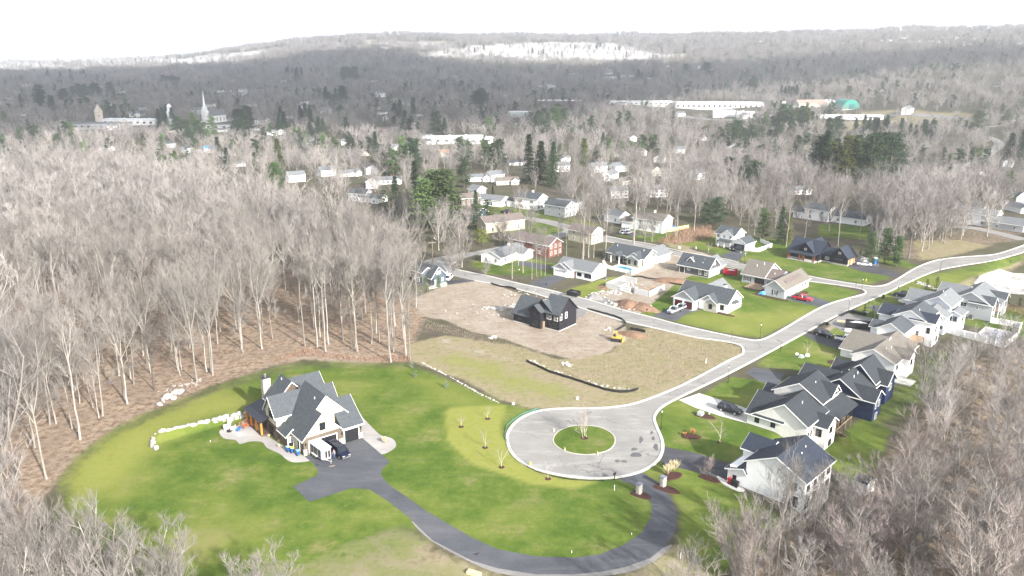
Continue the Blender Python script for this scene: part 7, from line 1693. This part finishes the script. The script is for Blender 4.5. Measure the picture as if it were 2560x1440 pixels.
# ---------------------------------------------------------------- evergreens
def evergreen(key, px, py, hh, label, group=None, base=True, cat='tree', name='evergreen_tree', wsc=1.0):
    TK = CON[key]; h0 = {'s0': 18, 's1': 18, 's2': 16, 'p0': 20, 'p1': 18, 'p2': 19, 'a0': 3.0, 'y0': 3.0, 'k0': 1.7}[key]
    g = G(px, py); s = hh / h0; usetree(key, TK, name, g, rnd.uniform(0, 6.28), (s * wsc, s * wsc, s), label, cat, group); foot((g.x, g.y, max(1.5, hh * .14)))
big = [('p0', 1068, 572, 20, 'front left pine of the big green clump by the village houses', 1.45), ('p0', 1108, 570, 23, 'tallest pine at the back right of the big green clump', 1.6), ('p2', 1085, 562, 22, 'middle pine of the big green clump', 1.5), ('s1', 1040, 535, 23, 'dark narrow spruce left behind the big green pine clump', .9),
       ('p0', 690, 470, 13, 'light green bushy pine at the wood edge, lower of a stacked pair', 1.5), ('s2', 697, 420, 19, 'light green spruce standing behind the bushy pine, upper of the pair', 1.0), ('p0', 640, 345 + 60, 14, 'green pine right of the blue-roofed house', 1.0),
       ('s0', 990, 525, 15, 'dark spruce left of the big pine clump', 1.1), ('a0', 960, 528, 9, 'round dark evergreen left of the dark spruce', 1.4), ('s1', 1322, 460, 26, 'tall narrow spruce on the left of the twin dark spruces', 1.0), ('s0', 1352, 458, 22, 'short dark spruce between the tall spruces', 1.2), ('s0', 1382, 468, 23, 'tall dark spruce on the right of the twin spruces', 1.0), ('s2', 1460, 418, 18, 'broad olive spruce right of the twin dark spruces', 1.2), ('s0', 1507, 376, 15, 'dark pointed spruce above the olive spruce', 1.2), ('s2', 1232, 410, 14, 'olive fir left of the tall twin spruces', 1.1), ('s1', 1043, 425, 17, 'narrow dark spruce below the long apartment building', 1.0), ('p1', 1152, 388, 15, 'broad dark pine below the long apartment building', 1.5),
       ('p1', 1090, 335, 22, 'big dark pine in front of the apartment building', 1.3), ('s0', 1112, 338, 17, 'dark pine at the right of the big dark pine', 1.2), ('s1', 940, 410, 22, 'tall dark spruce in the near village left of the middle', 1.0), ('s0', 885, 395, 15, 'dark fir among the houses in the near village', 1.0), ('s0', 922, 380, 13, 'dark fir beside the tall dark spruce', 1.0),
       ('s1', 548, 412, 20, 'tall dark spruce right of the blue-roofed house', 1.2), ('s0', 570, 432, 15, 'dark spruce below the tall one near the blue roof', 1.2), ('s2', 440, 420, 12, 'brown-green spruce left of the blue-roofed house', 1.2), ('p2', 490, 400, 14, 'pale green pine left of the blue-roofed house', 1.3), ('p1', 148, 372, 13, 'left of the twin round dark pines at the wood edge', 1.4), ('p1', 178, 372, 14, 'right of the twin round dark pines at the wood edge', 1.3),
       ('s1', 640, 450, 15, 'dark brown-green spruce left of the light green pair', 1.1), ('p2', 2513, 510, 15, 'bright green pine near the right edge', 1.0), ('p1', 2370, 458, 9, 'flat-topped cedar by the country road', 1.2), ('p1', 2440, 345, 26, 'big dark tree at the bend of the country road', 1.2), ('s0', 2520, 405, 22, 'dark spruce left of the pair at the right edge above the road', 1.4), ('s0', 2550, 410, 26, 'dark spruce cut by the right edge above the road', 1.4),
       ('s1', 2470, 410, 10, 'small dark fir beside the country road', 1.0), ('p2', 2330, 425, 12, 'green pine beside the white road houses', 1.2), ('s1', 2280, 438, 11, 'small dark fir by the country road', 1.2), ('s0', 2405, 385, 9, 'row of low dark firs by the country road, left one', 1.4), ('s0', 2425, 385, 10, 'row of low dark firs by the country road, right one', 1.4),
       ('p2', 2172, 675 - 12, 11, 'pale green pine behind the blue portable toilet', 1.0), ('p2', 2210, 660, 12, 'taller pale green pine at the edge of the right wood', 1.1), ('p0', 2240, 665, 10, 'yellowish pine at the right of the pale pines', .9), ('s1', 1950, 610, 14, 'narrow evergreen left of the black lodge house', 1.0), ('p2', 1905, 600, 12, 'round green evergreen behind the white two-storey house', 1.0), ('p1', 1790, 560, 11, 'dark green hemlock left behind the white two-storey house', 1.3), ('p1', 1765, 560, 9, 'dark green low hemlock beyond the reddish brush', 1.2), ('s2', 1968, 612, 11, 'yellow-green narrow fir beside the black lodge house', .9),
       ('a0', 1218, 558, 9.5, 'round clipped yew beside the pink-roofed ranch house', 1.75), ('y0', 1198, 610, 6, 'yellow-green yew below the pink-roofed house, left', .8), ('y0', 1208, 616, 6.5, 'dark green clipped yew below the pink-roofed house, right', .7), ('s1', 1190, 560, 14, 'dark narrow spruce behind the low dark-roofed house', 1.0), ('p1', 1160, 470, 15, 'dark pine right of the big green clump', 1.2), ('s1', 1232, 495, 6, 'small dark fir by the village lawn', 1.0)]
for k_, x, y, hh, lb, ws in big: evergreen(k_, x, y, hh, lb, wsc=ws)
for x, y, hh, lb in ((2315, 730, 3.8, 'left of the two dark arborvitae beside the stone kerb'), (2340, 727, 4.2, 'right of the two dark arborvitae beside the stone kerb'), (2160, 786, 2.9, 'arborvitae nearest the silt fence on the left of the row of three'), (2182, 789, 2.6, 'middle arborvitae of the row of three'), (2203, 794, 3.0, 'right arborvitae of the row of three'),
                     (2150, 645, 2.8, 'small dark arborvitae behind the white trailer'), (2163, 645, 2.2, 'smallest dark arborvitae behind the blue portable toilet'), (2192, 666, 2.0, 'low arborvitae right of the blue portable toilet'), (2516, 765, 3.0, 'dark arborvitae on the lawn right of the last grey house'), (2547, 770, 3.0, 'dark arborvitae nearest the right edge on the lawn')):
    evergreen('a0', x, y, hh, lb, 'dark arborvitae on the lawns', name='arborvitae')
for x, y, hh, lb in ((1030, 922, 1.5, 'little blue spruce highest on the lawn'), (1040, 944, 1.7, 'middle little blue spruce on the lawn'), (1116, 970, 1.7, 'little blue spruce at the foot of the lawn row')): evergreen('k0', x, y, hh, lb, 'young blue spruces on the lawn', name='blue_spruce')
for x, y, hh, lb in ((1064, 727, 4.5, 'pale young pine at the corner of the slate blue house'), (1097, 721, 3.8, 'smaller pale young pine by the split rail fence')): evergreen('p2', x, y, hh, lb, None, name='young_pine')
EV = []
def cluster(px, py, n_, rx, ry, h0, h1_, keys, lab):
    for _ in range(n_):
        a = rnd.uniform(0, 6.28); q = math.sqrt(rnd.random()); EV.append((px + rx * q * math.cos(a), py + ry * q * math.sin(a), 1.15 * rnd.uniform(h0, h1_), rnd.choice(keys), lab))
cluster(2140, 440, 26, 95, 22, 17, 23, ['p1', 's2', 's0'], 'olive-dark pine of the dense square grove on the right'); cluster(1980, 320, 12, 45, 14, 17, 24, ['p1', 's2'], 'dark pine of the grove below the works'); cluster(2070, 340, 7, 30, 8, 14, 19, ['s0', 'p1'], 'dark fir right of the grove below the works'); cluster(2190, 345, 9, 55, 8, 15, 20, ['s0', 's1'], 'dark fir of the row before the highway'); cluster(2290, 352, 6, 55, 8, 14, 20, ['s0'], 'dark fir beyond the dense grove on the right')
cluster(1850, 355, 16, 110, 16, 9, 14, ['p1'], 'low dark pine in the thicket below the factory'); cluster(1380, 318, 9, 45, 10, 15, 21, ['p2', 'p0'], 'green pine of the clump below the red brick works'); cluster(1205, 268, 7, 35, 8, 16, 22, ['p1', 'p0'], 'green pine of the clump in the upper middle'); cluster(1730, 188, 16, 60, 3, 20, 26, ['p1'], 'dark pine of the straight row on the far slope'); cluster(1865, 225, 6, 30, 5, 16, 22, ['s0', 'p1'], 'blue-dark pine left of the long factory'); cluster(1970, 246, 8, 30, 3, 14, 19, ['s0'], 'dark fir left of the brown round barn')
cluster(1120, 225, 7, 60, 10, 15, 20, ['s0', 'p1'], 'dark evergreen in the upper middle'); cluster(1070, 188, 8, 40, 4, 18, 24, ['s0', 'p1'], 'dark evergreen row on the far slope in the middle'); cluster(870, 200, 9, 28, 6, 20, 28, ['p1'], 'blue-dark evergreen of the far left grove'); cluster(735, 200, 6, 28, 5, 20, 28, ['s0'], 'blue-dark fir of the far left grove'); cluster(835, 260, 9, 30, 10, 16, 24, ['p1', 's0'], 'dark evergreen right of the white church'); cluster(780, 330, 8, 40, 25, 14, 20, ['s0', 's1'], 'dark fir in the near village left of the middle')
cluster(415, 315, 7, 20, 15, 14, 20, ['s1', 's0'], 'dark spruce beside the bell tower'); cluster(600, 330, 9, 30, 20, 14, 22, ['s0', 'p1'], 'dark spruce below the church'); cluster(480, 345, 12, 70, 16, 11, 18, ['p1', 's2', 'p2'], 'dark green pine below the bell tower'); cluster(225, 245, 8, 60, 8, 16, 22, ['p1'], 'blue-dark pine behind the buff tower'); cluster(110, 270, 7, 60, 14, 17, 25, ['s0', 'p1'], 'blue-dark fir at the far left'); cluster(160, 205, 8, 110, 8, 18, 24, ['s0'], 'far blue-dark fir on the left'); cluster(430, 218, 5, 25, 4, 18, 22, ['p1'], 'far blue-dark pine above the church')
cluster(2100, 122, 12, 70, 2, 22, 30, ['p1'], 'dark evergreen on the far right slope'); cluster(2230, 92, 12, 60, 2, 24, 34, ['s0', 'p1'], 'dark evergreen on the right skyline'); cluster(1800, 115, 10, 120, 2, 22, 30, ['p1'], 'far evergreen on the skyline right of the fields'); cluster(700, 325, 5, 15, 20, 14, 20, ['s1'], 'dark spruce left of the middle'); cluster(1350, 330, 5, 25, 12, 13, 18, ['p1', 's1'], 'dark evergreen below the upper middle works'); cluster(1850, 460, 8, 50, 15, 8, 13, ['p1', 'p2'], 'low evergreen in the thicket on the right'); cluster(1010, 300, 6, 30, 15, 12, 18, ['s0'], 'dark fir in the upper middle village'); cluster(1600, 200, 6, 60, 8, 14, 20, ['s0'], 'dark fir on the far slope right of the middle')
EV = sorted(EV, key=lambda q: -q[1])[:235]
for px, py, hh, kk, lb in EV: evergreen(kk, px, py, hh, lb, 'evergreens scattered over the valley', wsc=1.35)
# shrubs
def shrub(label, px, py, hh, key='r0', m=None, group=None):
    g = G(px, py); s = hh / 12; usetree('shrub_' + key, PROT[key], 'bare_shrub', g, rnd.uniform(0, 6), (s * 1.3, s * 1.3, s), label, 'shrub', group)
def plume(label, px, py, hh=1.6, col='plume'):
    rr = random.Random(int(px)); b = MB(); m = mat('dry_plume_grass', (.62, .54, .36), .9, .15, 3) if col == 'plume' else mat('orange_shrub_leaves', (.50, .26, .10), .9, .2, 3)
    for i in range(420):
        a = rr.uniform(0, 6.28); t = rr.uniform(.1, 1); L = hh * rr.uniform(.5, 1.05); e = Vector((math.cos(a) * t * .62, math.sin(a) * t * .62, 1)) * L; s = perp(e.normalized(), rr) * .05
        k = e * rr.uniform(.4, .8) if col == 'plume' else e * rr.uniform(.2, .85)
        b.add([k * .15, k + s, e, k - s], [(0, 1, 2, 3)], m)
    tag(put(b.build('ornamental_grass' if col == 'plume' else 'leafy_shrub'), pxp((px, py), .08)), label, 'shrub')
plume('pale plume grass clump on the left in the dark red mulch bed', 1669, 1188, 1.9); plume('pale plume grass clump on the right in the dark red mulch bed', 1686, 1178, 1.9); plume('orange leafy shrub in the oval mulch bed of the right lawn', 1731, 1087, 1.1, 'o'); plume('small orange shrub at the left end of the oval mulch bed', 1712, 1090, .7, 'o')
plume('pale grass clump in the gravel bed right of the craftsman house', 962, 1108, 1.1); plume('small clump of plants along the patio path, nearest the bins', 697, 1118, .5); plume('small clump of plants along the patio path, by the porch corner', 672, 1094, .5)
plume('yellow forsythia bush before the long white ranch house', 1205, 507, 2.0, 'o')
SH = [('shrub with bare twigs at the corner of the black driveway', 1760, 1188, 1.6), ('reddish bare shrub in the mulch bed by the bright white house', 1774, 1183, 2.6), ('bare bush against the navy blue house', 2150, 1040, 2.0), ('evergreen-brown shrub at the pool yard corner of the pale blue-grey house', 2372, 812, 1.5), ('shrub against the tower bay of the pale blue-grey house', 2402, 816, 1.6)]
for lb, x, y, hh in SH: shrub(lb, x, y, hh)
# young planted trees
sap = bare_tree(901, 5.5, .25, 3, .5, .06, 4, 3, 3, .012, low=2, twl=.5, tm=mat('pale_young_bark', (.6, .52, .45), .8, .1)); ROOT_s = None
for i, (x, y, hh, lb) in enumerate(((1460, 1094, 5.6, 'clump of bare pale stems in the middle of the grass island'), (1219, 1047, 2.6, 'uppermost young bare tree on the mown bank'), (1153, 1067, 2.6, 'young bare tree second from the top left on the mown bank'), (1213, 1119, 3.4, 'young bare tree in the middle of the mown bank'), (1254, 1168, 3.6, 'young bare tree lower middle on the mown bank'), (1370, 1197, 3.2, 'young bare tree nearest the turning circle kerb'), (1799, 1106, 4.2, 'young bare tree in the lawn right of the orange shrub'), (1771, 632, 4.0, 'young tree on the lawn before the white two-storey house'), (1864, 641, 3.5, 'young tree on the lawn right of the short black driveway'), (2186, 795, 4.5, 'thin young tree in the row of three arborvitae'), (2017, 886, 3.5, 'thin bare sapling beside the three utility boxes'))):
    g = G(x, y); s = hh / 5.5
    if i == 0: g0 = bare_tree(902, 5.6, .2, 3, .2, .07, 4, 3, 3, .011, stems=4, low=1, twl=.5, tm=mat('pale_young_bark', (.6, .52, .45), .8, .1)); put(tree_thing('clump_birch', g0, lb, 'tree'), g); continue
    if ROOT_s is None: ROOT_s = put(tree_thing('sapling', sap, lb, 'young tree', 'young planted trees'), g, 0, s)
    else: dup(ROOT_s, g, rnd.uniform(0, 6), lb, 'young planted trees', s)
    if x < 1400:
        b = MB(); b.lathe([(.55, 0), (.45, .08), (.1, .1)], (0, 0, 0), 12, mulch); tag(put(b.build('mulch_ring'), g), 'mulch ring under the ' + lb, 'mulch bed')
# ---------------------------------------------------------------- sort the bare trees: 300 largest stand alone, the rest is woodland
pts = np.array([(t[0], t[1], t[2]) for t in TREES]); kinds = [t[3] for t in TREES]
ok = okpos(pts[:, 0], pts[:, 1]) | np.array([i >= len(TREES) - 75 for i in range(len(TREES))])
zt_ = H(pts[:, 0], pts[:, 1])
ax, ay = projN(pts[:, 0], pts[:, 1], zt_); tx_, ty_ = projN(pts[:, 0], pts[:, 1], zt_ + pts[:, 2])
vis = (pts[:, 1] > 40) & (tx_ > -150) & (tx_ < 2710) & (ty_ < 1440) & (ay > 60)
LR = np.array([k in ('o', 'r') for k in kinds])
okk = (ok | (LR & (pts[:, 1] < 250))) & vis
idx = np.nonzero(okk)[0]
size = (ay - ty_)
inside = (tx_ > -20) & (tx_ < 2580)
first = np.array([i >= len(TREES) - 75 for i in range(len(TREES))])
order = sorted(idx, key=lambda i: -(size[i] * (1 if inside[i] else .3) + (500 if first[i] else 0)))
indiv = order[:298]; rest = order[298:]
def where(px, py):
    if px < 1060:
        if py > 1380: return 'bare grey tree at the bottom left edge of the lawn, seen from above', 'bare trees at the bottom left'
        if px < 300: return 'tall bare tree with pale trunk at the far left of the wood', 'tall bare trees of the left wood'
        if px < 700: return 'tall bare tree with pale trunk in the wood above the boulder wall', 'tall bare trees of the left wood'
        return 'tall thin bare tree with pale trunk in the wood above the meadow', 'tall bare trees of the left wood'
    if px > 1780 and py > 900:
        if py > 1250: return 'bare pinkish grey tree in the thicket at the bottom right', 'bare trees of the lower right wood'
        return 'bare grey tree in the wood below the row of houses on the right', 'bare trees of the lower right wood'
    if px > 1780: return 'bare tree in the strip of wood above the bend of the new road', 'bare trees round the new streets'
    return 'bare tree with pale trunk among the houses of the upper street', 'bare trees round the new streets'
LABS = {}
def fine(i, lb, gr):
    x, y = ax[i], ay[i]
    if 'left wood' in gr:
        e = np.interp(x, [0, 150, 300, 500, 650, 900, 1040], [1250, 1150, 1040, 950, 880, 880, 880]) - y
        d = 'front edge' if e < 35 else ('second rows' if e < 110 else 'depths')
        wh_ = ['at the photo edge', 'left of the boulder pile', 'above the boulder pile', 'above the timber porch', 'above the stone chimney', 'above the lawn top', 'beside the dirt lot'][int(np.clip(np.searchsorted([140, 330, 450, 600, 760, 930], x), 0, 6))]
        ty = {'f': 'tall bare tree', 't': 'thin pole-like bare tree', 'd': 'darker bare tree', 'b': 'bare tree'}.get(kinds[i].lower(), 'bare tree')
        return '%s, %s of left wood, %s' % (ty, d, wh_)
    if 'lower right' in gr and kinds[i] != 'F':
        wh_ = ['beside the nearest white house', 'below the garden shed', 'behind the navy house', 'below the tan-roofed house', 'below the pool yard', 'at the right edge'][int(np.clip(np.searchsorted([1960, 2160, 2280, 2400, 2500], x), 0, 5))]
        return '%s bare tree %s, %s' % ('pinkish' if kinds[i] == 'r' else 'grey', 'low in right wood' if y > 1300 else ('halfway up right wood' if y > 1080 else 'high in right wood'), wh_)
    if 'new streets' in gr:
        wh_ = ['beside the slate blue house', 'by the white gabled ranch house', 'behind the small white ranch house', 'above the sage ranch house', 'near the tan fence', 'behind the white two-storey house', 'behind the black lodge house', 'left in the wood strip above the bend', 'right in the wood strip above the bend'][int(np.clip(np.searchsorted([1170, 1340, 1500, 1640, 1760, 1920, 2170, 2360], x), 0, 8))]
        return '%s bare tree %s' % ({'t': 'thin', 'd': 'darker'}.get(kinds[i], 'spreading'), wh_)
    return lb
ORD = ['leftmost', 'second from the left', 'third from the left', 'fourth from the left', 'fifth from the left', 'sixth from the left', 'seventh from the left', 'eighth from the left']
_l = {}
for i in indiv:
    lb, gr = where(ax[i], ay[i])
    if kinds[i] != 'F': _l.setdefault(fine(i, lb, gr), []).append(i)
for lb, q in _l.items():
    q.sort(key=lambda i: ax[i])
    for j, i in enumerate(q): LABS[i] = lb if len(q) > 8 or len(q) == 1 or len(lb.split()) > 12 else '%s, %s' % (lb, ORD[j])
nv = {'d': 3, 'f': 5, 'o': 3, 'r': 3, 't': 2}; h0k = {'d': 22, 'f': 24, 'o': 15, 'r': 12, 't': 24}
for i in indiv:
    k_ = kinds[i].lower(); hh = TREES[i][2]
    if k_ in 'bc': k_ = 'f'
    key = k_ + str(rnd.randrange(nv[k_])); s = hh / h0k[k_]; lb, gr = where(ax[i], ay[i])
    if kinds[i] == 'F': lb, gr = 'tall bare tree standing in front of the bright white two-storey house', 'bare trees of the lower right wood'
    lb = LABS.get(i, lb)
    usetree(key, PROT[key], 'bare_tree', Vector((TREES[i][0], TREES[i][1], float(zt_[i]))), rnd.uniform(0, 6.28), (s * rnd.uniform(.9, 1.15),) * 2 + (s,), lb, 'tree', gr)
# woodland: all the others
PT = []
for i in rest: PT.append((pts[i][0], pts[i][1], float(zt_[i]), pts[i][2] / 18.0, 0))
FFP = [[tuple(G(*p)[:2]) for p in q] for q in (far_fields[0], far_fields[1], far_fields[3], [(-200, 131), (300, 131), (560, 134), (640, 126), (760, 112), (700, 128), (620, 150), (500, 166), (300, 174), (-200, 184)])]
def scatter(y0, y1, sp, dens, s0, s1, lowk):
    A = jitter(y0, y1, sp); D = np.hypot(A[:, 0], A[:, 1])
    k = okpos(A[:, 0], A[:, 1]) & ~pip(A[:, 0], A[:, 1], wood_l) & ~pip(A[:, 0], A[:, 1], strip) & ~pip(A[:, 0], A[:, 1], mid)
    u, v = rfr(A[:, 0], A[:, 1]); k &= ~((v < -15) & (v > -115) & (u > -75) & (u < 190))
    ff = np.zeros(len(A), bool)
    for q in FFP: ff |= pip(A[:, 0], A[:, 1], q)
    k &= ~ff | ((rs.rand(len(A)) < .30) & (lump(A[:, 0] * 4, A[:, 1] * 5) > .25))
    nz = lump(A[:, 0] * 1.7 + 50, A[:, 1] * 1.7); k &= rs.rand(len(A)) < dens * (1 + .25 * nz)
    A = A[k]; Z = H(A[:, 0], A[:, 1]); sc = rs.uniform(s0, s1, len(A)) * (1 + .12 * lump(A[:, 0] * 2, A[:, 1] * 2))
    for a, z, q in zip(A, Z, sc): PT.append((a[0], a[1], z, q, lowk))
scatter(240, 700, 10.5, .55, .42, .8, 0)
scatter(700, 1500, 13.0, .66, .45, .85, 1)
scatter(1500, 4300, 19.0, .92, .7, 1.15, 1)
ev = []
for y0, y1, sp, dn in ((430, 900, 24, .34), (900, 1800, 34, .5), (1800, 3700, 60, .6)):
    A = jitter(y0, y1, sp); n2 = lump(A[:, 0] * 2.3 + 90, A[:, 1] * 2.3); k = okpos(A[:, 0], A[:, 1]) & (rs.rand(len(A)) < dn * np.clip(.35 + 1.1 * n2, 0, 1)) & ~pip(A[:, 0], A[:, 1], wood_l) & ~pip(A[:, 0], A[:, 1], strip)
    u, v = rfr(A[:, 0], A[:, 1]); k &= ~((v < 10) & (v > -115) & (u > -75) & (u < 190))
    for a in A[k]:
        for _ in range(rs.randint(1, 5)): x, y = a[0] + rs.normal(0, sp * .22), a[1] + rs.normal(0, sp * .22); ev.append((x, y, h1(x, y), rs.uniform(.6, 1.05), 7 + rs.randint(0, 3)))
def lowmesh(name, TK):
    b = MB(); 
    for q in TK:
        for v_ in [0]: b.add(q.v, q.f, None)
    b.m = [0] * len(TK[0].f) + [1] * len(TK[1].f); b.mats = [barkt, tint_inst('pale_bare_twigs', (.245, .226, .216), .26)]
    return b.data(name)
pc = bpy.data.collections.new('tree_kinds')
for i, (k_, TK) in enumerate(LOW.items()): o = bpy.data.objects.new('kind_%d' % i, lowmesh('tree_kind_%d' % i, TK)); pc.objects.link(o)
def standing(name, label, PT):
    arr = np.array(PT); me2 = bpy.data.meshes.new(name); me2.from_pydata([tuple(p) for p in arr[:, :3]], [], [])
    me2.attributes.new('scl', 'FLOAT', 'POINT').data.foreach_set('value', arr[:, 3].astype(np.float32)); me2.attributes.new('rotz', 'FLOAT', 'POINT').data.foreach_set('value', rs.uniform(0, 6.28, len(arr)).astype(np.float32))
    me2.attributes.new('pick', 'INT', 'POINT').data.foreach_set('value', arr[:, 4].astype(np.int32)); o = bpy.data.objects.new(name, me2); C.objects.link(o); return tag(o, label, 'woodland', None, 'stuff')
arr = np.array(PT); me2 = bpy.data.meshes.new('woodland'); me2.from_pydata([tuple(p) for p in arr[:, :3]], [], [])
a1 = me2.attributes.new('scl', 'FLOAT', 'POINT'); a1.data.foreach_set('value', arr[:, 3].astype(np.float32))
a2 = me2.attributes.new('rotz', 'FLOAT', 'POINT'); a2.data.foreach_set('value', rs.uniform(0, 6.28, len(arr)).astype(np.float32))
a3 = me2.attributes.new('pick', 'INT', 'POINT'); a3.data.foreach_set('value', np.where(arr[:, 4] == 0, rs.randint(0, 4, len(arr)), 4 + rs.randint(0, 3, len(arr))).astype(np.int32))
wd = bpy.data.objects.new('woodland', me2); C.objects.link(wd); tag(wd, 'grey-brown bare woodland covering the valley and hills', 'woodland', None, 'stuff')
ng = bpy.data.node_groups.new('stand_trees', 'GeometryNodeTree'); ng.interface.new_socket('Geometry', in_out='INPUT', socket_type='NodeSocketGeometry'); ng.interface.new_socket('Geometry', in_out='OUTPUT', socket_type='NodeSocketGeometry')
N_ = ng.nodes; gi = N_.new('NodeGroupInput'); go = N_.new('NodeGroupOutput'); iop = N_.new('GeometryNodeInstanceOnPoints'); ci = N_.new('GeometryNodeCollectionInfo'); ci.inputs['Collection'].default_value = pc; ci.inputs['Separate Children'].default_value = True; ci.inputs['Reset Children'].default_value = True
def na(nm, ty): q = N_.new('GeometryNodeInputNamedAttribute'); q.data_type = ty; q.inputs['Name'].default_value = nm; return q.outputs['Attribute']
cx = N_.new('ShaderNodeCombineXYZ'); iop.inputs['Pick Instance'].default_value = True
ng.links.new(gi.outputs[0], iop.inputs['Points']); ng.links.new(ci.outputs[0], iop.inputs['Instance']); ng.links.new(na('pick', 'INT'), iop.inputs['Instance Index']); ng.links.new(na('rotz', 'FLOAT'), cx.inputs[2]); ng.links.new(cx.outputs[0], iop.inputs['Rotation']); ng.links.new(na('scl', 'FLOAT'), iop.inputs['Scale']); ng.links.new(iop.outputs[0], go.inputs[0])
wd.modifiers.new('trees', 'NODES').node_group = ng
for i, a_ in enumerate(((1, 18, 4.4, 'spruce', needle_s, 1.3, .35), (5, 17, 5.4, 'pine', needle_s, 1.2, .35), (6, 18, 4.8, 'pine', needle_p, 1.2, .35))):
    T_, K_ = conifer(*a_); b = MB(); b.add(T_.v, T_.f); b.add(K_.v, K_.f); b.m = [0] * len(T_.f) + [1] * len(K_.f); b.mats = [barkd, a_[4]]; pc.objects.link(bpy.data.objects.new('kind_7%d' % i, b.data('evergreen_kind')))
ew = standing('evergreen_wood', 'dark evergreens in small groves far off in the valley and on the hills', ev); ew.modifiers.new('trees', 'NODES').node_group = ng
print('evergreen wood', len(ev), 'indiv', len(EV))
print('bare trees', len(order), 'woodland', len(PT), 'evergreens', len(EV) + len(big))
# reddish brush
def brush(label, poly, n_, hh, m, wdt=.035):
    rr = random.Random(n_); g = [tuple(G(*p)[:2]) for p in poly]; xs = [p[0] for p in g]; ys = [p[1] for p in g]; b = MB(); k = 0
    X = np.array([rr.uniform(min(xs), max(xs)) for _ in range(n_ * 4)]); Y = np.array([rr.uniform(min(ys), max(ys)) for _ in range(n_ * 4)]); ins = pip(X, Y, g)
    for x, y in zip(X[ins][:n_], Y[ins][:n_]):
        z = h1(x, y); e = Vector((rr.gauss(0, .35), rr.gauss(0, .35), 1)).normalized() * hh * rr.uniform(.5, 1.2); s = perp(e.normalized(), rr) * wdt * rr.uniform(.7, 1.6); p = Vector((x, y, z))
        b.add([p + s, p - s, p + e], [(0, 1, 2)], m)
    tag(b.build('dry_brush'), label, 'brush', None, 'stuff')
rb = mat('russet_brush', (.27, .17, .12), .95, .3, 1); tb = mat('tan_meadow_grass', (.26, .22, .15), .95, .25, .5)
brush('reddish brown brush by the tan fence', [(1640, 606), (1700, 575), (1780, 565), (1785, 595), (1700, 612)], 2500, 1.4, rb, .06)
brush('tall tan meadow grass between the kerbs', [(1400, 905), (1530, 885), (1580, 835), (1640, 825), (1690, 832), (1845, 868), (1845, 885), (1700, 955), (1600, 985), (1480, 960), (1330, 900)], 9000, .26, tb, .05)
brush('strip of tan grass along the lower edge of the dirt lot', [(1070, 800), (1180, 835), (1290, 855), (1400, 905), (1330, 900), (1180, 850), (1060, 820)], 2500, .26, tb, .045)
brush('russet undergrowth at the edge of the left wood', [(680, 905), (760, 872), (900, 895), (1020, 890), (1030, 905), (900, 905), (760, 890)], 1500, .8, rb, .04)
brush('russet undergrowth under the lower right wood', [(2100, 1300), (2250, 1120), (2400, 930), (2560, 880), (2700, 1000), (2700, 1500), (1900, 1500), (1950, 1420)], 2000, .7, rb, .045)
brush('dry grass right of the last grey house', [(2460, 735), (2560, 770), (2640, 790), (2640, 830), (2530, 780), (2450, 760)], 1200, .9, rb, .05)
# ---------------------------------------------------------------- an unseen cloud, added and outlined to throw the shade over the valley
def cloud(label, px_poly, alt, seed):
    k = (alt) / math.sin(R(SUN_EL)) ; off = Vector((sv.x * k, sv.y * k)); rr = random.Random(seed)
    g = [G(*p) for p in px_poly]; ring = spline([Vector((p.x + off.x, p.y + off.y, 0)) for p in g], True, 8); c = sum(ring, Vector()) / len(ring); b = MB(); n1 = len(ring); vs = []; fs = []
    prof = [(.55, -25), (.93, -12), (1.0, 10), (.93, 60), (.7, 120), (.35, 165)]
    for q, z in prof:
        for i, p in enumerate(ring):
            j = 1 + .05 * math.sin(i * 1.7 + q * 5) + .04 * math.sin(i * .63 + 2); d = (p - c) * q * j; vs.append((c.x + d.x, c.y + d.y, alt + z + 14 * math.sin(i * .9 + z)))
    for a in range(len(prof) - 1):
        for i in range(n1): j = (i + 1) % n1; fs.append((a * n1 + i, a * n1 + j, (a + 1) * n1 + j, (a + 1) * n1 + i))
    fs += [tuple(range(n1 - 1, -1, -1)), tuple((len(prof) - 1) * n1 + i for i in range(n1))]
    b.add(vs, fs, mat('cloud_white', (.85, .86, .88), 1, 0)); tag(b.build('cloud', smooth=True), label, None, None, 'stuff')
cloud('unseen cloud, shaped to shade the valley and the near slope of the hills', [(-300, 196), (200, 186), (420, 176), (620, 158), (880, 126), (960, 132), (1060, 150), (1260, 166), (1500, 176), (1760, 170), (2000, 150), (2300, 138), (2700, 140), (2700, 165), (2200, 175), (1950, 205), (1700, 250), (1500, 300), (1200, 330), (900, 340), (500, 330), (100, 330), (-300, 330)], 900, 3)
# ---------------------------------------------------------------- the air
hb = MB(); hb.box(-6800, -80, -70, 6800, 5400, 165)
hm = bpy.data.materials.new('pale_haze'); hm.use_nodes = True; hm.node_tree.nodes.clear(); ho = hm.node_tree.nodes.new('ShaderNodeOutputMaterial'); pv = hm.node_tree.nodes.new('ShaderNodeVolumePrincipled')
pv.inputs['Color'].default_value = (.90, .94, 1, 1); pv.inputs['Density'].default_value = .00020; pv.inputs['Anisotropy'].default_value = .3
hm.node_tree.links.new(pv.outputs[0], ho.inputs['Volume']); hz = hb.build('haze', hm); tag(hz, None, None, None, 'stuff')
